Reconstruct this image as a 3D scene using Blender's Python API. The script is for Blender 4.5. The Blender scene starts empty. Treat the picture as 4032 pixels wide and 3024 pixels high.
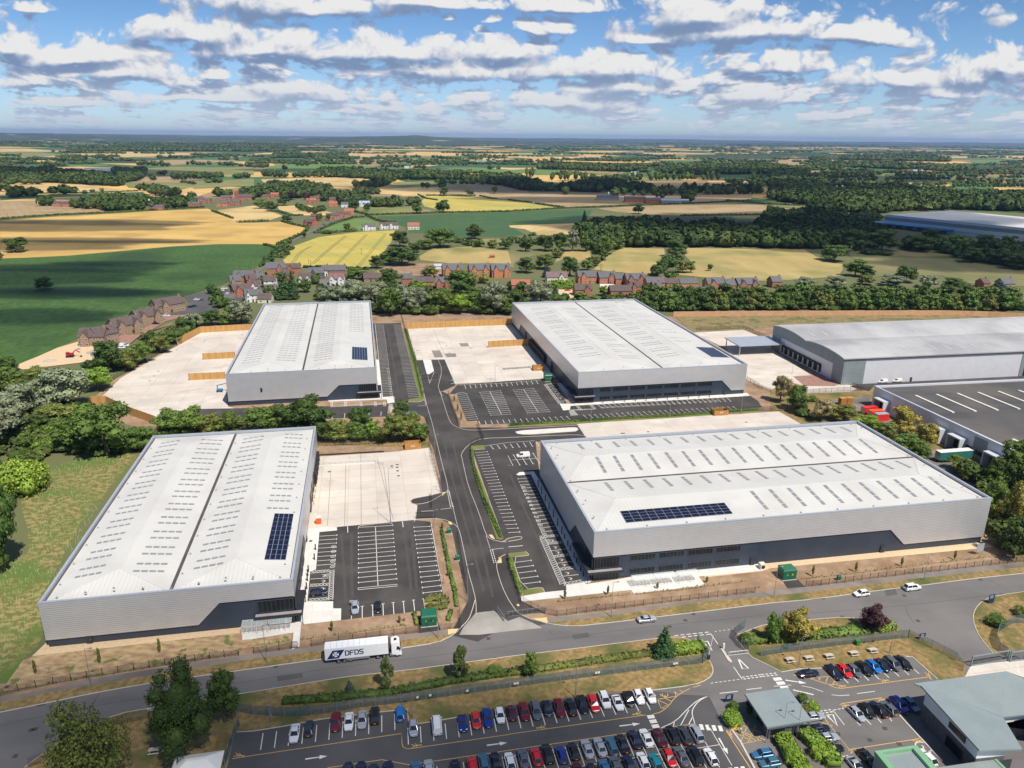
import bpy,math,random
import numpy as np
from mathutils import Vector,Matrix
R=math.radians
random.seed(7);rng=np.random.default_rng(11)
S=bpy.context.scene
COL=S.collection
# ---------- camera
FP,PIT,ROL,H=2975.88,0.315996,-0.0102534,110.0
_f=np.array([0,math.cos(PIT),-math.sin(PIT)]);_r0=np.array([1,0,0.]);_d0=np.cross(_f,_r0)
_r=math.cos(ROL)*_r0+math.sin(ROL)*_d0;_d=-math.sin(ROL)*_r0+math.cos(ROL)*_d0
cd=bpy.data.cameras.new('camera');cam=bpy.data.objects.new('camera',cd);COL.objects.link(cam)
cd.sensor_width=36;cd.lens=FP/4032*36;cd.clip_start=1;cd.clip_end=90000
Mx=Matrix.Identity(4)
for i in range(3):
 Mx[i][0]=_r[i];Mx[i][1]=-_d[i];Mx[i][2]=-_f[i]
Mx[2][3]=H
cam.matrix_world=Mx
S.camera=cam
# ---------- exposure, sun, sky
S.view_settings.view_transform='Standard';S.view_settings.look='None'
S.view_settings.exposure=0.3;S.view_settings.gamma=1
ELEV,SHAZ=R(57.5),R(-37)
_sd=Vector((math.sin(SHAZ)*math.cos(ELEV),math.cos(SHAZ)*math.cos(ELEV),-math.sin(ELEV)))
sl=bpy.data.lights.new('sun','SUN');sl.energy=4.7;sl.angle=R(0.5);sl.color=(1,.93,.82)
so=bpy.data.objects.new('sun',sl);COL.objects.link(so);so.rotation_euler=_sd.to_track_quat('-Z','Y').to_euler()
W=bpy.data.worlds.new('World');S.world=W;W.use_nodes=True
def ndir(x,y):
 v=(x-2016)*_r+(y-1512)*_d+FP*_f
 return v[0]/v[1],v[2]/v[1]
def build_world():
 nt=W.node_tree;N=nt.nodes;L=nt.links
 for n in list(N):N.remove(n)
 def mk(tree,t,**k):
  n=tree.nodes.new(t)
  for a,b in k.items():setattr(n,a,b)
  return n
 def math_(tree,op,a,b=None,c=None,clamp=False):
  n=mk(tree,'ShaderNodeMath',operation=op,use_clamp=clamp)
  for i,v in enumerate((a,b,c)):
   if v is None:continue
   if isinstance(v,(int,float)):n.inputs[i].default_value=v
   else:tree.links.new(v,n.inputs[i])
  return n.outputs[0]
 def vm(tree,op,a,b=None):
  n=mk(tree,'ShaderNodeVectorMath',operation=op)
  for i,v in enumerate((a,b)):
   if v is None:continue
   if isinstance(v,tuple):n.inputs[i].default_value=v
   else:tree.links.new(v,n.inputs[i])
  return n.outputs['Value']if op=='LENGTH' else n.outputs[0]
 def ramp(tree,v,a,b,c,d,smooth=True):
  n=mk(tree,'ShaderNodeMapRange',interpolation_type='SMOOTHSTEP' if smooth else 'LINEAR')
  tree.links.new(v,n.inputs['Value'])
  for k,x in zip(('From Min','From Max','To Min','To Max'),(a,b,c,d)):n.inputs[k].default_value=x
  return n.outputs['Result']
 g=bpy.data.node_groups.new('cloud_field','ShaderNodeTree')
 g.interface.new_socket('P',in_out='INPUT',socket_type='NodeSocketVector')
 g.interface.new_socket('D',in_out='OUTPUT',socket_type='NodeSocketFloat')
 g.interface.new_socket('B',in_out='OUTPUT',socket_type='NodeSocketFloat')
 gi=g.nodes.new('NodeGroupInput');go=g.nodes.new('NodeGroupOutput');P=gi.outputs[0]
 banks=CLOUDS
 acc=None
 n1=mk(g,'ShaderNodeTexNoise',noise_dimensions='3D');n1.inputs['Scale'].default_value=9;n1.inputs['Detail'].default_value=3
 n1.inputs['Roughness'].default_value=.5
 g.links.new(vm(g,'MULTIPLY',P,(1,2.2,1)),n1.inputs['Vector'])
 warp=vm(g,'MULTIPLY',vm(g,'SUBTRACT',n1.outputs['Color'],(.5,.5,.5)),(.07,.03,0))
 Q=vm(g,'ADD',P,warp)
 for(cx,by,ty,hw)in banks:
  u,v0=ndir(cx,by);_,v1=ndir(cx,ty);hw=hw/FP
  b=(v1-v0)/1.35
  rel=vm(g,'MULTIPLY',vm(g,'SUBTRACT',Q,(u,v0+b*.35,0)),(1/hw,1/b,0))
  ln=vm(g,'LENGTH',vm(g,'MAXIMUM',rel,vm(g,'MULTIPLY',rel,(-1,-2.6,0))))
  acc=ln if acc is None else math_(g,'SMOOTH_MIN',acc,ln,.15)
 big=math_(g,'SUBTRACT',1.0,acc)
 sp=mk(g,'ShaderNodeSeparateXYZ');g.links.new(P,sp.inputs[0])
 vv=math_(g,'ADD',math_(g,'MAXIMUM',sp.outputs[1],0.0),0.035)
 cb=mk(g,'ShaderNodeCombineXYZ')
 g.links.new(math_(g,'DIVIDE',sp.outputs[0],math_(g,'POWER',vv,.55)),cb.inputs[0])
 g.links.new(math_(g,'DIVIDE',1.0,vv),cb.inputs[1])
 n3=mk(g,'ShaderNodeTexNoise');n3.inputs['Scale'].default_value=1.0;n3.inputs['Detail'].default_value=5;n3.inputs['Roughness'].default_value=.6
 g.links.new(vm(g,'MULTIPLY',cb.outputs[0],(4.2,.42,1)),n3.inputs['Vector'])
 row=math_(g,'MULTIPLY',math_(g,'SUBTRACT',n3.outputs[0],.40),3.0)
 row=math_(g,'MULTIPLY',row,ramp(g,sp.outputs[1],.135,.075,0,1))
 row=math_(g,'SUBTRACT',row,.05)
 big=math_(g,'MAXIMUM',big,row)
 n2=mk(g,'ShaderNodeTexNoise');n2.inputs['Scale'].default_value=17;n2.inputs['Detail'].default_value=9
 n2.inputs['Roughness'].default_value=.52
 g.links.new(vm(g,'MULTIPLY',Q,(1,1.45,1)),n2.inputs['Vector'])
 vo=mk(g,'ShaderNodeTexVoronoi',feature='SMOOTH_F1');vo.inputs['Scale'].default_value=24;vo.inputs['Detail'].default_value=3;vo.inputs['Roughness'].default_value=.6;vo.inputs['Smoothness'].default_value=.25
 g.links.new(vm(g,'MULTIPLY',Q,(1,1.15,1)),vo.inputs['Vector'])
 det=math_(g,'ADD',math_(g,'MULTIPLY',math_(g,'SUBTRACT',n2.outputs[0],.5),.55),math_(g,'MULTIPLY',math_(g,'SUBTRACT',.99,vo.outputs['Distance']),1.0))
 g.links.new(math_(g,'ADD',big,det),go.inputs[0])
 g.links.new(big,go.inputs[1])
 tc=mk(nt,'ShaderNodeTexCoord')
 s=mk(nt,'ShaderNodeSeparateXYZ');L.new(tc.outputs['Generated'],s.inputs[0])
 yy=math_(nt,'MAXIMUM',math_(nt,'ABSOLUTE',s.outputs[1]),.12)
 cb=mk(nt,'ShaderNodeCombineXYZ')
 L.new(math_(nt,'DIVIDE',s.outputs[0],yy),cb.inputs[0]);vz=math_(nt,'DIVIDE',s.outputs[2],yy);L.new(vz,cb.inputs[1])
 p0=cb.outputs[0]
 def fld(off):
  q=mk(nt,'ShaderNodeGroup');q.node_tree=g
  L.new(vm(nt,'ADD',p0,off)if off else p0,q.inputs[0]);return q.outputs
 (d0,B0),(d1,B1)=fld(None),fld((.004,.011,0))
 cov=ramp(nt,d0,-.13,.30,0,1)
 lit=math_(nt,'ADD',math_(nt,'MULTIPLY',math_(nt,'SUBTRACT',d0,d1),1.25),math_(nt,'MULTIPLY',math_(nt,'SUBTRACT',B0,B1),2.2))
 lit=math_(nt,'SUBTRACT',lit,math_(nt,'MULTIPLY',d1,.34))
 cr=mk(nt,'ShaderNodeValToRGB');L.new(ramp(nt,lit,-1.25,.95,0,1),cr.inputs[0])
 e=cr.color_ramp.elements;e[0].position=0;e[0].color=(.24,.34,.54,1);e[1].position=1;e[1].color=(.97,.97,.96,1)  # cloud shading put into the sky colour: blue-grey bases, near-white tops
 m=e.new(.38);m.color=(.38,.48,.67,1);m=e.new(.70);m.color=(.64,.69,.80,1)
 sky=mk(nt,'ShaderNodeTexSky',sky_type='NISHITA',sun_disc=False,sun_elevation=ELEV,sun_rotation=math.pi-(-SHAZ)if False else(SHAZ+math.pi))
 sky.altitude=100;sky.air_density=1.0;sky.dust_density=.3;sky.ozone_density=1.6
 tint=mk(nt,'ShaderNodeMix',data_type='RGBA',blend_type='MULTIPLY');tint.inputs[0].default_value=1
 L.new(sky.outputs[0],tint.inputs[6]);
 tr=mk(nt,'ShaderNodeValToRGB');L.new(ramp(nt,vz,0,.22,0,1,False),tr.inputs[0]);te=tr.color_ramp.elements
 te[0].color=SKYLOW;te[1].color=SKYTINT;L.new(tr.outputs[0],tint.inputs[7])
 b1=mk(nt,'ShaderNodeBackground');L.new(tint.outputs[2],b1.inputs[0]);b1.inputs[1].default_value=SKYSTR
 hz=mk(nt,'ShaderNodeMix',data_type='RGBA');L.new(ramp(nt,vz,0,.085,.8,0),hz.inputs[0])
 L.new(cr.outputs[0],hz.inputs[6]);hz.inputs[7].default_value=(.66,.75,.88,1)
 b2=mk(nt,'ShaderNodeBackground');L.new(hz.outputs[2],b2.inputs[0]);b2.inputs[1].default_value=CLOUDSTR
 mx=mk(nt,'ShaderNodeMixShader');L.new(math_(nt,'MULTIPLY',cov,ramp(nt,vz,-.01,.02,.2,1)),mx.inputs[0])
 L.new(b1.outputs[0],mx.inputs[1]);L.new(b2.outputs[0],mx.inputs[2])
 W.cycles.sampling_method='NONE'
 o=mk(nt,'ShaderNodeOutputWorld');L.new(mx.outputs[0],o.inputs[0])
SKYLOW=(.80,1.03,1.50,1)
SKYSTR,CLOUDSTR,SKYTINT=.080,.70,(.42,.64,.88,1)
CLOUDS=[(1100,245,60,560),(1500,262,85,640),(1850,345,150,520),(1960,250,130,300),(2330,330,160,520),(2420,400,230,330),(760,180,30,340),(1250,70,-90,560),(1700,30,-70,420),(2250,45,-40,300),(2900,180,10,560),(2750,120,-60,420),(3360,180,75,280),(2560,170,90,150),(2090,140,60,90),(2190,130,50,120),(300,270,130,420),(60,230,110,200),(430,325,205,520),(100,350,230,360),(870,300,240,125),(1130,385,300,320),(1000,400,330,520),(3050,300,190,300),(3500,370,210,330),(3850,375,150,380),(3950,330,120,260),(3700,400,300,500),(2950,420,300,260),(150,38,-20,110),(300,420,360,480),(1500,430,395,300),(2200,440,330,420),(700,395,340,400),(1780,80,15,45),(1930,110,30,40)]
build_world()
# ---------- placing things on the ground
SP={'E1':(1350,2700,600/2212),'E2':(1900,2700,600/2212),'E3':(2400,2650,600/2212),'E4':(2900,2650,600/2212),'E5':(3432,2550,600/2100),'E6':(1900,1150,500/2212),'E7':(3300,1500,732/2208),'S':(0,0,1)}
for c_,x_ in zip('ABCD',(0,1000,2000,3032)):
 for r_,y_ in enumerate((500,1100,1650,2274)):SP[c_+str(r_)]=(x_,y_,1000/2212)
def pxs(t,x,y):o=SP[t];return o[0]+x*o[2],o[1]+y*o[2]
def ray(X,Y):return(X-2016)*_r+(Y-1512)*_d+FP*_f
def G(t,x,y,h=0.0):
 v=ray(*pxs(t,x,y));k=(h-H)/v[2];return Vector((v[0]*k,v[1]*k,h))
def parse(s,h=0.0):
 out=[];t='S'
 for w in s.split():
  if ',' in w:
   x,y=w.split(',');out.append(G(t,float(x),float(y),h))
  else:t=w
 return out
def htop(P,X,Y):
 """height of the point above ground point P that the photograph shows at pixel row Y"""
 lo,hi=0.0,90.0
 for _ in range(30):
  m=(lo+hi)/2;v=np.array([P[0],P[1],m-H]);yy=1512+FP*(v@_d)/(v@_f)
  if yy>Y:lo=m
  else:hi=m
 return lo
def depth(P):return float(np.array([P[0],P[1],(P[2]if len(P)>2 else 0)-H])@_f)
# ---------- objects
def tag(o,label=None,cat=None,group=None,kind=None):
 if label:o['label']=label
 if cat:o['category']=cat
 if group:o['group']=group
 if kind:o['kind']=kind
 return o
def empty(name,loc=(0,0,0),rz=0,label=None,cat=None,group=None):
 o=bpy.data.objects.new(name,None);COL.objects.link(o);o.location=loc;o.rotation_euler=(0,0,rz);o.empty_display_size=.1
 return tag(o,label,cat,group)
def link(me,name,parent=None,m=None):
 o=bpy.data.objects.new(name,me);COL.objects.link(o)
 if parent is not None:o.parent=parent
 if m:me.materials.append(m)
 return o
KIDS={}
def copy_tree(o,parent=None):
 c=o.copy();COL.objects.link(c)
 if parent is not None:c.parent=parent
 for ch in list(o.children):copy_tree(ch,c)
 return c
def np_mesh(name,V,F):
 """V (n,3), F list of arrays with 3 or 4 columns"""
 me=bpy.data.meshes.new(name);V=np.asarray(V,np.float32)
 F=[np.asarray(f,np.int32)for f in F if len(f)]
 me.vertices.add(len(V));me.vertices.foreach_set('co',V.ravel())
 lt=np.concatenate([f.ravel()for f in F]);tot=np.concatenate([np.full(len(f),f.shape[1],np.int32)for f in F])
 me.loops.add(len(lt));me.loops.foreach_set('vertex_index',lt)
 me.polygons.add(len(tot));st=np.concatenate([[0],np.cumsum(tot)[:-1]]).astype(np.int32)
 me.polygons.foreach_set('loop_start',st);me.polygons.foreach_set('loop_total',tot)
 me.update(calc_edges=True);return me
class MB:
 def __init__(s):s.v=[];s.f=[]
 def add(s,vs,fs):
  n=len(s.v);s.v+=[tuple(v)for v in vs];s.f+=[tuple(n+i for i in f)for f in fs];return s
 def box(s,x0,x1,y0,y1,z0,z1):
  return s.add([(x0,y0,z0),(x1,y0,z0),(x1,y1,z0),(x0,y1,z0),(x0,y0,z1),(x1,y0,z1),(x1,y1,z1),(x0,y1,z1)],[(3,2,1,0),(4,5,6,7),(0,1,5,4),(1,2,6,5),(2,3,7,6),(3,0,4,7)])
 def prism(s,pts,z0,z1):
  n=len(pts)
  return s.add([(p[0],p[1],z0)for p in pts]+[(p[0],p[1],z1)for p in pts],[tuple(range(n-1,-1,-1)),tuple(range(n,2*n))]+[(i,(i+1)%n,n+(i+1)%n,n+i)for i in range(n)])
 def hull(s,a,b):
  """two loops of equal length joined and capped"""
  n=len(a)
  return s.add(list(a)+list(b),[tuple(range(n-1,-1,-1)),tuple(range(n,2*n))]+[(i,(i+1)%n,n+(i+1)%n,n+i)for i in range(n)])
 def loft(s,loops,cap=True):
  n=len(loops[0]);vs=[p for l in loops for p in l];fs=[]
  for k in range(len(loops)-1):
   for i in range(n):fs.append((k*n+i,k*n+(i+1)%n,(k+1)*n+(i+1)%n,(k+1)*n+i))
  if cap:fs+=[tuple(range(n-1,-1,-1)),tuple((len(loops)-1)*n+i for i in range(n))]
  return s.add(vs,fs)
 def bar(s,a,b,w,h=None):
  """rectangular bar between two points"""
  a=Vector(a);b=Vector(b);d=(b-a);h=h or w
  if d.length<1e-6:return s
  d.normalize();up=Vector((0,0,1))if abs(d.z)<.95 else Vector((0,1,0));x=d.cross(up).normalized()*w/2;y=x.cross(d).normalized()*h/2
  return s.hull([a-x-y,a+x-y,a+x+y,a-x+y],[b-x-y,b+x-y,b+x+y,b-x+y])
 def tube(s,a,b,r0,r1=None,n=8):
  a=Vector(a);b=Vector(b);d=(b-a).normalized();r1=r0 if r1 is None else r1
  up=Vector((0,0,1))if abs(d.z)<.95 else Vector((0,1,0));x=d.cross(up).normalized();y=d.cross(x)
  c=[(x*math.cos(2*math.pi*i/n)+y*math.sin(2*math.pi*i/n))for i in range(n)]
  return s.hull([a+q*r0 for q in c],[b+q*r1 for q in c])
 def build(s,name,m,parent=None,smooth=False,label=None):
  me=bpy.data.meshes.new(name);me.from_pydata([tuple(v)for v in s.v],[],s.f);me.update()
  if smooth:me.polygons.foreach_set('use_smooth',[True]*len(me.polygons))
  o=link(me,name,parent,m)
  if label:o['label']=label
  return o
def offset_path(P,off,closed=False):
 out=[];n=len(P)
 for i in range(n):
  a=P[i-1]if(i or closed)else P[i];b=P[(i+1)%n]if(i<n-1 or closed)else P[i]
  d=Vector((b[0]-a[0],b[1]-a[1]));d=d.normalized()if d.length else Vector((1,0));out.append(Vector((P[i][0]-d.y*off,P[i][1]+d.x*off,0)))
 return out
def ribbon(mb,P,w,z0,z1,off=0.0,closed=False):
 """strip of width w and rectangular section along a path"""
 A=offset_path(P,off-w/2,closed);B=offset_path(P,off+w/2,closed);n=len(P)
 for i in range(n if closed else n-1):
  j=(i+1)%n
  mb.hull([(*A[i][:2],z0),(*B[i][:2],z0),(*B[i][:2],z1),(*A[i][:2],z1)],[(*A[j][:2],z0),(*B[j][:2],z0),(*B[j][:2],z1),(*A[j][:2],z1)])
 return mb
def flat(mb,P,w,z,off=0.0):
 A=offset_path(P,off-w/2);B=offset_path(P,off+w/2)
 for i in range(len(P)-1):mb.add([(*A[i][:2],z),(*B[i][:2],z),(*B[i+1][:2],z),(*A[i+1][:2],z)],[(3,2,1,0)])
 return mb
def smoothp(P,it=2):
 for _ in range(it):
  Q=[P[0]]
  for a,b in zip(P[:-1],P[1:]):Q+=[a*.75+b*.25,a*.25+b*.75]
  Q.append(P[-1]);P=Q
 return P
def area(P):return sum(P[i-1][0]*P[i][1]-P[i][0]*P[i-1][1]for i in range(len(P)))/2
def tri_poly(P,z):
 from mathutils.geometry import tessellate_polygon
 t=tessellate_polygon([[Vector((p[0],p[1],0))for p in P]]);fs=[]
 for a,b,c in t:
  ar=(P[b][0]-P[a][0])*(P[c][1]-P[a][1])-(P[c][0]-P[a][0])*(P[b][1]-P[a][1]);fs.append((a,b,c)if ar>0 else(a,c,b))
 return[(p[0],p[1],z)for p in P],fs
 # ---------- materials
MATS={}
def nn(nt,t,**k):
 n=nt.nodes.new(t)
 for a,b in k.items():setattr(n,a,b)
 return n
def mat(name,col,col2=None,scale=1.0,rough=.7,metal=0.0,detail=4,stretch=(1,1,1),rot=0,col3=None,scale3=.05,bump=0.0,bscale=None,rand=0.0,coord='Object',lo=.35,hi=.65,fac3=(.45,.65),trans=0.0,spec=None,extra=None,world=False):
 """noise-mixed principled material; world=True uses world position"""
 if name in MATS:return MATS[name]
 m=bpy.data.materials.new(name);m.use_nodes=True;nt=m.node_tree;L=nt.links;b=nt.nodes['Principled BSDF']
 b.inputs['Roughness'].default_value=rough;b.inputs['Metallic'].default_value=metal
 if spec is not None:b.inputs['Specular IOR Level'].default_value=spec
 if world:src=nn(nt,'ShaderNodeNewGeometry').outputs['Position']
 else:src=nn(nt,'ShaderNodeTexCoord').outputs[coord]
 mp=nn(nt,'ShaderNodeMapping');L.new(src,mp.inputs[0]);mp.inputs['Scale'].default_value=stretch;mp.inputs['Rotation'].default_value=(0,0,rot)
 no=nn(nt,'ShaderNodeTexNoise');L.new(mp.outputs[0],no.inputs[0]);no.inputs['Scale'].default_value=scale;no.inputs['Detail'].default_value=detail
 mr=nn(nt,'ShaderNodeMapRange');L.new(no.outputs[0],mr.inputs[0]);mr.inputs[1].default_value=lo;mr.inputs[2].default_value=hi
 mx=nn(nt,'ShaderNodeMix',data_type='RGBA');L.new(mr.outputs[0],mx.inputs[0])
 c2=col2 or tuple(min(1,x*1.18)for x in col)
 mx.inputs[6].default_value=(*col,1);mx.inputs[7].default_value=(*c2,1);out=mx.outputs[2]
 if col3:
  n3=nn(nt,'ShaderNodeTexNoise');L.new(src,n3.inputs[0]);n3.inputs['Scale'].default_value=scale3;n3.inputs['Detail'].default_value=5
  m3=nn(nt,'ShaderNodeMapRange');L.new(n3.outputs[0],m3.inputs[0]);m3.inputs[1].default_value=fac3[0];m3.inputs[2].default_value=fac3[1]
  x3=nn(nt,'ShaderNodeMix',data_type='RGBA');L.new(m3.outputs[0],x3.inputs[0]);L.new(out,x3.inputs[6]);x3.inputs[7].default_value=(*col3,1);out=x3.outputs[2]
 if extra:out=extra(nt,src,out)
 if rand:
  oi=nn(nt,'ShaderNodeObjectInfo');hs=nn(nt,'ShaderNodeHueSaturation');L.new(out,hs.inputs['Color'])
  r1=nn(nt,'ShaderNodeMapRange');L.new(oi.outputs['Random'],r1.inputs[0]);r1.inputs[3].default_value=1-rand;r1.inputs[4].default_value=1+rand
  L.new(r1.outputs[0],hs.inputs['Value'])
  wn=nn(nt,'ShaderNodeTexWhiteNoise',noise_dimensions='1D');L.new(oi.outputs['Random'],wn.inputs['W'])
  r2=nn(nt,'ShaderNodeMapRange');L.new(wn.outputs[0],r2.inputs[0]);r2.inputs[3].default_value=.5-rand*.09;r2.inputs[4].default_value=.5+rand*.05;L.new(r2.outputs[0],hs.inputs['Hue'])
  out=hs.outputs[0]
 L.new(out,b.inputs['Base Color'])
 if bump:
  bn=nn(nt,'ShaderNodeTexNoise');L.new(src,bn.inputs[0]);bn.inputs['Scale'].default_value=bscale or scale*4;bn.inputs['Detail'].default_value=3
  bp=nn(nt,'ShaderNodeBump');bp.inputs['Strength'].default_value=1;bp.inputs['Distance'].default_value=bump;L.new(bn.outputs[0],bp.inputs['Height']);L.new(bp.outputs[0],b.inputs['Normal'])
 if trans:
  o=[n for n in nt.nodes if n.type=='OUTPUT_MATERIAL'][0];t=nn(nt,'ShaderNodeBsdfTransparent');ms=nn(nt,'ShaderNodeMixShader');ms.inputs[0].default_value=trans
  L.new(b.outputs[0],ms.inputs[1]);L.new(t.outputs[0],ms.inputs[2]);L.new(ms.outputs[0],o.inputs[0])
 MATS[name]=m;return m
def bands(axis,period,depth_,dark=.75,width=.25,rot=0):
 """sheet ribs or tile courses: darker narrow line every period metres plus relief"""
 def f(nt,src,out):
  L=nt.links
  if rot:
   mp=nn(nt,'ShaderNodeMapping');mp.inputs['Rotation'].default_value=(0,0,rot);L.new(src,mp.inputs[0]);src=mp.outputs[0]
  s=nn(nt,'ShaderNodeSeparateXYZ');L.new(src,s.inputs[0])
  q=nn(nt,'ShaderNodeMath',operation='DIVIDE');L.new(s.outputs[axis],q.inputs[0]);q.inputs[1].default_value=period
  fr=nn(nt,'ShaderNodeMath',operation='FRACT');L.new(q.outputs[0],fr.inputs[0])
  lt=nn(nt,'ShaderNodeMath',operation='LESS_THAN');L.new(fr.outputs[0],lt.inputs[0]);lt.inputs[1].default_value=width
  x=nn(nt,'ShaderNodeMix',data_type='RGBA',blend_type='MULTIPLY');L.new(lt.outputs[0],x.inputs[0]);L.new(out,x.inputs[6]);x.inputs[7].default_value=(dark,dark,dark,1)
  if depth_:
   pp=nn(nt,'ShaderNodeMath',operation='PINGPONG');L.new(q.outputs[0],pp.inputs[0]);pp.inputs[1].default_value=.5
   bp=nn(nt,'ShaderNodeBump');bp.inputs['Distance'].default_value=depth_;L.new(pp.outputs[0],bp.inputs['Height']);L.new(bp.outputs[0],nt.nodes['Principled BSDF'].inputs['Normal'])
  return x.outputs[2]
 return f
def joints(w,h,rot,mort=.05,dark=.72,off=0.0):
 """grid of expansion joints"""
 def f(nt,src,out):
  L=nt.links;mp=nn(nt,'ShaderNodeMapping');mp.inputs['Rotation'].default_value=(0,0,-rot);L.new(src,mp.inputs[0])
  bt=nn(nt,'ShaderNodeTexBrick',offset=off,squash=1.0);L.new(mp.outputs[0],bt.inputs['Vector']);bt.inputs['Scale'].default_value=1
  bt.inputs['Brick Width'].default_value=w;bt.inputs['Row Height'].default_value=h;bt.inputs['Mortar Size'].default_value=mort;bt.inputs['Mortar Smooth'].default_value=0
  bt.inputs['Color1'].default_value=(1,1,1,1);bt.inputs['Color2'].default_value=(.90,.90,.905,1);bt.inputs['Mortar'].default_value=(dark,dark,dark,1)
  x=nn(nt,'ShaderNodeMix',data_type='RGBA',blend_type='MULTIPLY');x.inputs[0].default_value=1;L.new(out,x.inputs[6]);L.new(bt.outputs[0],x.inputs[7]);return x.outputs[2]
 return f
A0=R(11.1)
# ---------- ground materials (world coordinates)
def fieldbase(nt,src,out):
 """far patchwork of fields: irregular cells with their own crop colour"""
 L=nt.links
 mp=nn(nt,'ShaderNodeMapping');mp.inputs['Scale'].default_value=(1/330,1/420,1);mp.inputs['Rotation'].default_value=(0,0,.35);L.new(src,mp.inputs[0])
 vo=nn(nt,'ShaderNodeTexVoronoi');L.new(mp.outputs[0],vo.inputs['Vector']);vo.inputs['Scale'].default_value=1;vo.inputs['Randomness'].default_value=.85
 sp=nn(nt,'ShaderNodeSeparateColor');L.new(vo.outputs['Color'],sp.inputs[0])
 cr=nn(nt,'ShaderNodeValToRGB');cr.color_ramp.interpolation='CONSTANT';L.new(sp.outputs[0],cr.inputs[0])
 e=cr.color_ramp.elements;e[0].position=0;e[0].color=(.045,.10,.03,1);e[1].position=.25;e[1].color=(.11,.15,.05,1)
 for p,c in((.36,(.60,.38,.12)),(.50,(.06,.14,.035)),(.62,(.30,.21,.10)),(.74,(.04,.075,.025)),(.84,(.58,.38,.15)),(.95,(.13,.17,.05))):
  q=e.new(p);q.color=(*c,1)
 x=nn(nt,'ShaderNodeMix',data_type='RGBA',blend_type='MULTIPLY');x.inputs[0].default_value=.5;L.new(cr.outputs[0],x.inputs[6]);L.new(out,x.inputs[7]);
 s=nn(nt,'ShaderNodeVectorMath',operation='LENGTH');L.new(src,s.inputs[0])
 r=nn(nt,'ShaderNodeMapRange');L.new(s.outputs['Value'],r.inputs[0]);r.inputs[1].default_value=1500;r.inputs[2].default_value=1501
 y=nn(nt,'ShaderNodeMix',data_type='RGBA');L.new(r.outputs[0],y.inputs[0]);y.inputs[6].default_value=(.12,.13,.05,1);L.new(x.outputs[2],y.inputs[7])
 z=nn(nt,'ShaderNodeMix',data_type='RGBA',blend_type='MULTIPLY');z.inputs[0].default_value=.6;L.new(y.outputs[2],z.inputs[6]);L.new(out,z.inputs[7]);return z.outputs[2]
def rows(rot,period=3.0,dark=.85,width=.3,tram=0):
 def f(nt,src,out):
  o=bands(0,period,0,dark,width,rot)(nt,src,out)
  return bands(0,tram,0,.72,.035,rot)(nt,src,o)if tram else o
 return f
g_base=mat('open_country',(.8,.8,.8),(1.1,1.1,1.05),.01,extra=fieldbase,rough=.95)
g_gold=mat('ripe_wheat',(.50,.325,.085),(.62,.41,.12),.006,stretch=(1,3,1),rough=.9,detail=8,col3=(.42,.27,.08),scale3=.02,extra=rows(R(72),9,.93,.4),bump=.15,bscale=.4)
g_gold2=mat('pale_wheat',(.52,.37,.15),(.62,.45,.2),.01,rough=.9,detail=8,col3=(.40,.29,.12),scale3=.015,extra=rows(R(20),14,.93,.4))
g_tan=mat('stubble_field',(.33,.235,.12),(.41,.30,.16),.01,rough=.9,detail=8,col3=(.28,.20,.09),scale3=.02,extra=rows(R(-35),11,.94,.4))
g_crop=mat('green_crop',(.030,.080,.010),(.066,.140,.020),.35,stretch=(1,.4,1),rough=.85,detail=6,col3=(.022,.060,.008),scale3=.012,extra=rows(R(66),4.5,.86,.4),bump=.5,bscale=.25)
g_crop2=mat('maize_crop',(.040,.098,.026),(.058,.122,.034),.05,rough=.85,detail=6,col3=(.04,.10,.03),scale3=.01,extra=rows(R(85),9,.9,.4))
g_rape=mat('barley_yellow_green',(.42,.34,.065),(.50,.41,.09),.03,rough=.9,detail=8,col3=(.36,.33,.08),scale3=.012,extra=rows(R(-28),4,.95,.4,tram=24),bump=.2,bscale=.5)
g_past=mat('pasture',(.13,.165,.04),(.20,.21,.06),.03,rough=.9,detail=8,col3=(.26,.22,.09),scale3=.011)
g_green=mat('bright_meadow',(.10,.18,.035),(.13,.21,.05),.02,rough=.9,detail=6)
g_hay=mat('mown_hay_field',(.36,.27,.095),(.44,.34,.13),.04,stretch=(1,.25,1),rot=.4,rough=.9,detail=8,col3=(.17,.19,.05),scale3=.012,fac3=(.48,.68),extra=rows(R(-70),8,.9,.4))
g_olive=mat('olive_grassland',(.17,.16,.06),(.24,.21,.085),.04,stretch=(1,.3,1),rot=-.5,rough=.9,detail=8,col3=(.12,.14,.045),scale3=.012,extra=rows(R(60),7,.92,.4))
g_soil=mat('bare_soil',(.27,.17,.105),(.36,.25,.16),.5,rough=.95,detail=9,col3=(.22,.14,.085),scale3=.12,bump=.05,bscale=2)
g_straw=mat('straw_mulch_soil',(.46,.34,.17),(.28,.17,.10),.4,stretch=(1,2,1),rot=.2,rough=.95,detail=9,col3=(.13,.15,.04),scale3=.3,fac3=(.57,.64),bump=.06,bscale=1.5)
g_bank=mat('dry_scrub_bank',(.27,.205,.095),(.17,.14,.055),.35,rough=.95,detail=9,col3=(.11,.115,.04),scale3=.12,fac3=(.5,.62),bump=.3,bscale=.8)
g_slope=mat('patchy_sown_slope',(.12,.13,.034),(.28,.215,.085),.55,stretch=(1,1.3,1),rot=-.2,rough=.95,detail=9,col3=(.095,.145,.026),scale3=.06,fac3=(.47,.60),lo=.46,hi=.58,bump=.25,bscale=.8)
g_dry=mat('parched_grass',(.17,.115,.042),(.31,.215,.085),.9,rough=.95,detail=8,col3=(.085,.10,.025),scale3=.10,fac3=(.47,.66),bump=.04,bscale=2)
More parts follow.
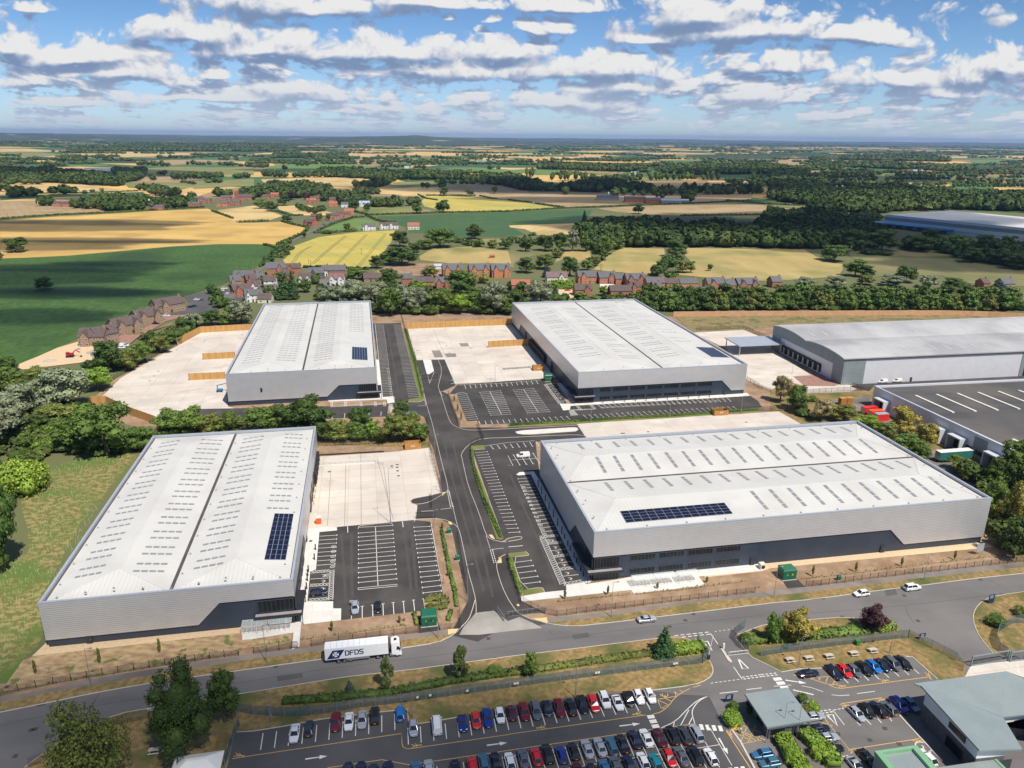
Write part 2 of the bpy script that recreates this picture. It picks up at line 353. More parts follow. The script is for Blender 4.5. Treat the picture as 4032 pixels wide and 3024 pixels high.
g_grass=mat('mown_grass',(.10,.15,.03),(.16,.17,.045),.2,rough=.95,detail=8,col3=(.24,.18,.07),scale3=.05,fac3=(.52,.7))
g_conc=mat('pale_concrete',(.56,.50,.435),(.64,.58,.51),.06,rough=.75,detail=8,col3=(.48,.435,.385),scale3=.11,fac3=(.52,.75),extra=joints(9,5,A0,.09,.76,.0))
g_conc2=mat('pale_paving',(.64,.61,.57),(.70,.67,.63),.2,rough=.75,detail=6,extra=joints(2.4,2.4,A0,.05,.82))
g_asph=mat('new_asphalt',(.036,.032,.031),(.058,.052,.050),.11,rough=.85,detail=12,col3=(.095,.086,.08),scale3=.05,fac3=(.54,.78),bump=.01,bscale=8)
g_road=mat('worn_asphalt',(.118,.112,.110),(.150,.143,.140),.06,stretch=(1,3,1),rot=-.25,rough=.85,detail=10,col3=(.19,.178,.17),scale3=.03,fac3=(.52,.75),bump=.01,bscale=8)
g_park=mat('car_park_asphalt',(.066,.065,.067),(.090,.088,.090),.09,rough=.85,detail=10,col3=(.105,.102,.10),scale3=.04,fac3=(.54,.76),bump=.01,bscale=8)
g_path=mat('footpath_asphalt',(.17,.15,.135),(.24,.20,.17),.15,rough=.9,detail=8,col3=(.11,.10,.095),scale3=.04,fac3=(.5,.6))
g_apron=mat('worn_grey_concrete',(.25,.235,.215),(.36,.34,.31),.15,rough=.9,detail=10)
g_kerb=mat('kerb_concrete',(.48,.43,.36),(.56,.51,.44),.6,rough=.85)
g_grav=mat('golden_gravel',(.55,.40,.24),(.62,.47,.30),1.2,rough=.95,detail=6)
g_brickp=mat('red_block_paving',(.26,.14,.11),(.33,.19,.15),.5,rough=.9,detail=6)
g_tact=mat('buff_tactile_paving',(.60,.46,.22),(.64,.50,.27),1,rough=.9)
m_white=mat('white_road_paint',(.62,.61,.57),(.72,.71,.67),1.5,rough=.6,detail=6)
m_yell=mat('yellow_road_paint',(.52,.33,.09),(.60,.39,.12),1.5,rough=.6,detail=6)
m_iron=mat('iron_cover',(.05,.042,.038),(.09,.07,.06),3,rough=.7)
# ---------- sheets
LZ={}
def sheet(name,poly,m,z,kind='structure',thick=0.0,label=None,cat=None):
 P=parse(poly)if isinstance(poly,str)else poly
 if area(P)<0:P=P[::-1]
 vs,fs=tri_poly(P,z);mb=MB().add(vs,fs);n=len(P)
 if thick:mb.add([(p[0],p[1],z-thick)for p in P]+[(p[0],p[1],z)for p in P],[(i,(i+1)%n,n+(i+1)%n,n+i)for i in range(n)])
 o=mb.build(name,m);tag(o,label,cat,None,kind);return o
r_=34000.0
MB().add([(-r_,-600,0),(r_,-600,0),(r_,r_,0),(-r_,r_,0)],[(0,1,2,3)]).build('ground',g_base)['kind']='structure'
far=[('field',g_tan,'A0 0,645 350,640 500,620 850,600 1060,605 1150,640 900,740 500,765 0,790'),('field',g_crop2,'A0 0,600 330,590 1250,565 1250,590 400,612 0,640'),('field',g_gold2,'A0 30,500 400,495 700,495 900,530 1190,550 1190,565 1000,570 330,580 20,560'),('field',g_past,'A0 1080,490 1500,475 1700,520 1560,550 1290,540 1120,530'),('field',g_past,'A0 1540,480 2212,450 2212,510 1700,540'),('field',g_tan,'A0 1230,430 1500,430 1500,475 1230,478'),('field',g_past,'A0 950,375 1300,360 1500,345 2212,355 2212,420 1950,425 1500,430 1300,405 1280,400'),('field',g_crop2,'A0 0,310 600,300 1400,350 1000,355 700,345 0,365'),('field',g_green,'A0 600,332 950,325 930,337 600,347'),('field',g_gold2,'A0 550,235 1100,215 1900,235 1900,250 1560,245 1060,265 600,270 380,260'),('field',g_gold2,'A0 0,190 230,188 600,215 0,215'),('field',g_past,'A0 0,220 350,220 560,240 380,260 0,268'),('field',g_tan,'A0 1180,300 1500,285 2070,290 2070,305 1900,305 1500,330 1240,325'),('field',g_gold2,'A0 1280,95 1550,100 1540,118 1280,112'),('field',g_gold2,'A0 100,112 480,110 500,122 130,128'),('field',g_gold2,'A0 620,97 900,110 700,115'),('field',g_gold2,'A0 2050,238 B0 30,240 20,258 A0 2060,252'),('field',g_gold,'A0 0,815 500,780 900,760 1300,735 1600,722 1810,712 1870,740 2030,800 2060,832 2212,835 B0 240,825 470,885 430,930 200,1025 0,1020 A0 1900,1020 1500,1040 1000,1085 600,1120 200,1140 0,1145'),('field',g_crop,'A0 -900,1150 0,1150 600,1125 1000,1090 1500,1045 1900,1025 B0 0,1022 180,1030 190,1060 100,1150 0,1240 A0 2190,1250 1950,1370 1600,1480 1400,1540 A1 1300,230 1050,330 750,480 300,690 130,750 0,780 -1500,1400'),('field',g_gold2,'A0 1890,725 2212,685 B0 160,740 250,775 130,815 0,825 A0 2040,820 1960,780'),('field',g_gold2,'B0 200,690 480,680 700,755 640,770 540,770 390,770 220,720'),('field',g_rape,'B0 250,1165 320,1100 300,1060 340,1040 560,960 900,915 1230,900 1240,920 1190,1010 1110,1110 1030,1200 1000,1240 700,1235 430,1222 300,1210'),('field',g_green,'B0 600,890 700,850 900,795 1000,800 1100,845 1100,860 950,900 770,910'),('field',g_crop2,'B0 1080,780 1300,775 1720,755 2212,740 C0 640,715 740,725 690,790 640,840 0,858 150,935 0,960 B0 2000,955 1750,965 1500,930 1340,920 1360,890 1260,850 1140,820'),('field',g_gold2,'C0 10,858 620,838 600,930 400,945 250,940 150,890 20,875'),('field',g_rape,'B0 1460,645 1500,600 1700,598 2212,640 C0 200,668 460,710 0,728 B0 1740,750 1480,690'),('field',g_gold2,'B0 1000,540 1400,530 1600,520 1690,500 1640,590 1500,598 1440,590 1460,640 1430,600 1090,580'),('field',g_tan,'B0 1690,500 2180,500 2212,525 C0 130,530 180,565 870,570 1100,580 2130,590 2120,640 1600,655 1100,670 640,690 510,700 200,655 0,632 B0 1850,600 1640,590'),('field',g_tan,'C0 780,710 1100,690 1600,670 1900,662 2212,680 D0 200,715 100,745 0,750 C0 1800,765 1500,775 1200,760 950,740'),('field',g_past,'B0 900,700 1380,695 1600,740 1400,755 1020,755 870,740'),('field',g_gold2,'B0 60,455 750,435 1070,445 880,470 850,520 600,520 250,505 80,480'),('field',g_past,'B0 1090,525 1250,480 1600,470 1650,490 1300,535'),('field',g_green,'B0 80,370 200,325 600,310 900,330 1090,350 740,370 520,395 250,400 150,385'),('field',g_tan,'B0 160,300 900,275 1500,285 1500,300 900,310 440,305'),('field',g_gold2,'B0 140,220 800,220 1190,240 980,262 800,250 550,240'),('field',g_green,'B0 1340,262 1600,258 1560,278 1370,280'),('field',g_gold2,'B0 1500,285 1700,280 2000,270 2212,275 C0 100,280 B0 2100,290 1700,295'),('field',g_green,'B0 1620,355 1900,350 2212,370 C0 60,400 B0 1900,405 1850,380'),('field',g_crop2,'B0 1840,310 2212,300 C0 60,300 280,320 270,355 0,355 B0 1960,340'),('field',g_green,'C0 0,375 300,360 500,380 700,400 940,405 900,412 400,420 250,420 100,400 0,415'),('field',g_gold2,'C0 600,250 780,245 840,262 640,268'),('field',g_gold2,'C0 0,250 240,255 240,265 0,268'),('field',g_gold2,'C0 400,280 900,275 900,290 500,295'),('field',g_gold,'C0 1320,270 1480,265 1680,290 1330,290'),('field',g_green,'C0 1500,265 1880,272 1850,292 1680,290'),('field',g_gold2,'C0 1760,195 2212,190 D0 180,215 C0 1900,215 1700,205'),('field',g_gold2,'C0 1170,225 1470,230 1480,245 1200,248'),('field',g_past,'C0 430,470 800,430 1060,410 1510,430 1510,470 1080,470 820,480 500,470'),('field',g_gold,'C0 1510,445 1700,440 1700,465 1520,470'),('field',g_gold2,'C0 1730,470 2212,468 2212,488 1760,482'),('field',g_tan,'C0 1080,475 1740,485 2212,492 2212,545 1980,540 1200,520 1080,500'),('field',g_gold2,'D0 500,500 690,500 690,518 510,515'),('field',g_gold,'D0 1070,482 1340,485 1600,500 1580,515 1490,540 1070,515'),('field',g_gold,'D0 1950,525 2212,530 2212,590 2080,580 1950,545'),('field',g_gold2,'D0 1390,265 1700,255 2212,250 2212,275 1850,270 1400,270'),('field',g_tan,'D0 0,295 500,265 700,290 1370,315 1370,325 800,330 0,335'),('field',g_past,'D0 340,400 1000,400 1000,470 350,455'),('field',g_olive,'D0 1050,400 2212,440 2212,460 1100,430'),('field',g_green,'D0 1740,290 2050,290 2000,312 1800,315'),('field',g_olive,'D0 0,680 330,690 320,715 0,690'),('field',g_past,'C0 1950,780 2150,775 D0 200,780 100,815 C0 2212,830 2000,820'),('field',g_hay,'C0 1560,1055 2212,1065 D0 300,1070 400,1130 640,1200 630,1250 600,1290 650,1300 0,1345 C0 1900,1330 1600,1300 1480,1290 1540,1230 1620,1200 1540,1120'),('field',g_hay,'C0 1000,1055 1360,1060 1370,1130 1300,1180 1280,1240 1230,1290 1000,1270 740,1245 900,1100'),('field',g_olive,'C0 0,1075 370,1080 350,1150 260,1120 150,1140 60,1180 40,1240 0,1190'),('field',g_hay,'C0 500,1080 720,1080 720,1150 600,1190 520,1130 410,1185 430,1140'),('field',g_olive,'D0 720,1060 1100,1070 1400,1085 1700,1150 2212,1240 3000,1400 2212,1390 1900,1380 1700,1360 1500,1300 1280,1290 1100,1290 900,1310 800,1190 680,1110'),('field',g_hay,'B0 1440,1130 1550,1060 1920,1040 2100,1070 2212,1080 C0 30,1190 B0 1900,1190 1700,1190 1450,1160'),('field',g_soil,'B0 1030,1270 1200,1200 1450,1190 1650,1190 1640,1300 1280,1300 1150,1280'),('field',g_past,'B0 1750,975 2212,975 C0 60,985 0,1050 B0 1900,1030 1780,1010')]
for i,(n_,m_,p_)in enumerate(far):sheet(n_,p_,m_,.02+.003*i)
sheet('country_lane','B0 0,1270 110,1185 170,1110 215,1050 235,1035 400,955 500,905 540,880 650,825 760,790 850,785 900,770 930,775 860,795 770,800 670,835 560,890 520,910 410,965 265,1040 240,1070 200,1130 130,1200 30,1280',g_road,0.300)
sheet('village_yard','A1 1600,150 1830,100 2100,85 2180,170 1900,260 1600,330 1470,340 1490,300 1620,270 1640,200',g_park,0.290)
sheet('farm_track','A1 120,760 320,680 500,600 700,540 900,560 900,680 700,730 450,760 200,790',g_grav,0.290)
sheet('driveway','A1 1030,490 1250,480 1500,380 1490,400 1250,470 1100,590 1020,540',g_brickp,0.295)
sheet('driveway','A1 1400,320 1640,310 1620,325 1440,370 1280,470 1190,460 1330,390',g_brickp,0.300)
sheet('driveway','C1 440,90 580,95 600,130 560,170 440,140',g_grav,0.295)
sheet('driveway','C0 800,1370 900,1370 1000,1395 880,1400 860,1460 C0 800,1400',g_conc2,0.295)
sheet('driveway','C0 1500,1410 1760,1420 1900,1440 1880,1460 1500,1430',g_conc2,0.295)
sheet('village_road','B0 500,1240 700,1370 900,1400 900,1420 650,1400 480,1330',g_road,0.295)
tl_=MB()
for q in('B0 800,950 660,1060 510,1195','B0 980,938 850,1070 710,1205','B0 1150,928 1040,1060 910,1215','B0 500,1040 400,1090 330,1200'):
 for o_ in(-1.1,1.1):P=smoothp(parse(q));A_,B_=offset_path(P,o_-.4),offset_path(P,o_+.4);[tl_.add([(*A_[i][:2],.26),(*A_[i+1][:2],.26),(*B_[i+1][:2],.26),(*B_[i][:2],.26)],[(0,1,2,3)])for i in range(len(P)-1)]
tl_.build('tramlines',mat('trodden_crop',(.16,.17,.045),(.22,.22,.06),.5,rough=.9))['kind']='structure'
sheet('site_ground','A1 700,1170 850,1000 1000,870 1550,560 1740,410 2212,385 B1 1020,300 1250,290 1650,285 2212,320 C1 1440,320 2212,340 D1 0,390 1500,340 3500,330 D2 3500,1240 2212,1280 C3 345,395 B3 1690,500 0,710 A3 0,1090 -900,1200 -900,1000 60,900 280,690 400,620 A2 1220,300 A1 1340,1280 1180,1280',g_soil,.016)
sheet('rough_bank','C1 1440,320 2212,320 D1 0,310 2212,300 3000,300 3000,420 0,420 C1 2050,440 1600,460',g_bank,.020)
sheet('rough_grass','D1 0,960 200,930 320,995 870,975 900,930 1500,1300 D2 2212,700 2212,1290 1900,1000 1300,500 D1 750,1240 250,1260 0,1150',g_dry,.020)
sheet('soil_bank','B1 1030,300 1250,288 1650,285 2212,320 2212,350 1330,385 1330,420 1280,380 1040,385',g_soil,.024)
sheet('sown_slope','A2 1220,300 900,310 560,380 380,470 200,650 180,750 240,950 250,1150 0,1290 -700,1700 A3 -700,1000 60,920 200,720 330,600 375,500 330,240 A2 700,900',g_slope,.024)
sheet('front_verge','A3 60,920 200,720 300,680 2110,470 B3 0,530 330,490 320,560 0,640 A3 2212,600 1000,830 0,1000',g_straw,.022)
sheet('gravel_strip','A3 280,685 410,560 2110,400 2120,480',g_grav,.028)
sheet('gravel_strip','C2 1700,1330 2212,1250 D2 0,1220 1850,1060 1950,1115 0,1300 C2 2212,1325 1715,1380',g_grav,.028)
sheet('rough_verge','C2 120,1600 1095,1525 1715,1450 2212,1330 2212,1500 C3 345,380 C2 200,1659',g_soil,.024)
sheet('grass_strip','B1 545,1420 1500,1380 1530,1440 1540,1470 560,1440',g_dry,.024)
sheet('grass_strip','C1 0,1260 620,1225 1000,1195 1900,1145 2212,1125 2212,1148 1500,1203 700,1250 0,1290',g_grass,.10,thick=.1)
sheet('concrete_yard','B2 530,330 1170,290 1530,250 1560,330 1625,640 1560,660 1400,690 1360,710 1370,735 1420,745 1430,870 1400,880 910,930 720,945 640,940 560,1000 470,1000 430,1400 380,1400',g_conc,.028)
sheet('paving','B2 440,960 640,938 720,945 725,972 570,985 540,1310 490,1330 465,1590 690,1588 690,1650 760,1650 758,1752 B3 410,410 395,600 330,628 345,480 0,535 A3 2110,545 2110,420 B3 0,330 B2 380,1500',g_conc2,.032)
sheet('concrete_yard','A1 880,1030 1050,860 1290,720 1560,570 1750,465 2200,440 2000,800 1975,1000 1985,1110 2040,1120 2020,1190 1900,1200 1370,1240 1350,1200 1110,1110 950,1060',g_conc,.028)
sheet('concrete_yard','B1 1340,430 2212,395 C1 30,390 210,560 400,800 450,850 0,890 B1 1750,910 1700,790 1660,700 1410,705',g_conc,.028)
sheet('concrete_yard','C1 590,1262 1300,1205 2000,1175 2212,1160 D1 75,1150 260,1255 250,1330 C1 2212,1430 680,1400',g_conc,.028)
sheet('concrete_yard','C1 1600,465 2050,440 2212,505 D1 60,640 350,830 690,920 760,950 700,975 320,995 300,930 200,900 0,960 C1 2085,880 1900,600',g_conc,.028)
sheet('block_paving','D1 200,845 440,830 650,900 560,930 300,930',g_brickp,.032)
sheet('service_road','D1 780,905 1400,865 2300,840 3000,830 3000,880 910,930 860,975 700,935',g_asph,.034)
sheet('works_yard','D1 500,1060 860,1010 880,1100 1100,1300 1500,1530 D2 2100,500 1600,600 1300,330 D1 1000,1250 640,1110',g_path,.030)
sheet('parched_lawn','D1 1250,1400 1420,1380 1520,1460 1370,1480',g_dry,.1,thick=.1)
sheet('estate_road','C3 100,320 215,372 345,405 C3 -100,470 B3 1950,560 1700,500 1740,440 1850,230 B2 1860,1560 1800,1330 1730,1000 1690,900 1590,860 1410,872 1425,750 1375,737 1360,710 1400,690 1640,645 1620,500 1560,250 1530,200 1500,20 B1 1480,1200 1430,1175 1170,1100 1160,1195 680,1215 0,1250 -500,1260 -500,1130 650,1105 1165,1088 1225,1075 1225,1040 1340,1038 1345,1070 1490,1040 1450,850 1410,705 1540,700 1660,697 1750,910 1755,925 1640,975 1690,1000 1760,1170 1790,1290 C1 0,1290 600,1262 690,1392 C2 520,175 0,205 B2 2010,235 1890,235 1890,350 2110,1040 2212,1068 C2 150,1155 0,1170 20,1270 110,1545 120,1592 C3 140,215 330,310',g_asph,.036)
sheet('car_park','B2 570,985 725,970 725,940 1390,880 1540,895 1600,1230 1655,1545 1480,1560 1492,1668 758,1752 760,1650 690,1650 690,1588 465,1590 490,1330 540,1310',g_asph,.040)
sheet('car_park','B1 1700,1000 1770,920 C1 0,885 290,868 420,905 540,1135 545,1103 1870,1030 2110,1015 2180,1060 2212,1115 1900,1142 1000,1192 620,1222 0,1257 B1 1965,1265 1950,1230 1850,1240',g_asph,.040)
sheet('car_park','B2 2005,235 C2 0,200 520,170 240,200 285,560 720,1400 520,1450 520,1490 320,1512 300,1465 130,1490 35,1205 180,1185 150,1155 0,1170 B2 2150,1070 2170,1040 1900,270',g_asph,.040)
sheet('car_park','B1 1035,385 1280,380 1440,1010 1440,1030 1345,1062 1225,1062 1220,1022 1120,1026',g_asph,.040)
sheet('paving','C1 425,905 480,905 590,1070 2080,990 2110,1015 1870,1030 545,1103 540,1137 480,1142 450,1085 560,1085',g_conc2,.12,thick=.12)
sheet('paving','C2 72,485 100,465 225,458 290,560 740,1400 690,1440 650,1425 200,482 90,492',g_conc2,.12,thick=.12)
sheet('paving','C2 120,1592 110,1548 320,1512 510,1492 505,1450 650,1428 700,1438 980,1395 1100,1370 2212,1260 2212,1322 1660,1372 1715,1450 1095,1522 1070,1490',g_conc2,.12,thick=.12)
sheet('paving','B1 1060,700 1085,700 1120,1026 1215,1020 1222,1072 1165,1080 1155,1046 650,1066 640,1044 1075,1037',g_conc2,.12,thick=.12)
sheet('planting_bed','B2 1545,895 1690,905 1725,1000 1795,1330 1845,1560 B3 1840,230 1700,370 1640,380 1580,290 1485,290 1480,180 1655,165 B2 1600,1230',g_soil,.11,thick=.11)
sheet('planting_bed','B2 1890,235 2005,228 2015,258 1908,270 1930,400 2172,1040 2110,1035 1895,420',g_grass,.11,thick=.11)
sheet('planting_bed','C2 0,1172 150,1157 185,1183 170,1192 35,1203 132,1490 115,1540 90,1500 15,1270',g_grass,.11,thick=.11)
sheet('planting_bed','C2 132,1492 300,1466 315,1500 135,1535',g_grass,.11,thick=.11)
sheet('planting_bed','B1 1690,1000 1765,1003 1855,1238 1955,1238 1965,1268 1800,1272 1745,1150',g_soil,.11,thick=.11)
sheet('planting_bed','B1 1300,430 1335,420 1400,700 1485,1035 1470,1060 1420,1072 1350,1065 1348,1045 1440,1030',g_grass,.11,thick=.11)
sheet('traffic_island',smoothp(parse('C1 65,1330 130,1318 560,1292 600,1293 612,1310 590,1325 200,1352 130,1352 80,1345 65,1330')),g_conc2,.14,thick=.12)
sheet('traffic_island','B1 1472,703 1543,703 1568,800 1525,828 1505,825',g_conc2,.14,thick=.12)
sheet('traffic_island',smoothp(parse('B2 1362,712 1400,692 1640,660 1640,670 1540,722 1440,742 1380,742 1362,712')),g_asph,.14,thick=.12)
KN='A3 -900,1350 0,1177 400,1097 800,1012 1200,940 1560,885 B3 0,795 600,712 1290,618 1600,570 1700,520 1750,490'
sheet('road',KN+' 1800,450 1880,370 C3 -100,330 0,200 40,260 100,320 215,372 340,403 560,430 850,400 1100,370 2212,235 D2 0,1605 400,1570 900,1500 1330,1450 1700,1400 2212,1345 3000,1250 S 5200,3500 -400,3500',g_road,.034)
sheet('worn_concrete_apron','B3 1880,370 1930,310 2000,300 2090,290 2212,380 C3 100,345 215,395 300,440 0,470 B3 1960,500 1790,500 1820,440',g_apron,.042)
sheet('works_car_park','A3 1950,1659 2050,1350 B3 0,1340 600,1235 1000,1180 1340,1140 1440,1275 1800,1210 C3 0,1120 500,1050 1250,985 1500,1020 1750,1030 1900,1330 2150,1659 S 2990,3300 600,3300',g_park,.040)
VG='A3 215,1659 340,1560 520,1440 800,1290 1030,1190 1250,1150 1450,1120 2000,1030 B3 0,998 500,915 900,855 1300,815 1900,735 C3 0,692 600,620 1240,540 1450,517 1560,533 1640,585 1740,700 1785,780 1785,840 1740,890 1620,940 1250,985 900,1000 500,1050 0,1120 B3 1800,1215 1600,1250 1440,1275 1345,1250 1335,1150 1000,1185 600,1235 250,1300 0,1340 A3 2050,1350 1980,1659 1900,2200 -100,2200'
sheet('grass_verge',VG,g_dry,.13,thick=.12)
IS='C3 1980,520 2000,500 2212,420 D3 90,395 350,370 600,350 780,355 1000,400 1100,450 1210,480 1450,600 1700,742 1700,890 1460,890 1240,695 1180,690 900,735 480,790 250,800 100,825 0,772 C3 2130,700 2070,640'
sheet('grass_verge',IS,g_dry,.13,thick=.12)
RV='D3 2300,115 1990,155 1850,205 1790,270 1765,340 1780,420 1830,530 1950,670 2400,600'
sheet('grass_verge',RV,g_dry,.13,thick=.12)
NV='A3 -900,1350 0,1177 400,1097 800,1012 1200,940 1560,885 B3 0,795 600,712 1290,618 1600,570 1700,520 1745,490 1690,500 1290,545 610,640 0,710 A3 1400,840 900,920 400,1010 0,1090 -900,1240'
sheet('grass_verge',NV,g_dry,.13,thick=.12)
NV2='C3 345,398 340,405 560,430 850,400 1100,370 2212,235 D2 0,1605 400,1570 900,1500 1330,1450 1700,1400 2212,1345 3000,1250 3000,1210 2212,1290 1200,1400 600,1480 0,1545 C3 1700,215 1200,290 700,360'
sheet('grass_verge',NV2,g_dry,.13,thick=.12)
sheet('footpath','A3 -900,1200 0,1055 400,980 800,890 1200,820 1600,760 B3 0,665 610,600 1290,510 1680,455 1690,503 1290,547 610,642 0,712 A3 1400,842 900,922 400,1012 0,1092 -900,1242',g_path,.12,thick=.1)
sheet('footpath','C3 340,355 900,300 1500,215 2212,130 D2 0,1490 500,1450 1000,1385 1400,1325 2120,1260 3000,1190 3000,1212 2212,1292 1200,1402 600,1482 0,1547 C3 1700,217 1200,292 700,362 345,400',g_path,.12,thick=.1)
for p_ in('B3 1688,455 1800,448 1745,488 1690,502','C3 222,362 338,350 348,398 300,395 220,374','B2 1645,640 1675,640 1640,672 1640,650','B2 1690,890 1715,895 1730,925 1700,920','B2 2042,1012 2075,1010 2100,1050 2070,1042','B2 2130,1210 2150,1200 2160,1255 2125,1260','C3 75,235 95,235 102,252 82,255'):sheet('tactile_paving',p_,g_tact,.150)
sheet('concrete_hardstanding','D3 1690,880 1750,765 2212,715 2600,680 2600,1300 2212,950 2060,820',g_conc,.044)
sheet('brick_path','E4 715,935 840,920 1300,1379 1350,1600 1000,1600 880,1150',g_path,.05)
# ---------- kerbs
kb=MB()
def kerb(s,w=.15,z1=.15,off=0,sm=0,closed=False):
 P=parse(s)if isinstance(s,str)else s
 if sm:P=smoothp(P,sm)
 ribbon(kb,P,w,-.02,z1,off,closed)
kerb(KN+' 1800,440 1870,370 1900,290 1925,200',sm=1,w=.16)
for s in('B2 1935,1700 1935,1610 1920,1520 1870,1350 1850,1250 1795,990 1770,935 1690,885 1590,868 1410,874','B2 1740,780 1690,620 1685,570 1640,400 1580,150 1545,10 B1 1520,1150 1490,1040 1450,850 1412,708','B2 1692,600 1680,640 1640,660 1540,722 1440,744 1380,742 1362,712 1400,692 1560,662','B1 1602,930 1640,1040 1690,1200 1720,1262 1790,1300 1900,1318 C1 0,1302 600,1272','B1 1604,700 1640,790 1605,930','C1 690,1372 640,1356 500,1356 0,1380 B1 2000,1385 1900,1420 1830,1480 1800,1540 B2 1805,310 1830,430 1870,600 1960,820 2020,1010 2060,1050 2150,1070 2200,1072','C2 -20,1180 B2 2150,1200 2110,1260 2120,1330 2160,1460 2212,1570 C2 60,1659 C3 100,320 215,370 340,403 560,430 850,400 1100,370 2212,235 D2 0,1605 400,1570 900,1500 1330,1450 1700,1400 2212,1345','B1 1700,697 1745,905','B1 1225,1070 1222,1022','B1 1345,1065 1420,1072 1470,1060 1488,1036','C2 150,1155 185,1183 170,1192 35,1203 132,1490 300,1466 320,1512','B2 908,945 925,930 1180,902 1205,915 1212,935','B2 1395,895 1405,880','B1 1765,1003 1770,992 1830,988 1858,1000','B2 2150,1072 2190,1060 2212,1040 C2 110,1022 125,1035 110,1050 0,1068'):kerb(s,sm=1)
kerb('C3 0,692 600,620 1240,540 1450,517 1560,533 1640,585 1740,700 1785,780 1785,840 1740,890 1620,940 1250,985',sm=1);kerb('A3 215,1659 340,1560 520,1440 800,1290 1030,1190 1250,1150 1450,1120 2000,1030 B3 0,998 500,915 900,855 1300,815 1900,735 2212,692',sm=1)
kerb('A3 1960,1659 2050,1350 2212,1340 B3 250,1300 600,1235 1000,1185 1335,1150 1345,1250 1440,1275 1600,1250 1800,1215');kerb('C3 1980,520 2000,500 2212,420 D3 90,395 350,370 600,350 780,355 1000,400 1100,450')
kerb('D3 2300,115 1990,155 1850,205 1790,270 1765,340 1780,420 1830,530 1950,670',sm=1);kerb('D3 1180,690 1240,695 1460,890',w=.2);kerb('D3 480,790 250,800 100,825 0,772 C3 2130,700 2070,640 1980,530')
kerb('E3 1720,750 1900,1000 2100,1379 2300,1800',w=.35);kerb('D3 1125,1200 1300,1390 1500,1600',w=.3);kerb(parse('C1 65,1330 130,1318 560,1292 600,1293 612,1310 590,1325 200,1352 130,1352 80,1345'),z1=.17,closed=True,w=.2)
kb.build('kerbs',g_kerb)['kind']='structure'
# ---------- painted markings
mw,my=MB(),MB();ZM=.048
def tline(mb,a,b,w=.12,t=.9,z=ZM,both=False):
 flat(mb,[a,b],w,z)
 d=(b-a).normalized();n=Vector((-d.y,d.x,0))
 for e,s in((b,1),)+(((a,-1),)if both else()):
  if t:flat(mb,[e-n*t/2-d*s*w*.5,e+n*t/2-d*s*w*.5],w,z+.004)
def bays(s,n=None,pitch=2.4,t=.8,both=False,w=.17,mb=None,skip=()):
 a1,a2,b1,b2=parse(s)
 if n is None:n=max(1,round((b1-a1).length/pitch))
 for i in range(n+1):
  if i in skip:continue
  k=i/n;tline(mb or mw,a1.lerp(b1,k),a2.lerp(b2,k),w,t,both=both)
def path(s,w=.16,mb=None,sm=0,off=0,z=ZM):
 P=parse(s);P=smoothp(P,sm)if sm else P;flat(mb or mw,P,w,z,off)
def dash(s,on=.6,gap=.3,w=.2,off=0,mb=None,z=ZM):
 P=offset_path(parse(s),off)
 for a,b in zip(P[:-1],P[1:]):
  L=(b-a).length;d=(b-a)/L;x=0
  while x+on<=L+.01:flat(mb or mw,[a+d*x,a+d*(x+on)],w,z);x+=on+gap
def ring(mb,c,r,w=.14,z=ZM,n=14):
 P=[Vector((c[0]+r*math.cos(2*math.pi*i/n),c[1]+r*math.sin(2*math.pi*i/n),0))for i in range(n)]
 flat(mb,P+[P[0],P[1]],w,z)
def evmark(c,d):
 ring(mw,c,.62);n=Vector((-d.y,d.x,0))
 for k in(-.22,.12):flat(mw,[c+d*k-n*.3,c+d*k+n*.3],.1,ZM+.004)
def wheelchair(c,d,mb=None,s=1.0):
 mb=mb or mw;n=Vector((-d.y,d.x,0));P=[c+(d*math.cos(a)+n*math.sin(a))*.45*s for a in[x*.5 for x in range(-1,9)]]
 flat(mb,P,.12*s,ZM);flat(mb,[c+n*.1*s,c+n*.75*s,c+n*.75*s+d*.1],.13*s,ZM+.004);flat(mb,[c+n*.4*s,c+n*.4*s+d*.5*s,c+d*.8*s],.12*s,ZM+.008)
def hatch(s,w=1.1):
 """cross-hatched walkway: borders and crosses"""
 P=parse(s)
 for a,b in zip(P[:-1],P[1:]):
  L=(b-a).length;d=(b-a)/L;n=Vector((-d.y,d.x,0));k=max(1,round(L/1.0))
  for q in(-w/2,w/2):flat(mw,[a+n*q,b+n*q],.1,ZM)
  for i in range(k):
   p,r=a+d*(L*i/k),a+d*(L*(i+1)/k);flat(mw,[p-n*w/2,r+n*w/2],.1,ZM+.004);flat(mw,[p+n*w/2,r-n*w/2],.1,ZM+.008)
def arrow(s,w=.34,hw=.95,hl=.36,mb=None):
 a,b=parse(s);L=(b-a).length;d=(b-a)/L;n=Vector((-d.y,d.x,0));m=a+d*L*(1-hl)
 (mb or mw).add([(*(m-n*hw/2)[:2],ZM),(*b[:2],ZM),(*(m+n*hw/2)[:2],ZM)],[(0,1,2)]);(mb or mw).add([(*(a-n*w/2)[:2],ZM),(*(m-n*w/3)[:2],ZM),(*(m+n*w/3)[:2],ZM),(*(a+n*w/2)[:2],ZM)],[(0,1,2,3)])
def walker(s,sc=1.0):
 """yellow walking-person symbol"""
 c,e=parse(s);d=(e-c).normalized();n=Vector((-d.y,d.x,0))
 for a,b,w in((0,.9,.28),):flat(my,[c,c+d*.9*sc],w*sc,ZM)
 for q in(.45,-.45):flat(my,[c+d*.1,c-d*.6*sc+n*q*sc],.15*sc,ZM+.004);flat(my,[c+d*.6*sc,c+d*.1*sc+n*q*1.2*sc],.12*sc,ZM+.008)
 ring(my,c+d*1.15*sc,.12*sc,.2*sc,n=8)
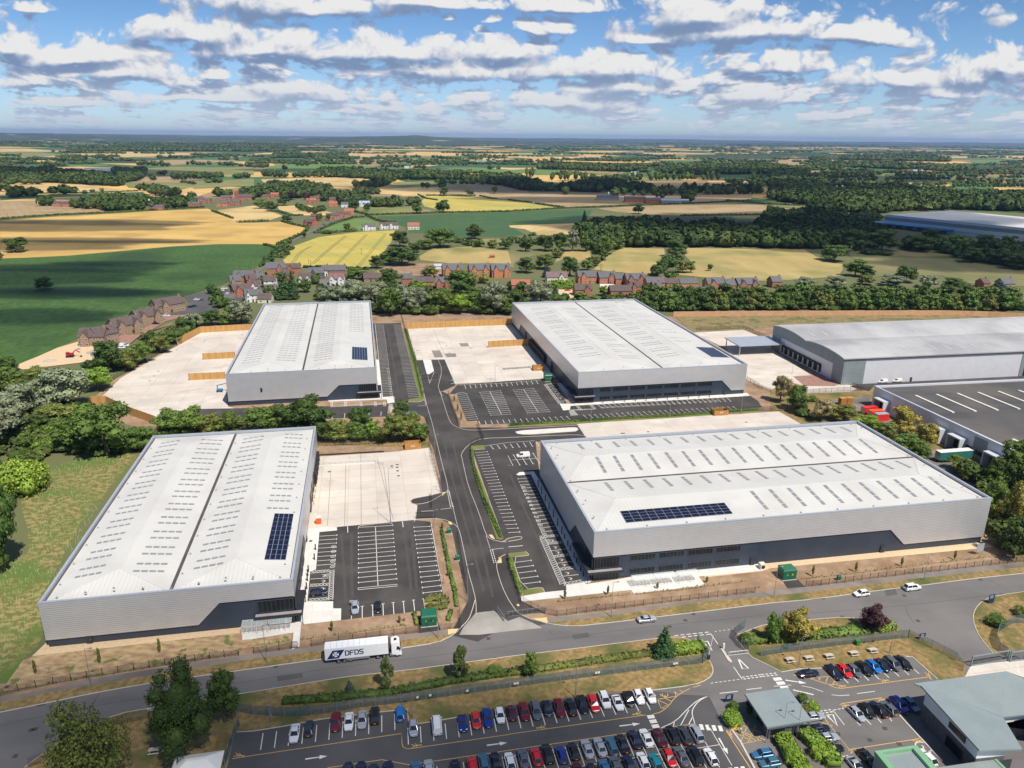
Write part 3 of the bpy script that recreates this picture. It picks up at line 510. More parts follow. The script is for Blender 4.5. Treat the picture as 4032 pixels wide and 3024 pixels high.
bays('B2 570,1022 725,1012 548,1275 708,1263');bays('B2 907,995 1213,970 907,1426 1247,1392',both=True,pitch=2.38);path('B2 1058,942 1080,1455');path('B2 907,958 907,945 1205,928');path('B2 907,1472 1250,1440 1250,1455 907,1488 907,1472')
bays('B2 1390,944 1535,935 1470,1516 1635,1497',both=True);path('B2 1540,895 1655,1545 1480,1560');bays('B3 943,352 943,250 1490,290 1477,185',pitch=2.45);path('B3 850,335 850,330 848,362');path('B2 815,935 818,990',.2);path('B2 1293,892 1300,942',.2)
hatch('B2 498,1335 655,1322');hatch('B2 680,1315 668,1575');hatch('B2 487,1450 650,1440');hatch('B2 475,1578 655,1565');path('B2 490,1395 650,1385');path('B2 480,1515 640,1505')
k_=(G('B2',708,1263)-G('B2',725,1012)).normalized()
for y in(1113,1154,1197,1240,1285):evmark(G('B2',693-(y-1113)*.04,y),k_)
for x,y in((640,1360),):evmark(G('B2',x,y),k_)
for x,y in((603,1363),(600,1412),(595,1478)):wheelchair(G('B2',x,y),k_)
bays('B2 1925,295 2035,285 C2 2,990 105,985');path('B2 1908,270 2012,262');path('B2 1908,270 1930,400 2172,1040');bays('C2 192,513 85,522 425,970 290,985');bays('C2 58,1250 205,1232 128,1438 283,1418')
bays('B2 2060,232 2085,262 C2 245,195 270,235');path('B2 2010,236 C2 0,205 235,190');bays('C2 48,312 105,402 218,298 278,388',both=True);path('C2 38,357 278,342');path('C2 0,320 45,408 0,403',.14);path('C2 5,1115 130,1104',.25)
hatch('C2 275,1030 440,1012');hatch('C2 300,1035 480,1440',1.6);hatch('C2 340,1085 475,1072');hatch('C2 395,1200 530,1180');hatch('C2 450,1310 585,1292');hatch('C2 480,1440 645,1410')
for s in('C2 370,1150 508,1132','C2 425,1258 560,1240','C2 480,1370 620,1355'):path(s)
k2=(G('C2',425,970)-G('C2',192,513)).normalized()
for i in range(13):evmark(G('C2',133,592).lerp(G('C2',318,1003),i/12),k2)
for x,y in((350,1060),):evmark(G('C2',x,y),k2)
for x,y in((380,1058),(405,1118),(428,1162),(460,1226),(482,1272),(513,1342),(538,1390)):wheelchair(G('C2',x,y),k2)
bays('B1 1770,1005 1855,998 1855,1225 1950,1215');bays('B1 1965,985 2150,970 2060,1185 2240,1175',both=True);path('B1 2055,980 2155,1175');bays('C1 45,965 225,950 168,1163 365,1152',both=True);path('C1 135,957 265,1160')
bays('B1 1833,920 1845,950 C1 245,882 262,910');path('B1 1790,922 C1 0,902 280,878');bays('B1 1960,1235 1970,1262 C1 508,1190 540,1222');bays('C1 780,1090 820,1122 1905,1028 1942,1064');bays('C1 655,1180 690,1210 1955,1105 2000,1135')
path('B1 1765,1003 1850,1240');hatch('C1 325,915 455,1085',1.2);hatch('C1 330,915 420,905');hatch('C1 545,1140 760,1130',1.0);hatch('C1 605,1105 640,1140');hatch('C1 720,1095 760,1130');
for i in range(5):path(f'C1 {345+i*24},{935+i*32} {430+i*24},{925+i*32}');wheelchair(G('C1',385+i*22,948+i*30),k2)
for i in range(1,23):ring(mw,G('C1',785+i*47,1120-i*2.75),.6)
for i in range(5):path(f'C1 {530+i*4},{1148+i*9} {575+i*9},{1143+i*9}',.5)
bays('B1 1058,398 1128,397 1120,1025 1210,1020');bays('B1 1213,396 1283,396 1345,1025 1440,1020');path('B1 1055,390 1120,1026');
for i in range(14):ring(mw,G('B1',1165,775).lerp(G('B1',1200,1015),i/13),.55)
hatch('B1 665,1110 1150,1085',.9)
for x in(680,800,935,1060,1140):hatch(f'B1 {x},1105 {x-5},1065',.9)
path('B1 660,1075 1150,1052',.1);bays('B1 680,1215 685,1175 1105,1190 1108,1155',pitch=5);path('B1 680,1215 820,1210',.12)
for i in range(8):path(f'B1 {1175+i*1.5},{1092+i*9} {1208+i*1.2},{1090+i*9}',.5)
for o_ in(-.3,.3):dash('B2 1692,628 1722,775',.6,.3,.2,o_);dash('B2 2068,1140 2102,1262',.6,.3,.2,o_);dash('C3 1455,517 1765,484',1.0,.5,.22,o_*1.3)
path('B2 1458,805 1565,798');path('B2 1625,787 1725,775');dash('B2 1735,780 1775,940',.5,.3,.15);dash('B2 2022,1018 2060,1135',.5,.3,.15);path('B2 2062,1138 2175,1125');dash('C3 1800,472 1975,450',.5,.6,.15)
dash('B1 1490,1048 1502,1098',.5,.3,.18,-.2);dash('B1 1490,1048 1502,1098',.5,.3,.18,.2);path('B1 1425,1105 1500,1098');dash('B1 1620,978 1638,1018',.5,.3,.18,-.2);dash('B1 1620,978 1638,1018',.5,.3,.18,.2);path('B1 1625,978 1720,972')
dash('B1 1512,830 1530,905',.9,.5,.2);dash('B1 1568,810 1530,905',.9,.5,.2);path('C3 1762,487 1828,580',.16);path('C3 1965,778 2040,888',.16);dash('C3 1765,922 2040,885',.6,.4,.15)
for o_ in(-.3,.3):dash('C3 2045,878 2212,855 D3 70,840',.6,.35,.22,o_)
for s in('C3 1740,555 1780,640 1700,565','C3 2003,705 2095,793 2042,797'):path(s+' '+s.split()[1],.3)
b0,b1=G('B3',80,1357),G('B3',57,1503)
bays('B3 80,1357 57,1503 1113,1203 1113,1347',n=9,t=0);path('B3 1225,1188 1227,1328');bays('B3 1340,1310 1345,1455 C3 1205,1085 1240,1153',n=20,t=0)
RA,RB=G('E2',95,1055),G('E3',240,940);RV_=(G('E3',185,1270)-G('E3',60,970)).normalized()*5.1
def row2(i):return RA.lerp(RB,i/11)
for i in range(-9,19):
 p=row2(i);flat(mw,[p,p+RV_],.12,ZM)
 if i>4:flat(mw,[p+RV_,p+RV_*2],.12,ZM)
flat(mw,[row2(3)+RV_,row2(18)+RV_],.12,ZM+.004)
YL=.15
path('A3 2020,1580 B3 0,1550 1285,1360 1290,1450 1300,1480 1340,1495 2212,1370 C3 0,1367 1203,1198',YL,my);path('B3 640,1659 1115,1588 1350,1632 2212,1508 C3 0,1507 1250,1325',YL,my)
path('C3 1335,1313 1630,1275',YL,my);path('C3 1265,1190 1330,1175 1400,1120 1450,1050 1520,1000 1585,968',YL,my,1);path('C3 1610,958 1680,938',YL,my)
for s in('C3 1305,1062 1465,1035','C3 1305,1070 1335,1140 1400,1105','C3 1330,1140 1365,1140','C3 1312,1072 1400,1110','C3 1365,1052 1425,1080','C3 1448,990 1465,1035','C3 1448,990 1480,1020','C3 1492,980 1525,998'):path(s,YL,my)
wheelchair(G('C3',1368,1022),Vector((-1,.2,0)),my,1.3)
path('C3 1335,1310 1460,1255 1570,1140 1650,1070 1755,1028',.16,mw,1);path('C3 1755,1028 1660,1075 1605,1150 1605,1200 1628,1275',.16,mw,1)
for s in('C3 1440,1298 1450,1262','C3 1505,1288 1575,1155','C3 1575,1280 1608,1215'):path(s,.16)
for s in('C3 1215,1218 1275,1210','C3 1235,1258 1295,1250','C3 1255,1300 1315,1292'):path(s,.95)
for i in range(4):path(f'C3 {1678+i*55},{1280+i*4} {1695+i*55},{1328+i*4}',.75)
for i in range(3):path(f'E3 {1745+i*90},{1379-i*10} {1765+i*90},{1420-i*10}',.75)
for s in('B3 447,1583 640,1556','B3 2028,1463 2205,1440','C3 972,1295 1152,1273','C3 1838,1400 1917,1540','D3 135,895 318,922'):arrow(s)
for s in('B3 1400,1467 1440,1462','C3 305,1305 270,1310','C3 360,1470 325,1477','C3 1140,1187 1105,1192','C3 1930,1352 1940,1375','D3 610,948 645,945','D3 985,900 1020,896','D3 640,1118 675,1114','D3 955,1066 990,1062','D3 1375,845 1385,860','D3 715,1517 750,1513','D3 1270,1430 1305,1424','A3 2070,1548 2100,1552'):walker(s)
for s,w in(('C3 1843,1010 2003,992',.16),('C3 2077,978 2212,962',.16),('D3 275,945 360,960 463,997',.14),('D3 535,1022 600,1030 692,1025',.14),('D3 757,1013 913,992',.14),('D3 32,948 185,938',.14),('D3 200,980 380,1022',.3),('D3 650,1140 787,1292',.13),('D3 545,1155 648,1285',.14),('D3 505,1578 680,1553 695,1575',.14),('D3 1130,1205 1175,1245',.1)):path(s,w)
bays('D3 640,880 683,922 1255,800 1298,840',n=7,t=0);bays('D3 835,1235 880,1283 1040,1225 1062,1253',n=2,t=0)
for o_ in(-.3,.3):dash('D3 440,1175 545,1160',.6,.35,.22,o_)
dash('D3 555,1155 655,1138',.6,.35,.18);path('D3 495,1200 548,1195 587,1292 495,1200',.32)
for s in('D3 30,888 100,882','D3 58,924 128,918','D3 88,958 155,952'):path(s,.95)
for s in('D3 345,880 500,930 560,958 615,968 1375,868 1408,895','D3 345,880 520,860 590,932 540,935 500,930','D3 440,868 425,895','D3 505,862 485,915','D3 562,905 545,932','D3 618,1100 975,1047','D3 425,1168 690,1500 1310,1403','D3 450,1265 545,1290','D3 200,850 250,855','E4 -80,800 430,980','E3 1695,840 2040,1379','E3 2300,1700 2040,1379'):path(s,YL+.03,my)
for s in('E3 1720,740 1920,1030 2212,975','E3 1850,740 2212,870','E3 1790,795 2140,990','E3 1830,870 2080,1000','E3 1900,735 1830,890','E3 2020,720 1905,1000','E3 2120,765 2010,1010','E3 2175,910 2145,990'):path(s,YL,my)
ring(mw,G('E5',710,1375),1.35,.2,n=20);path('E5 690,1345 720,1375 700,1395 735,1405',.2);bays('E5 770,1435 810,1430 790,1465 820,1462',n=3,t=0,w=.2)
path('D3 2150,750 2180,880',.14);path('D3 2085,785 2212,905',.14)
def letters(s,ws):
 pass
mw.build('white_road_markings',m_white)['kind']='structure';my.build('yellow_road_markings',m_yell)['kind']='structure'
mi=MB()
for s in('A3 60,952','A3 340,1110','A3 375,1103','A3 272,1330','A3 308,1322','A3 445,1383','A3 133,1557','B3 190,776','B3 2042,533','B3 2105,705','C3 1615,318','C3 1545,373','C3 1412,428','D3 462,182','D3 1288,378','D3 630,343','D3 1832,20','D3 2022,150','D3 1168,158','D3 1000,1315','D3 868,1417','D3 1125,1452','D3 590,1363','B2 655,460','B2 1200,410','B2 1248,398','B2 1247,422','B2 1251,452','B2 1259,495','B2 495,1063','A1 1342,843','A1 1380,800','A1 1305,884','A1 1783,523','A1 1775,540','A1 1538,617','A1 2110,483','B1 1678,578','B1 1883,600','B1 1898,597','B1 1702,643','B1 1422,620','C1 1222,1328','C1 990,1342','C1 1010,1341','C1 2075,1245'):
 t_,q_=s.split();x_,y_=map(float,q_.split(','));c=G(t_,x_,y_);a=.45
 mi.add([(c.x-a,c.y-a,.050),(c.x+a,c.y-a,.050),(c.x+a,c.y+a,.050),(c.x-a,c.y+a,.050)],[(0,1,2,3)])
mi.build('drain_covers',m_iron)['kind']='structure'
sm,st=MB(),MB()
for s in('A3 0,1290 500,1180 1000,1090 1600,990 2212,900','B3 0,900 600,800 1300,715 2212,600','C3 0,590 700,500 1000,455 2212,330','D3 0,330 1000,270 2212,120','D3 1180,250 1200,330 1260,400','C3 360,460 380,500','D2 1900,1400 2100,1500'):flat(sm,smoothp(parse(s)),.09,.040)
for s in('E2 0,880 1100,730 2212,560','D3 700,1180 900,1350'):flat(sm,parse(s),.06,.046)
for s in('B2 1070,330 1215,880','B2 1130,420 1195,900','B2 800,400 790,930','B2 930,300 935,930','B2 670,440 640,930','B1 1560,432 1680,700'):flat(sm,parse(s),.10,.032)
for s in('B2 1650,150 1700,420 1780,700 1900,1100 2000,1500','B2 1720,150 1780,420 1860,700 1990,1150 2080,1550','B2 760,1000 790,1400 800,1600','B2 850,1000 850,1400 860,1560','B2 1310,960 1370,1500','B2 1370,940 1420,1500','C2 20,480 150,800 330,1200 420,1450','B1 1160,400 1260,1000','B2 850,1600 1100,1590 1420,1540'):flat(st,smoothp(parse(s)),.75,.0435)
for s in('B1 1545,620 1620,618 1650,680 1575,682','B1 1660,648 1755,644 1762,676 1680,680','B1 1785,556 1862,556 1875,584 1805,586','D3 1000,110 1090,95 1110,150 1010,165','C3 560,500 700,480 715,520 575,540','B3 200,860 420,830 425,870 205,905','C2 2010,100 2150,92 2160,120 2020,128'):
 P=parse(s);P=P if area(P)>0 else P[::-1];v,f=tri_poly(P,.0445);st.add(v,f)
sm.build('road_seams',mat('bitumen_seam',(.035,.033,.032),(.06,.055,.05),1,rough=.8))['kind']='structure'
st.build('worn_patches',mat('worn_surface_patch',(.105,.098,.092),(.13,.12,.115),.5,rough=.9,trans=.55,detail=8))['kind']='structure'
# ---------- building materials
m_clad=mat('silver_profiled_cladding',(.60,.605,.62),(.64,.645,.66),.3,rough=.36,metal=.45,extra=bands(2,.5,.04,.80,.30))
m_cladv=mat('grey_green_panels',(.20,.24,.25),(.23,.27,.28),.3,rough=.5,extra=bands(2,1.0,.03,.82,.2))
m_dark=mat('anthracite_panels',(.026,.040,.064),(.034,.049,.074),.2,rough=.45,extra=bands(0,1.0,.0,.90,.06))
m_roof=mat('white_roof_sheet',(.53,.525,.505),(.575,.57,.545),.07,rough=.55,detail=8,spec=.3,col3=(.50,.49,.47),scale3=.09,fac3=(.48,.72),extra=bands(1,1.0,.02,.88,.14))
m_roofx=mat('white_roof_sheet_cross',(.53,.525,.505),(.575,.57,.545),.07,rough=.55,detail=8,spec=.3,col3=(.50,.49,.47),scale3=.09,fac3=(.48,.72),extra=bands(0,1.0,.02,.88,.14))
m_roofg=mat('weathered_grey_roof',(.42,.42,.42),(.46,.46,.46),.05,rough=.6,detail=8,spec=.3,col3=(.31,.31,.32),scale3=.03,extra=bands(0,1.0,0,.93,.15))
m_lightf=mat('faded_rooflight',(.40,.43,.47),rough=.5)
m_light=mat('grey_rooflight',(.21,.22,.225),(.26,.27,.275),.4,rough=.3)
m_par=mat('pale_grey_flashing',(.42,.46,.52),(.46,.50,.56),.5,rough=.4,metal=.3)
m_gut=mat('dark_gutter',(.06,.05,.048),(.09,.075,.07),.5,rough=.8)  # one dark brown tone for valley and edge gutters
m_pv=mat('solar_cells',(.005,.007,.022),(.008,.011,.032),.5,rough=.18,extra=None)
m_pvf=mat('solar_frame',(.42,.46,.55),rough=.4,metal=.5)
m_glass=mat('dark_glazing',(.008,.011,.015),(.016,.020,.024),.35,rough=.12,spec=.35)
m_frame=mat('grey_frames',(.060,.068,.080),rough=.4,metal=.3)
m_door=mat('charcoal_door',(.025,.028,.035),(.035,.038,.045),.5,rough=.5)
m_canopy=mat('canopy_top',(.28,.26,.27),(.34,.31,.32),.4,rough=.5)
m_steel=mat('galvanised_steel',(.36,.38,.40),(.44,.46,.48),2,rough=.4,metal=.6)
m_dsteel=mat('dark_steel',(.035,.038,.045),rough=.5,metal=.4)
m_wood=mat('golden_timber',(.46,.25,.075),(.55,.32,.11),.6,stretch=(3,3,.4),rough=.8,extra=bands(2,.22,0,.82,.12))
m_woodd=mat('orange_timber',(.42,.19,.045),(.50,.25,.07),.6,rough=.8,extra=bands(2,.2,.02,.75,.2))
m_wpost=mat('timber_post',(.30,.17,.07),rough=.8)
m_wpanel=mat('white_panels',(.58,.60,.64),(.62,.64,.68),.3,rough=.45,metal=.1,extra=bands(2,1.0,.01,.95,.05))
m_brickd=mat('dark_brindle_brick',(.075,.068,.070),(.12,.11,.11),1.5,rough=.9,detail=8,extra=bands(2,.3,.01,.85,.15))
m_felt=mat('dark_roof_felt',(.055,.055,.058),(.085,.085,.086),.05,stretch=(.3,3,1),rough=.9,detail=8,extra=bands(0,1.1,.0,.88,.06),col3=(.11,.10,.09),scale3=.04)
m_zinc=mat('grey_green_standing_seam',(.30,.355,.355),(.33,.385,.385),.25,rough=.4,metal=.3,extra=bands(0,.45,.04,.72,.18))
m_green=mat('mint_green_cladding',(.17,.36,.20),(.20,.40,.24),.5,rough=.5,extra=bands(0,.5,.02,.8,.12))
m_whiter=mat('white_render',(.70,.70,.68),(.66,.66,.64),.4,rough=.7)
m_red=mat('red_paint',(.55,.02,.025),rough=.35);m_yellow=mat('yellow_paint',(.75,.48,.02),rough=.4);m_orange=mat('orange_plastic',(.75,.10,.015),rough=.45)
m_subst=mat('dark_green_grp',(.012,.115,.062),(.016,.13,.07),1,rough=.45);m_blue=mat('blue_machine_paint',(.02,.15,.36),rough=.4)
m_black=mat('black_rubber',(.016,.016,.018),rough=.7);m_warm=mat('cream_paint',(.62,.58,.48),rough=.5)
def wall_poly(side,w,l,pts,out0,out1):
 """prism on a wall: pts (along, z); side f,l,r,b; out = distance proud of the wall"""
 def P(a,z,o):return{'f':(a,-o,z),'b':(a,l+o,z),'l':(-o,a,z),'r':(w+o,a,z)}[side]
 A=[P(a,z,out0)for a,z in pts];B=[P(a,z,out1)for a,z in pts]
 ar=sum(pts[i-1][0]*pts[i][1]-pts[i][0]*pts[i-1][1]for i in range(len(pts)))
 if(ar>0)!=(side in 'fr'):A=A[::-1];B=B[::-1]
 return MB().hull(A,B)
def rect(a0,a1,z0,z1):return[(a0,z0),(a1,z0),(a1,z1),(a0,z1)]
def window(parent,side,w,l,a0,a1,z0,z1,n=6,o=.30,name='window',m=None):
 """frame with mullions; the glass is its pane"""
 mb=MB()
 def bx(p,q,r,s,d=.10):
  k=wall_poly(side,w,l,rect(p,q,r,s),o-.04,o+d);mb.add(k.v,k.f)
 t=.13;bx(a0,a1,z0,z0+t);bx(a0,a1,z1-t,z1);bx(a0,a0+t,z0+t,z1-t);bx(a1-t,a1,z0+t,z1-t)
 for i in range(1,n):x=a0+(a1-a0)*i/n;bx(x-.045,x+.045,z0+t,z1-t,.06)
 f=mb.build(name,m or m_frame,parent);wall_poly(side,w,l,rect(a0+t/2,a1-t/2,z0+t/2,z1-t/2),o-.03,o+.015).build('pane',m_glass,f);return f
def hip_roof(parent,w,l,h,axis='y',spans=2,inset=10.0,rise=1.55,edge=.9,lights=(),mroof=None):
 """valley-and-ridge roof behind the parapet; returns z(a,b) across/along"""
 A,B=(w,l)if axis=='y' else(l,w);e=edge;z0=h-.85;sw=(A-2*e)/spans
 T=(lambda a,b,z:(a,b,z))if axis=='y' else(lambda a,b,z:(b,a,z))
 def fix(mb,vs,fs):mb.add([T(*v)for v in vs],fs if axis=='y' else[f[::-1]for f in fs])
 ridge=MB()
 for s in range(spans):
  g0,g1=e+s*sw,e+(s+1)*sw;am=(g0+g1)/2;i0,i1=e+inset,B-e-inset;zr=z0+rise
  vs=[(g0,e,z0),(g1,e,z0),(g1,B-e,z0),(g0,B-e,z0),(am,i0,zr),(am,i1,zr)]
  for fc_ in((0,4,5,3),(1,2,5,4),(0,1,4),(2,3,5)):q_=MB();fix(q_,[vs[k]for k in fc_],[tuple(range(len(fc_)))]);q_.build('roof_slope' if len(fc_)>3 else 'hip_end',m_roof if(axis=='y')==(len(fc_)>3)else m_roofx,parent)
  for p,q in(((am,i0,zr+.02),(am,i1,zr+.02)),((g0,e,z0+.04),(am,i0,zr+.02)),((g1,e,z0+.04),(am,i0,zr+.02)),((am,i1,zr+.02),(g0,B-e,z0+.04)),((am,i1,zr+.02),(g1,B-e,z0+.04))):
   ridge.bar(T(*p),T(*q),.34,.06)
 ridge.build('ridge_flashing',m_roof,parent)
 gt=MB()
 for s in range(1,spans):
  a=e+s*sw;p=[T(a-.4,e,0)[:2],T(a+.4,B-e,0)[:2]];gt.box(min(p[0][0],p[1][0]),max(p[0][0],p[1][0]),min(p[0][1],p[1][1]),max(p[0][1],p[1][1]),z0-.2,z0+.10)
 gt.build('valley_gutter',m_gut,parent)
 def zr_(a):
  q=(a-e)%sw;return z0+rise*(1-abs(q-sw/2)/(sw/2))
 return T,zr_,sw
def rooflights(parent,T,zf,rows_,n=4):
 """rows_: (a0, a1, b, width) strips of four translucent sheets; one part per strip"""
 made=0;rest=MB()
 for a0,a1,b,wd in rows_:
  mb=MB()if made<100 else rest
  for i in range(n):
   p,q=a0+(a1-a0)*i/n+.17,a0+(a1-a0)*(i+1)/n-.17
   c=[T(p,b-wd/2,zf(p)+.05),T(q,b-wd/2,zf(q)+.05),T(q,b+wd/2,zf(q)+.05),T(p,b+wd/2,zf(p)+.05)]
   d=[(x,y,z-.08)for x,y,z in c];mb.hull(d,c)
  if made<100:mb.build('rooflight',m_light,parent)
  made+=1
 if rest.v:rest.build('rooflight',m_light,parent)['kind']='stuff'
def solar(parent,T,zf,a0,a1,b0,b1,na,nb):
 f,c=MB(),MB()
 def quad(mb,p,q,r,s,z0,z1):
  k=[T(p,r,zf(p)+z1),T(q,r,zf(q)+z1),T(q,s,zf(q)+z1),T(p,s,zf(p)+z1)];mb.hull([(x,y,z-(z1-z0))for x,y,z in k],k)
 quad(f,a0,a1,b0,b1,.10,.16)
 fr=f.build('solar_array',m_pvf,parent)
 da,db=(a1-a0)/na,(b1-b0)/nb
 for i in range(na):
  for j in range(nb):quad(c,a0+i*da+.06,a0+(i+1)*da-.06,b0+j*db+.06,b0+(j+1)*db-.06,.16,.19)
 c.build('solar_cells',m_pv,fr)
def shell(name,x,y,w,l,ang,h,label,cut=None,cutl=None,axis='y',group='new silver distribution warehouses',**k):
 """cut: front cladding outline, cutl: left, cutr: right"""
 t=empty(name,(x,y,0),R(ang),label,'warehouse',group)
 MB().box(.3,w-.3,.3,l-.3,0,h-1.3).build('lower_wall',m_dark,t)
 for side,W_,pts in(('f',w,cut),('l',l,cutl),('r',l,k.get('cutr')),('b',w,None)):
  pts=pts or rect(0 if side in 'fb' else.3,W_ if side in 'fb' else W_-.3,2.0,h-.25)
  wall_poly(side,w,l,pts,-.30,.0).build('cladding',m_clad,t)
 p=MB()
 for a in((-.04,w+.04,-.04,.55),(-.04,w+.04,l-.55,l+.04)):p.box(*a,h-.25,h)
 for a in((-.04,.55,.55,l-.55),(w-.55,w+.04,.55,l-.55)):p.box(*a,h-.25,h)
 p.build('parapet_cap',m_par,t)
 q=MB();zi=h-1.3
 q.box(.3,.5,.5,l-.5,zi,h-.25);q.box(w-.5,w-.3,.5,l-.5,zi,h-.25);q.box(.3,w-.3,.3,.5,zi,h-.25);q.box(.3,w-.3,l-.5,l-.3,zi,h-.25)
 q.build('parapet_upstand',m_par,t)
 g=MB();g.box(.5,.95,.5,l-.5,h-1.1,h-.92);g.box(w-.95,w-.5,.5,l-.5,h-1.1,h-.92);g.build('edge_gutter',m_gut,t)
 return t
def entrance(t,w,l,h,a0,a1,right=False,depth_=6.5,z2=6.9):
 """two storey glazed corner with a flat canopy"""
 side='f';window(t,'f',w,l,a0,a1,3.6,z2-.1,8,.02,'window');window(t,'f',w,l,a0,a1,.1,2.55,8,.02,'window')
 s2='r' if right else 'l';window(t,s2,w,l,.35,depth_,3.6,z2-.1,6,.02);window(t,s2,w,l,.35,depth_,.1,2.55,6,.02)
 c=MB();x0,x1=(a0-1.0,a1+2.0)if right else(a0-2.0,a1+.9)
 if right:c.prism([(x0,-1.4),(x1,-1.4),(x1,depth_+2),(w,depth_+2),(w,0),(x0,0)],2.75,3.35)
 else:c.prism([(x0,-1.4),(x1,-1.4),(x1,0),(0,0),(0,depth_+8),(x0,depth_+8)],2.75,3.35)
 cp=c.build('canopy',m_dsteel,t)
 d=MB();xx=(x0+.3,x1-.3);d.box(xx[0],xx[1],-1.2,-.1,3.35,3.37);d.build('canopy_deck',m_canopy,cp)
 m=MB();px=x1-.15 if right else x0+.15;m.tube((px,-1.2,0),(px,-1.2,2.75),.09);m.tube((px,depth_+1.5,0),(px,depth_+1.5,2.75),.09);m.build('canopy_post',m_dsteel,cp)
def dock(t,side,w,l,c,wd=3.4,hh=4.4,name='dock_leveller'):
 """shelter frame round a raised door with a dark opening"""
 m=MB()
 for p,q,r,s in((c-wd/2,c-wd/2+.6,.9,hh),(c+wd/2-.6,c+wd/2,.9,hh),(c-wd/2+.6,c+wd/2-.6,hh-.8,hh)):
  k=wall_poly(side,w,l,rect(p,q,r,s),0,.9);m.add(k.v,k.f)
 d=m.build('dock_shelter',m_black,t);wall_poly(side,w,l,rect(c-wd/2+.6,c+wd/2-.6,1.1,hh-.8),0,.05).build('dock_door',m_par,d)
def doorp(t,side,w,l,a0,a1,z1,m=None,z0=0.02,o=.05,name='door'):
 d=wall_poly(side,w,l,rect(a0,a1,z0,z1),-.35,o).build(name,m or m_door,t)
 k=wall_poly(side,w,l,rect(a0+(a1-a0)*.8,a0+(a1-a0)*.8+.12,1.0,1.2),o,o+.08);k.build('handle',m_steel,d);return d
def anchors(t,T,zf,pts):
 m=MB().box(-.25,.25,-.2,.2,.02,.12).tube((0,0,.1),(0,0,.5),.06);f=m.build('roof_anchor',m_steel,t)
 for i,(a,b)in enumerate(pts):o=f if i==0 else link(f.data,'roof_anchor',t);o.location=T(a,b,zf(a))
def bollard(P,label,group,h=2.6):
 t=empty('lighting_bollard',P,0,label,'bollard',group);MB().box(-.13,.13,-.13,.13,0,h).build('post',m_dsteel,t);MB().box(-.2,.2,-.2,.2,0,.06).build('base_plate',m_steel,t);return t
ORD=['first','second','third','fourth','fifth','sixth','seventh','eighth','ninth','tenth','eleventh','twelfth','thirteenth','fourteenth','fifteenth','sixteenth','seventeenth','eighteenth','nineteenth','twentieth']
ORD+=['twenty-'+o for o in ORD[:9]]+['thirtieth']+['thirty-'+o for o in ORD[:9]]+['fortieth']
def nth(i):return ORD[i]if i<len(ORD)else ORD[i%10]+' after the fortieth'
# ---------- warehouse 1: near left
w,l,h=54.1,99.2,11.75
t=B1=shell('warehouse',-103.6,142.4,w,l,11.0,h,'silver warehouse at lower left with four long rows of rooflights beside the sown slope',cut=[(0,2),(32.3,2),(37.4,7.3),(w,7.3),(w,h-.25),(0,h-.25)],cutr=[(.3,6.9),(30,6.9),(34.5,2.2),(l-.3,2.2),(l-.3,h-.25),(.3,h-.25)])
T,zf,sw=hip_roof(t,w,l,h)
rw=[]
bs=[];b=9.5
while b<92:bs.append(b);b+=3.3 if len(bs)%2 else 4.6
for k,(a0,a1)in enumerate(((3.9,10.1),(16.9,24.0),(30.3,37.4),(44.1,50.2))):
 for b in bs:
  if k==3 and b<36:continue
  rw.append((a0,a1,b+(.8 if k in(0,3)else 0),.8))
rooflights(t,T,zf,rw);solar(t,T,zf,46.6,51.6,10.0,34.0,4,10)
anchors(t,T,zf,[(3+6*i,2.2)for i in range(9)]+[(1.7,8+9*i)for i in range(10)]+[(28.2,8+9*i)for i in range(10)]+[(w-2.5,8+9*i)for i in range(10)])
entrance(t,w,l,h,w-8.3,w-.3,right=True)
for i in range(2):doorp(t,'f',w,l,8.2+i*60,9.4+i*60,2.05)if i==0 else None
for a in(8.5,13.5,18.5,23.5):window(t,'r',w,l,a,a+3.4,4.5,6.2,4,.0);window(t,'r',w,l,a,a+3.4,1.0,2.6,4,.0)
for b in(56,63,70):doorp(t,'r',w,l,b,b+4.2,5.4,o=.12,name='roller_door')
for c in(76,80,84,88,92):dock(t,'r',w,l,c)
doorp(t,'r',w,l,38,39.2,2.3)
# ---------- warehouse 4: near right
w,l,h=116.7,62.2,14.34
t=B4=shell('warehouse',21.4,171.5,w,l,10.85,h,'silver warehouse at lower right with long solar strip and road-facing office windows',axis='x',cut=[(0,7.05),(86,7.05),(91.1,2),(w,2),(w,h-.25),(0,h-.25)],cutl=[(.3,7.0),(17.7,7.0),(22.8,2),(l-.3,2),(l-.3,h-.25),(.3,h-.25)])
T,zf,sw=hip_roof(t,w,l,h,'x',inset=10)
rw=[]
for i in range(17):rw.append((52.3,58.6,12.0+i*5.98,1.05))
for i in range(17):rw.append((35.0,44.9,14.0+i*5.72,1.05))
for i in range(17):rw.append((21.9,29.1,12.0+i*5.98,1.05))
for i in range(11):rw.append((4.8,14.6,50.6+i*5.72,1.05))
rooflights(t,T,zf,rw,4);solar(t,T,zf,4.2,9.6,10,40.1,4,13)
anchors(t,T,zf,[(2.2,4+11*i)for i in range(11)]+[(8+8*i,2.2)for i in range(7)]+[(8+8*i,w-2.5)for i in range(7)]+[(l-2,5+12*i)for i in range(10)])
entrance(t,w,l,h,.3,7.1)
for a0 in(10.2,18.2,26.3,34.3):window(t,'f',w,l,a0,a0+7.0,4.8,6.5,7,-.28);window(t,'f',w,l,a0,a0+7.0,.9,2.6,7,-.28)
doorp(t,'f',w,l,83.9,85.1,2.15);doorp(t,'f',w,l,44.5,45.7,2.15)
wall_poly('f',w,l,rect(.9,5.6,6.6,6.9),-.2,.1).build('fascia_strip',m_dsteel,t)
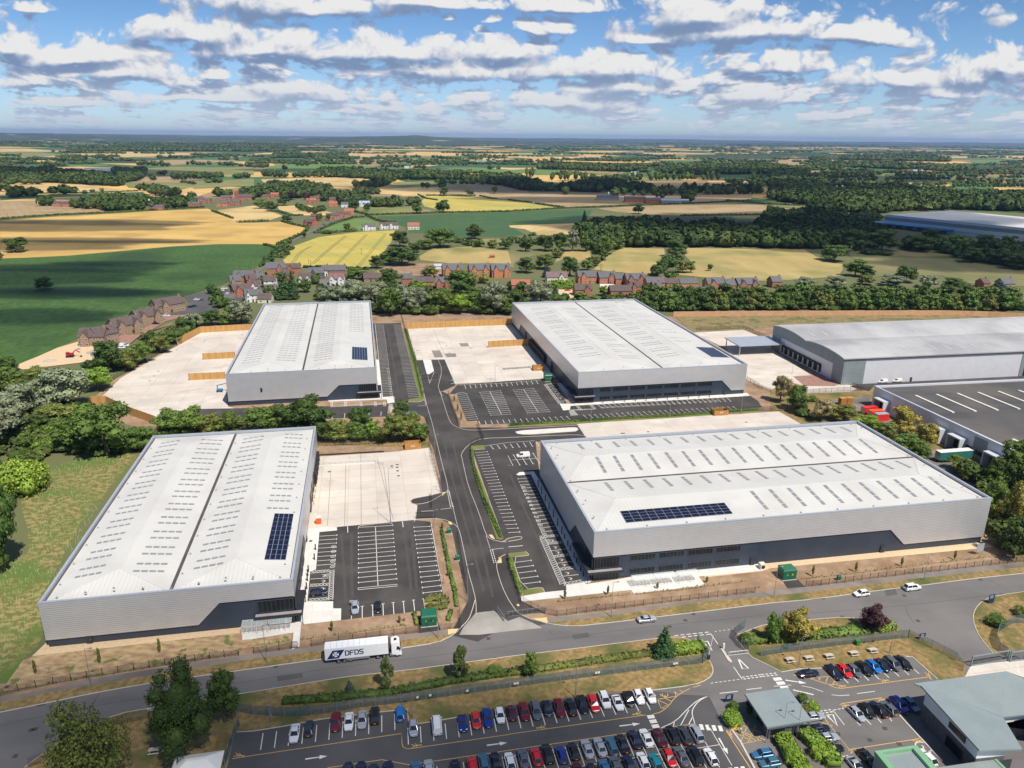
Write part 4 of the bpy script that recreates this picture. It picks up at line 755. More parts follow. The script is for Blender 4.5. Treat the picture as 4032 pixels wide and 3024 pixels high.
m=MB();m.box(46.2,47.6,-2.6,-1.2,0,1.7);a_=m.build('air_unit',m_warm,t);MB().tube((46.9,-2.6,.9),(46.9,-2.68,.9),.5,n=16).build('fan_grille',m_black,a_)
# ---------- warehouse 2: far left
w,l,h=62.5,142.1,14.33
t=B2=shell('warehouse',-120.25,302.1,w,l,11.29,h,'silver warehouse at upper left with a square solar block near its front corner',cut=[(0,2),(40.9,2),(46.1,6.9),(w,6.9),(w,h-.25),(0,h-.25)],cutr=[(.3,6.9),(22,6.9),(27,2.2),(l-.3,2.2),(l-.3,h-.25),(.3,h-.25)])
T,zf,sw=hip_roof(t,w,l,h,inset=13);rw=[]
for a0,a1,b0,n in((4.2,12.2,17,31),(18.8,27.4,17,31),(35.0,43.4,16,31),(50.2,58.0,66,18)):
 for i in range(n):rw.append((a0,a1,b0+i*(3.95 if n>20 else 3.9),.62))
rooflights(t,T,zf,rw);solar(t,T,zf,52,58.9,13.2,34.5,6,10);entrance(t,w,l,h,w-8.0,w-.3,right=True)
window(t,'f',w,l,13.4,14.2,5.6,7.4,1,.02);anchors(t,T,zf,[(3+7*i,2.2)for i in range(9)])
# ---------- warehouse 3: far right of centre
w,l,h=78.7,145.7,14.22
t=B3=shell('warehouse',28.5,309.9,w,l,11.46,h,'silver warehouse at centre with dark office front and loading bays down its shaded side',cut=[(0,7),(67.1,7),(72.2,2),(w,2),(w,h-.25),(0,h-.25)],cutl=[(.3,6.9),(119.8,6.9),(124.4,2.2),(l-.3,2.2),(l-.3,h-.25),(.3,h-.25)])
T,zf,sw=hip_roof(t,w,l,h,inset=16);rw=[]
for a0,a1,n,b0 in((7.4,17.6,30,24),(25.5,34.5,32,18),(44.0,54.0,32,18),(61.5,70.5,18,42)):
 for i in range(n):
  if i%3!=2:rw.append((a0,a1,b0+i*(113-b0*.0)/n*.98,.55))
rooflights(t,T,zf,rw);solar(t,T,zf,67.6,76.6,13,30.5,6,8);entrance(t,w,l,h,.3,7.1)
for i,a0 in enumerate((16,23.95,31.9,39.8,47.7,55.6)):window(t,'f',w,l,a0,a0+7.0,4.7,6.6,7,-.28);window(t,'f',w,l,a0,a0+7.0,1.0,2.7,7,-.28)
window(t,'f',w,l,10.1,14.9,4.7,6.6,4,-.28);window(t,'f',w,l,10.1,14.9,1.0,2.7,4,-.28);doorp(t,'f',w,l,68.4,69.6,2.2)
for i in range(9):dock(t,'l',w,l,60.5+i*4.0,3.4,4.8)
for b in(46,106):doorp(t,'l',w,l,b,b+3.2,5.0,o=.25,name='roller_door')
anchors(t,T,zf,[(3+9*i,2.2)for i in range(9)])
# ---------- warehouse 5: two shallow barrel roofs on the right
def frame_from(a,b,ha=0,hb=0):
 d=Vector((b.x-a.x,b.y-a.y));return d.length,math.atan2(d.y,d.x)
c0=G('D1',655,690,13.0);c1=G('D1',2212,622,13.0);c2=G('D1',5,400,13.0)
ang=math.atan2(c1.y-c0.y,c1.x-c0.x);l5=(Vector((c2.x,c2.y))-Vector((c0.x,c0.y))).length;w5=190.0;h5=13.0
t=B5=empty('warehouse',(c0.x,c0.y,0),ang,'long white warehouse with curved pale roofs and black dock shelters on its gable','warehouse')
half=l5/2;N_=10
def zc(y):q=(y%half)/half;return h5+1.5*math.sin(math.pi*q)**.8 if 0<q<1 else h5
prof=[(y*l5/(2*N_),zc(min(y*l5/(2*N_),l5-1e-3)))for y in range(2*N_+1)]
MB().loft([[(0,y,0)for y,z in((0,0),(l5,0))]+[(0,y,z-.5)for y,z in prof[::-1]],[(w5,y,0)for y,z in((0,0),(l5,0))]+[(w5,y,z-.5)for y,z in prof[::-1]]]).build('wall',m_wpanel,t)
for s,mm in((0,m_roofx),(1,m_roofx)):
 pr=[(y,z)for y,z in prof[s*N_:(s+1)*N_+1]];
 MB().loft([[(x,y,z-.5)for y,z in pr]+[(x,y,z)for y,z in pr[::-1]]for x in(-.6,w5)]).build('roof',m_roofg,t)
g=wall_poly('l',w5,l5,[(y,z-.55)for y,z in prof]+[(l5,8.3),(0,8.3)],.0,.25);g.build('gable_band',m_cladv,t)
for a0,a1 in((0.3,8.5),(l5-9,l5)):wall_poly('l',w5,l5,rect(a0,a1,.0,8.3),0,.2).build('gable_panel',m_cladv,t)
MB().box(-.6,w5,-.5,.0,h5-.9,h5-.45).build('eaves_gutter',m_frame,t)
wall_poly('f',w5,l5,rect(.2,11.0,.0,h5-1.0),0,.2).build('corner_panel',m_cladv,t)
wall_poly('f',w5,l5,rect(96,104,0,h5-1),0,.2).build('corner_panel',m_cladv,t);window(t,'f',w5,l5,98.2,101,.2,h5-1.1,1,.22)
doorp(t,'f',w5,l5,104.4,109.4,4.5,m_cladv,o=.1,name='roller_door');doorp(t,'f',w5,l5,36,37.2,2.2)
for i in range(8):dock(t,'l',w5,l5,20+i*4.7,4.1,5.0)
for s in range(2):
 for i in range(22):
  for q0,q1 in((.16,.36),(.66,.86)):
   mb=MB();x=7+i*7.5
   for k in range(4):
    y0,y1=(s+q0+(q1-q0)*k/4)*half,(s+q0+(q1-q0)*(k+.85)/4)*half;mb.hull([(x,y0,zc(y0)-.02),(x+.8,y0,zc(y0)-.02),(x+.8,y1,zc(y1)-.02),(x,y1,zc(y1)-.02)],[(x,y0,zc(y0)+.05),(x+.8,y0,zc(y0)+.05),(x+.8,y1,zc(y1)+.05),(x,y1,zc(y1)+.05)])
   if s*44+i*2+(q0>.5)<100:mb.build('rooflight',m_lightf,t)
cc=G('D1',-50,540,5.5);t=empty('loading_canopy',(cc.x-6,cc.y-3,0),ang,'flat grey canopy on slim posts in the concrete yard by the curved-roof warehouse','canopy')
MB().box(-12,14,-6,12,5.3,5.8).build('roof',m_par,t)
for x,y in((-11,-5),(13,-5),(-11,11),(13,11)):MB().box(x-.2,x+.2,y-.2,y+.2,0,5.3).build('post',m_steel,t)
# ---------- warehouse 6: flat dark roof on the right
c0=G('E7',430,62,9.0);c1=G('E7',2212,-20,9.0);c2=G('E7',2010,800,9.0)
ang=math.atan2(c1.y-c0.y,c1.x-c0.x);w6=130.0;h6=9.0
ux,uy=Vector((math.cos(ang),math.sin(ang))),Vector((-math.sin(ang),math.cos(ang)))
dl=Vector((c2.x-c0.x,c2.y-c0.y));l6=-dl.dot(uy)+14;o6=Vector((c0.x,c0.y))-uy*l6
sk=dl.dot(ux)
t=B6=empty('factory',(o6.x,o6.y,0),ang,'older factory on the right with a flat dark grey roof and white skylight strips','factory')
def sx(y):return sk*(l6-y)/(l6-14)
FPt=lambda x,y:(x+sx(y),y)
c=[FPt(0,0),(w6,0),(w6,l6),FPt(0,l6)]
MB().prism(c,0,h6-.8).build('wall',m_wpanel,t)
MB().prism([FPt(1.2,1.2),(w6-1,1.2),(w6-1,l6-1.2),FPt(1.2,l6-1.2)],h6-.8,h6-.45).build('roof',m_felt,t)
P_=MB();ribbon(P_,[Vector((*p,0))for p in(c[0],c[3],c[2],c[1])],1.1,h6-.79,h6+.25,off=-.5);P_.build('parapet',m_wpanel,t)
for j,(y0,y1)in enumerate(((l6-34,l6-13),(l6-62-20,l6-62))):
 for i in range(12):
  x=9+i*9.8;MB().hull([(*FPt(x,y0),h6-.45),(*FPt(x+1.1,y0),h6-.45),(*FPt(x+1.1,y1),h6-.45),(*FPt(x,y1),h6-.45)],[(*FPt(x,y0),h6-.1),(*FPt(x+1.1,y0),h6-.1),(*FPt(x+1.1,y1),h6-.1),(*FPt(x,y1),h6-.1)]).build('skylight',m_warm,t)
def lbox(x0,x1,y0,y1,z0,z1):return MB().hull([(*FPt(x0,y0),z0),(*FPt(x1,y0),z0),(*FPt(x1,y1),z0),(*FPt(x0,y1),z0)],[(*FPt(x0,y0),z1),(*FPt(x1,y0),z1),(*FPt(x1,y1),z1),(*FPt(x0,y1),z1)])
for y in(l6-8,l6-40,34,17):
 d=MB();
 for a in((-3.2,-.02,y-3.2,y-2.8,0,5.2),(-3.2,-.02,y+2.8,y+3.2,0,5.2),(-3.2,-.02,y-3.2,y+3.2,5.2,5.7)):k=lbox(*a);d.add(k.v,k.f)
 s_=d.build('loading_bay',m_wpanel,t);lbox(-.12,-.02,y-2.7,y+2.7,.3,5.1).build('door',m_black,s_)
for y,z0,z1,n in((l6-52,2.0,3.6,4),(l6-59,1.6,3.4,2)):
 f_=lbox(-.12,-.02,y-n,y+n,z0,z1).build('window',m_frame,t);lbox(-.16,-.12,y-n+.2,y+n-.2,z0+.15,z1-.15).build('pane',m_glass,f_)
for y0,y1 in((l6-20,l6-12),(40,46),(22,28)):lbox(-.10,-.02,y0,y1,0,h6-.9).build('wall_panel',m_cladv if y0<25 else m_whiter,t)
# ---------- distribution centre far right
c0=G('D0',990,868);h7=htop(c0,*pxs('D0',990,762));c1=G('D0',2212,880,h7);ang=math.atan2(c1.y-c0.y,c1.x-c0.x);w7=(c1-c0).length*1.25
t=empty('distribution_centre',(c0.x,c0.y,0),ang,'huge pale blue distribution centre among dark woods at the far right','warehouse')
MB().box(0,w7,0,150,0,h7-.6).build('wall',m_wpanel,t)
for i in range(4):x0=8+i*w7/4*.9;MB().hull([(x0,4,h7-.6),(w7,4,h7-.6),(w7,148,h7-.6),(x0,148,h7-.6)],[(x0+20,30,h7+1.2+i*.01),(w7,30,h7+1.2+i*.01),(w7,120,h7+1.2+i*.01),(x0+20,120,h7+1.2+i*.01)]).build('roof',m_roof,t)if i==0 else None
MB().box(-.3,w7,-.3,3.8,h7-.6,h7).build('parapet_cap',m_par,t);MB().box(0,w7,-.12,0,h7*.55,h7*.82).build('grey_band',m_cladv,t);MB().box(0,w7,-.12,0,h7*.18,h7*.28).build('grey_band',m_par,t)
MB().box(-14,95,-14,-.15,h7*.3,h7*.38).build('canopy',m_blue,t)
for i in range(7):x=-8+i*15;MB().box(x-4,x+4,-.4,-.13,.3,h7*.28).build('dock_door',m_blue,t)
MB().box(205,255,-20,-.15,0,7).build('office',m_wpanel,t)
for i in range(4):MB().box(212+i*11,218+i*11,-20.1,-20,4,5.8).build('window',m_glass,t)
# ---------- gatehouse
c0=G('E4',445,785,4.0);c1=G('E4',1095,680,4.0);c2=G('E4',150,300,4.4);ang=math.atan2(c1.y-c0.y,c1.x-c0.x);wg=(c1-c0).length;lg=(c2-c0).length
t=empty('gatehouse',(c0.x,c0.y,0),ang,'small gatehouse with a grey-green seamed roof and white band beside the barriers','gatehouse')
MB().box(1.2,wg-1.0,1.0,lg-1.5,0,2.2).build('wall',m_brickd,t);MB().box(1.15,wg-.95,.95,lg-1.4,2.2,3.55).build('white_band',m_whiter,t)
MB().hull([(0,0,3.6),(wg,0,3.6),(wg,lg,4.1),(0,lg,4.1)],[(0,0,3.95),(wg,0,3.95),(wg,lg,4.45),(0,lg,4.45)]).build('roof',m_zinc,t)
for a0,a1 in((1.6,4.6),(7.6,10.0)):
 f_=MB().box(a0,a1,.90,.99,1.0,2.15).build('window',m_frame,t);MB().box(a0+.1,a1-.1,.86,.90,1.1,2.05).build('pane',m_glass,f_)
d_=MB().box(6.2,7.2,.90,.99,.02,2.1).build('door',m_door,t);MB().box(7.0,7.08,.84,.90,1,1.15).build('handle',m_steel,d_)
for y0,y1 in((3,5.5),(7,9.5)):f_=MB().box(1.10,1.19,y0,y1,1.0,2.15).build('window',m_frame,t);MB().box(1.06,1.10,y0+.1,y1-.1,1.1,2.05).build('pane',m_glass,f_)
for x in(.3,wg-.3):MB().tube((x,.2,0),(x,.2,3.62),.06).build('roof_post',m_steel,t)
# ---------- office at lower right
hw=7.6
e0=G('E5',1490,1385,hw);e1=G('E5',2100,1320,hw);e2=G('E5',585,495,hw);e3=G('E5',1850,330,hw)
ang=math.atan2(e1.y-e0.y,e1.x-e0.x);wo=(e1-e0).length;lo=(e2-e0).length
t=empty('office_building',(e0.x,e0.y,0),ang,'two-storey office at lower right with dark brick walls and a wide folded seamed roof','office')
def L3(p):v=Vector((p.x-e0.x,p.y-e0.y));c_,s_=math.cos(ang),math.sin(ang);return(v.x*c_+v.y*s_,-v.x*s_+v.y*c_)
q2,q3,q4=L3(e2),L3(e3),L3(G('E5',1770,975,6.2));wide=q3[0]+12
mid=(q4[0]+.6,q4[1]);rt=L3(G('E5',2100,540,hw));bt=L3(G('E5',2100,940,6.2))
def slabp(pts,name,m,th=.35):return MB().hull([(x,y,z-th)for x,y,z in pts],pts).build(name,m,t)
slabp([(0,0,hw-.4),(wo,0,hw-1.3),(mid[0],mid[1],hw-1.2),(q2[0]+1,q2[1]-.5,hw)],'roof',m_zinc)
slabp([(q2[0],q2[1],hw+.02),(mid[0],mid[1],hw-1.1),(bt[0]+14,bt[1]+.6,hw-1.5),(rt[0]+20,rt[1]-14,hw-.4),(q3[0],q3[1],hw+.1)],'roof',m_zinc)
fp=[(1.0,1.2),(wo-2.0,1.2),(mid[0]-.6,mid[1]+.8),(bt[0]+10,bt[1]+2),(rt[0]+14,rt[1]-14),(q3[0]-1,q3[1]-1.2),(q2[0]+1.6,q2[1]-1.6)]
MB().prism(fp,0,4.2).build('wall',m_brickd,t);
zt_=[hw-1.2,hw-2.0,hw-2.0,hw-2.4,hw-1.6,hw-.9,hw-.9];fq=[(x+(-.06 if x<3 else.03),y-.05)for x,y in fp]
MB().hull([(x,y,4.0)for x,y in fq],[(x,y,z)for(x,y),z in zip(fq,zt_)]).build('white_render',m_whiter,t)
for k_,(z0,z1)in enumerate(((.6,2.9),(4.6,6.0))):
 for i in range(3):
  fx=lambda y:1.0+(y-1.2)/(q2[1]-2.8)*(q2[0]+.6)
  y0=4+i*9.5;a_,b_=fx(y0),fx(y0+4.4)
  if y0+4.4>q2[1]-2:continue
  f_=MB().hull([(a_-.12,y0,z0),(a_-.02+.1,y0,z0),(b_+.08,y0+4.4,z0),(b_-.12,y0+4.4,z0)],[(a_-.12,y0,z1),(a_+.08,y0,z1),(b_+.08,y0+4.4,z1),(b_-.12,y0+4.4,z1)]).build('window',m_frame,t)
  MB().hull([(a_-.16,y0+.15,z0+.1),(a_-.1,y0+.15,z0+.1),(b_-.1,y0+4.25,z0+.1),(b_-.16,y0+4.25,z0+.1)],[(a_-.16,y0+.15,z1-.1),(a_-.1,y0+.15,z1-.1),(b_-.1,y0+4.25,z1-.1),(b_-.16,y0+4.25,z1-.1)]).build('pane',m_glass,f_)
MB().box(5,8.4,1.08,1.19,1.0,3.0).build('window',m_frame,t)
# ---------- plant room with mint green parapet
g0=G('E5',20,1400,5.2);g1=G('E5',600,1318,5.2);g2=G('E5',840,1580,5.2);ang=math.atan2(g1.y-g0.y,g1.x-g0.x);wg=(g1-g0).length
t=empty('plant_building',(g0.x,g0.y,0),ang,'grey building with a raised mint green parapet round its roof at the bottom edge','building')
MB().box(.3,wg-.3,-16,-.3,0,4.4).build('wall',m_cladv,t);MB().box(.6,wg-.6,-15.5,-.9,4.4,4.55).build('roof',m_zinc,t)
P_=MB();ribbon(P_,[Vector(p)for p in((.6,-16,0),(.6,-.7,0),(wg-.6,-.7,0),(wg-.6,-16,0))],1.3,4.4,5.2);P_.build('parapet',m_green,t)
MB().box(wg+.01,wg+13,-14,-4.3,0,3.0).build('side_wing',m_cladv,t);MB().box(wg+.3,wg+13.3,-14,-4,3.0,3.25).build('wing_roof',m_zinc,t);MB().box(wg+13.3,wg+13.8,-14,-3.7,2.6,3.4).build('verge_trim',m_green,t)
S.cycles.max_bounces=4;S.cycles.diffuse_bounces=2;S.cycles.glossy_bounces=2;S.cycles.transmission_bounces=2;S.cycles.transparent_max_bounces=24;S.cycles.volume_bounces=0
# ---------- foliage materials
def leafmat(name,c1,c2,rand=.16,sc=.35):
 def ex(nt,src,out):
  L=nt.links;g=nn(nt,'ShaderNodeNewGeometry');r=nn(nt,'ShaderNodeMapRange');L.new(g.outputs['Random Per Island'],r.inputs[0]);r.inputs[3].default_value=.72;r.inputs[4].default_value=1.30
  h=nn(nt,'ShaderNodeHueSaturation');L.new(r.outputs[0],h.inputs['Value']);L.new(out,h.inputs['Color']);return h.outputs[0]
 m=mat(name,c1,c2,sc,rough=.65,rand=rand,detail=3,extra=ex,spec=.25);return m
LM={'oak':leafmat('dark_oak_leaves',(0.061,0.106,0.020),(.052,.088,.020)),'ash':leafmat('mid_green_leaves',(0.104,0.171,0.028),(.085,.135,.030)),'lime':leafmat('bright_green_leaves',(0.190,0.299,0.031),(.14,.22,.035)),'willow':leafmat('silver_willow_leaves',(0.194,0.226,0.120),(.19,.22,.15)),'olive':leafmat('olive_leaves',(0.154,0.180,0.036),(.12,.135,.035)),'pine':leafmat('pine_needles',(0.050,0.103,0.031),(.040,.080,.028)),'copper':leafmat('copper_leaves',(0.058,0.027,0.026),(.05,.022,.024)),'spruce':leafmat('blue_spruce_needles',(0.064,0.103,0.071),(.055,.085,.07)),'pale':leafmat('pale_flowering_leaves',(0.317,0.260,0.125),(.14,.15,.05)),'gold':leafmat('golden_leaves',(0.306,0.257,0.050),(.12,.13,.03)),'birch':leafmat('birch_leaves',(0.108,0.154,0.034),(.08,.11,.035))}
m_bark=mat('brown_bark',(.085,.062,.042),(.13,.10,.07),2,rough=.9);m_barkw=mat('white_birch_bark',(.42,.40,.36),(.2,.19,.17),2,rough=.8)
def leaf_quads(C,Nn,size,jit=.55):
 """one small bent leaf spray (2 triangles) per centre, tilted about the outward normal"""
 n=len(C);Nn=Nn+rng.normal(0,jit,(n,3));Nn/=np.linalg.norm(Nn,axis=1)[:,None]
 a=rng.normal(0,1,(n,3));U=np.cross(Nn,a);U/=np.linalg.norm(U,axis=1)[:,None]+1e-9;V=np.cross(Nn,U);s=(size*rng.uniform(.55,1.35,n))[:,None]
 v=np.stack([C-U*s-V*s*.55,C+U*s*.35-V*s,C+U*s+V*s*.5,C-U*s*.4+V*s+Nn*s*.35],1).reshape(-1,3);f=np.arange(4*n).reshape(-1,4);return v,f
def crown_mesh(kind,nleaf,seed):
 """unit crown: radius about .5, height 1 from z=0 (bottom of crown) to 1; separate sprays over uneven limbs"""
 g=np.random.default_rng(seed);lobes=[]
 if kind in('pine','spruce'):
  for k in range(13):
   z=k/13;r=.46*(1-z)**.8+.03;m=max(3,int(8*(1-z)+2))
   for i in range(m):a=2*math.pi*(i+g.uniform(-.3,.3))/m;rr=r*g.uniform(.45,.75);lobes.append((math.cos(a)*rr,math.sin(a)*rr,z+.03+g.uniform(-.02,.02),r*.42+.02,.055))
  lobes.append((0,0,.93,.05,.08))
 elif kind=='column':
  for k in range(12):z=k/12;lobes.append((g.uniform(-.12,.12),g.uniform(-.12,.12),.06+z*.86,.30*math.sin(math.pi*(.18+z*.72))+.04,.13))
 elif kind in('birch','weep'):
  for k in range(22):z=g.uniform(.08,.95);a=g.uniform(0,6.28);r=.36*math.sin(math.pi*min(1,.25+z*.7));lobes.append((math.cos(a)*r*g.uniform(.2,1),math.sin(a)*r*g.uniform(.2,1),z,.13,.13))
 elif kind=='bush':
  for k in range(12):a=g.uniform(0,6.28);r=.34*math.sqrt(g.uniform(0,1));lobes.append((math.cos(a)*r,math.sin(a)*r,g.uniform(.2,.6)*(1-r),g.uniform(.18,.30),.26))
 else:
  for k in range(26):
   z=g.uniform(.12,.90);a=g.uniform(0,6.28);R_=.40*math.sqrt(max(.05,1-((z-.45)/.62)**2));r=R_*math.sqrt(g.uniform(.12,1));q=g.uniform(.11,.20)*(1.15 if z<.6 else.9)
   lobes.append((math.cos(a)*r,math.sin(a)*r,z,q,q*.78))
  lobes+=[(0,0,.45,.30,.30),(.05,0,.65,.24,.22)]
 L=np.array(lobes);wgt=(L[:,3]**2)*1.0;wgt/=wgt.sum();k=g.choice(len(L),nleaf,p=wgt)
 d=g.normal(0,1,(nleaf,3));d/=np.linalg.norm(d,axis=1)[:,None];rad=g.uniform(.72,1.08,nleaf)[:,None]
 sc=np.stack([L[k,3],L[k,3],L[k,4]],1);C=L[k,:3]+d*sc*rad;C[:,2]=np.maximum(C[:,2],.01)
 keep=np.ones(nleaf,bool)
 for j in range(len(L)):
  q=(C-L[j,:3])/np.array([L[j,3],L[j,3],L[j,4]]);keep&=~((np.linalg.norm(q,axis=1)<.62)&(k!=j))
 C,d=C[keep],d[keep];size=np.full(len(C),1.02/math.sqrt(nleaf)*(1.1 if kind in('pine','spruce')else 1.25))
 v,f=leaf_quads(C,d,size)
 iv,if_=ico();vs,fs=[v],[f];n0=len(v);tris=[]
 for j in range(len(L)):
  w_=iv*np.array([L[j,3],L[j,3],L[j,4]])*.74*g.uniform(.85,1.15,(len(iv),1))+L[j,:3];w_[:,2]=np.maximum(w_[:,2],0);w_=w_ if kind!='airy' else L[j,:3]+(w_-L[j,:3])*.35;vs.append(w_);tris.append(if_+n0);n0+=len(iv)
 return np_mesh('crown',np.concatenate(vs),[f,np.concatenate(tris)])
_ico=None
def ico():
 global _ico
 if _ico is None:
  import bmesh;bm=bmesh.new();bmesh.ops.create_icosphere(bm,subdivisions=1,radius=1);bm.verts.ensure_lookup_table()
  _ico=(np.array([v.co[:]for v in bm.verts]),np.array([[v.index for v in f.verts]for f in bm.faces]));bm.free()
 return _ico
SH={'oak':'round','ash':'round','lime':'round','willow':'round','olive':'round','pine':'pine','copper':'round','spruce':'spruce','pale':'round','gold':'round','birch':'birch'}
CR,TK={},{}
def crown(shape,lod,var):
 k=(shape,lod,var)
 if k not in CR:CR[k]=crown_mesh(shape,{3:11000,2:3400,1:1500,0:520}[lod],100+var*7+lod);CR[k].materials.append(LM['oak'])
 return CR[k]
def trunk(var):
 if var not in TK:
  g=random.Random(var);mb=MB();z=0;p=Vector((0,0,0));r=.045
  for k in range(5):
   q=p+Vector((g.uniform(-.02,.02),g.uniform(-.02,.02),.15));mb.tube(p,q,r,r*.8,7);
   if k>1:
    for i in range(2):a=g.uniform(0,6.28);e=q+Vector((math.cos(a)*.22,math.sin(a)*.22,.16));mb.tube(q-Vector((0,0,.03)),e,r*.45,r*.12,5)
   p=q;r*=.8
  me=bpy.data.meshes.new('trunk');me.from_pydata([tuple(v)for v in mb.v],[],mb.f);me.materials.append(m_bark);TK[var]=me
 return TK[var]
NT={}
KN_={'oak':'dark green tree','ash':'mid green tree','lime':'bright green tree','willow':'silvery willow','olive':'olive green tree','pine':'dark conifer','copper':'dark purple-leaved tree','spruce':'blue-green spruce','pale':'pale dry-crowned tree','gold':'golden green tree','birch':'weeping birch tree'}
CATN={'pine':'pine_tree','spruce':'spruce_tree','willow':'willow_tree','birch':'birch_tree','oak':'oak_tree'}
def tree(P,hgt,wid,kind='ash',where='',group=None,shape=None,lod=None,base=.16,name=None,label=None,cat='tree',rz=None):
 shape=shape or SH[kind];dd=depth(P);var=random.randrange(3);pxw=wid*FP/dd
 if lod is None:lod=3 if pxw>260 else 2 if pxw>75 else 1 if pxw>38 else 0
 if lod==3:var=0
 if label is None:label=f'{KN_[kind]} {where}'
 bush=shape=='bush'
 t=empty(name or('shrub' if bush else CATN.get(kind,'tree')),(P[0],P[1],0),rz if rz is not None else random.uniform(0,6.28),label,'shrub' if bush else cat,group)
 c=link(crown(shape,lod,var),'crown' if not bush else 'foliage',t);c.material_slots[0].link='OBJECT';c.material_slots[0].material=LM[kind]
 zb=0 if bush else hgt*base*(.35 if shape in('pine','spruce')else 1);c.location=(0,0,zb);c.scale=(wid,wid,hgt-zb)
 k=link(trunk(var),'stem' if bush else 'trunk',t);s=hgt/.78*(.5 if bush else.82);k.scale=(min(s,wid*1.1),min(s,wid*1.1),s)
 if kind=='birch':k.material_slots[0].link='OBJECT';k.material_slots[0].material=m_barkw
 NT[kind]=NT.get(kind,0)+1;return t
def ptree(t_,bx,by,ty,wpx,kind='ash',where='',**k):
 """tree given by where the photograph shows its foot, top and width"""
 P=G(t_,bx,by);X,Y=pxs(t_,bx,ty);hgt=htop(P,X,Y);wid=wpx*SP[t_][2]*depth(P)/FP
 return tree(P,max(hgt,1.0),wid*1.08,kind,where,**k)
def trees(s,group=None,**k):
 """'tag kind x,y,top,width;where' one per line"""
 for ln in s.strip().split('\n'):
  a,wh=ln.split(';');t_,kd,q=a.split();x,y,ty,w_=map(float,q.split(','));kk=dict(k)
  if wh.startswith('!'):kk['shape']='bush';wh=wh[1:]
  ptree(t_,x,y,ty,w_,kd,wh.strip(),group=group,**kk)
trees('''
A0 oak 135,1090,960,195;standing alone at the left end of the golden wheat field
A0 oak 2,1155,1080,60;cut by the left picture edge below the wheat field oak
A0 oak 385,1425,1305,160;standing alone in the green crop field on a bare patch''',lod=2)
trees('''
A1 oak 960,800,530,270;tallest beside the last brown brick house and the digger
A1 lime 850,965,770,270;at the corner of the left concrete yard
A1 oak 780,770,680,120;!left of the tall tree by the digger
A1 olive 1110,790,610,230;right of the tall tree by the digger
A1 ash 1230,730,555,210;behind the yard, above its lamp post
A1 oak 1300,590,450,160;below the brick houses' last driveway
A1 olive 1400,640,490,170;in the thicket above the yard's wire fence
A1 ash 1500,560,450,170;in the thicket left of the timber fence corner
A1 oak 1620,470,350,170;behind the timber fence corner
A1 willow 1700,430,290,150;thin and grey behind the timber fence corner
A1 oak 1850,400,270,170;behind the far timber fence of the left yard
A1 ash 1990,395,290,150;behind the far timber fence near the first roof
A1 willow 2110,390,180,230;tallest behind the far timber fence by the roof
A1 willow 560,1120,760,400;large and rounded left of the bare yard corner
A1 olive 300,880,770,260;in the thicket left of the large willow
A1 willow 210,1200,900,360;middle of the willows at the left edge
A1 willow 60,1420,1040,420;lowest of the willows at the left edge
A1 oak 60,800,680,220;at the left edge below the green crop
A1 ash 60,930,770,240;at the left edge above the willows
A1 ash 40,700,640,110;!at the field corner by the left edge
A1 olive 500,1280,1090,330;dark and broad below the large willow
A1 oak 350,1330,1180,230;hemmed in between the willows and the big sycamore
A1 ash 940,1530,1050,470;largest of the belt, in front of the left yard
A1 ash 660,1500,1210,300;left of the largest tree of the belt
A1 lime 560,1330,1200,300;!round and bright left of the largest belt tree
A1 lime 420,1480,1360,240;!low and bright under the willow belt
A1 ash 1220,1490,1280,250;small, at the left roof corner
A1 oak 1080,1500,1410,170;!low and dark left of the lower left roof
A1 ash 1500,1370,1120,300;behind the lower left roof, by the end of the timber fence
A1 ash 1680,1360,1110,330;with mottled crown behind the lower left roof
A1 olive 1860,1360,1180,230;low behind the lower left roof
A1 ash 2010,1360,1160,240;behind the middle of the lower left roof
A2 lime 250,620,200,430;!huge and bright above the sown slope
A2 lime 90,640,370,320;!bright at the left edge above the spruce
A2 ash 440,260,120,180;!between the big bright shrub and the belt
A2 oak 70,1300,560,300;tall and dark at the left edge beside the sown slope
A2 oak 20,1350,900,160;at the left edge behind the tall spruce
B1 oak 480,1340,1010,400;widest round crown in front of the far left warehouse
B1 oak 250,1310,1090,240;left of the widest round crown
B1 ash 60,1330,1120,330;behind the right part of the lower left roof
B1 oak 940,1290,1110,220;round, standing before the disabled bays
B1 oak 600,1410,1240,190;at the corner of the lower left roof
B1 olive 740,1400,1230,230;in the thicket right of the lower left roof
B1 ash 890,1395,1250,170;in the thicket below the round tree
B1 lime 1040,1385,1230,150;brightest in the thicket by the estate road
B1 lime 1110,1395,1260,110;!bright beside the brightest thicket tree
B1 olive 1210,1410,1190,260;tall in the thicket by the estate road
B1 birch 1310,1290,1060,220;thin, at the estate road crossing
B1 olive 1330,1410,1220,220;in the thicket before the green substation
B1 ash 1450,1400,1250,170;last of the thicket beside the estate road
B1 olive 1400,1230,1120,100;!small beside the substation by the crossing''')
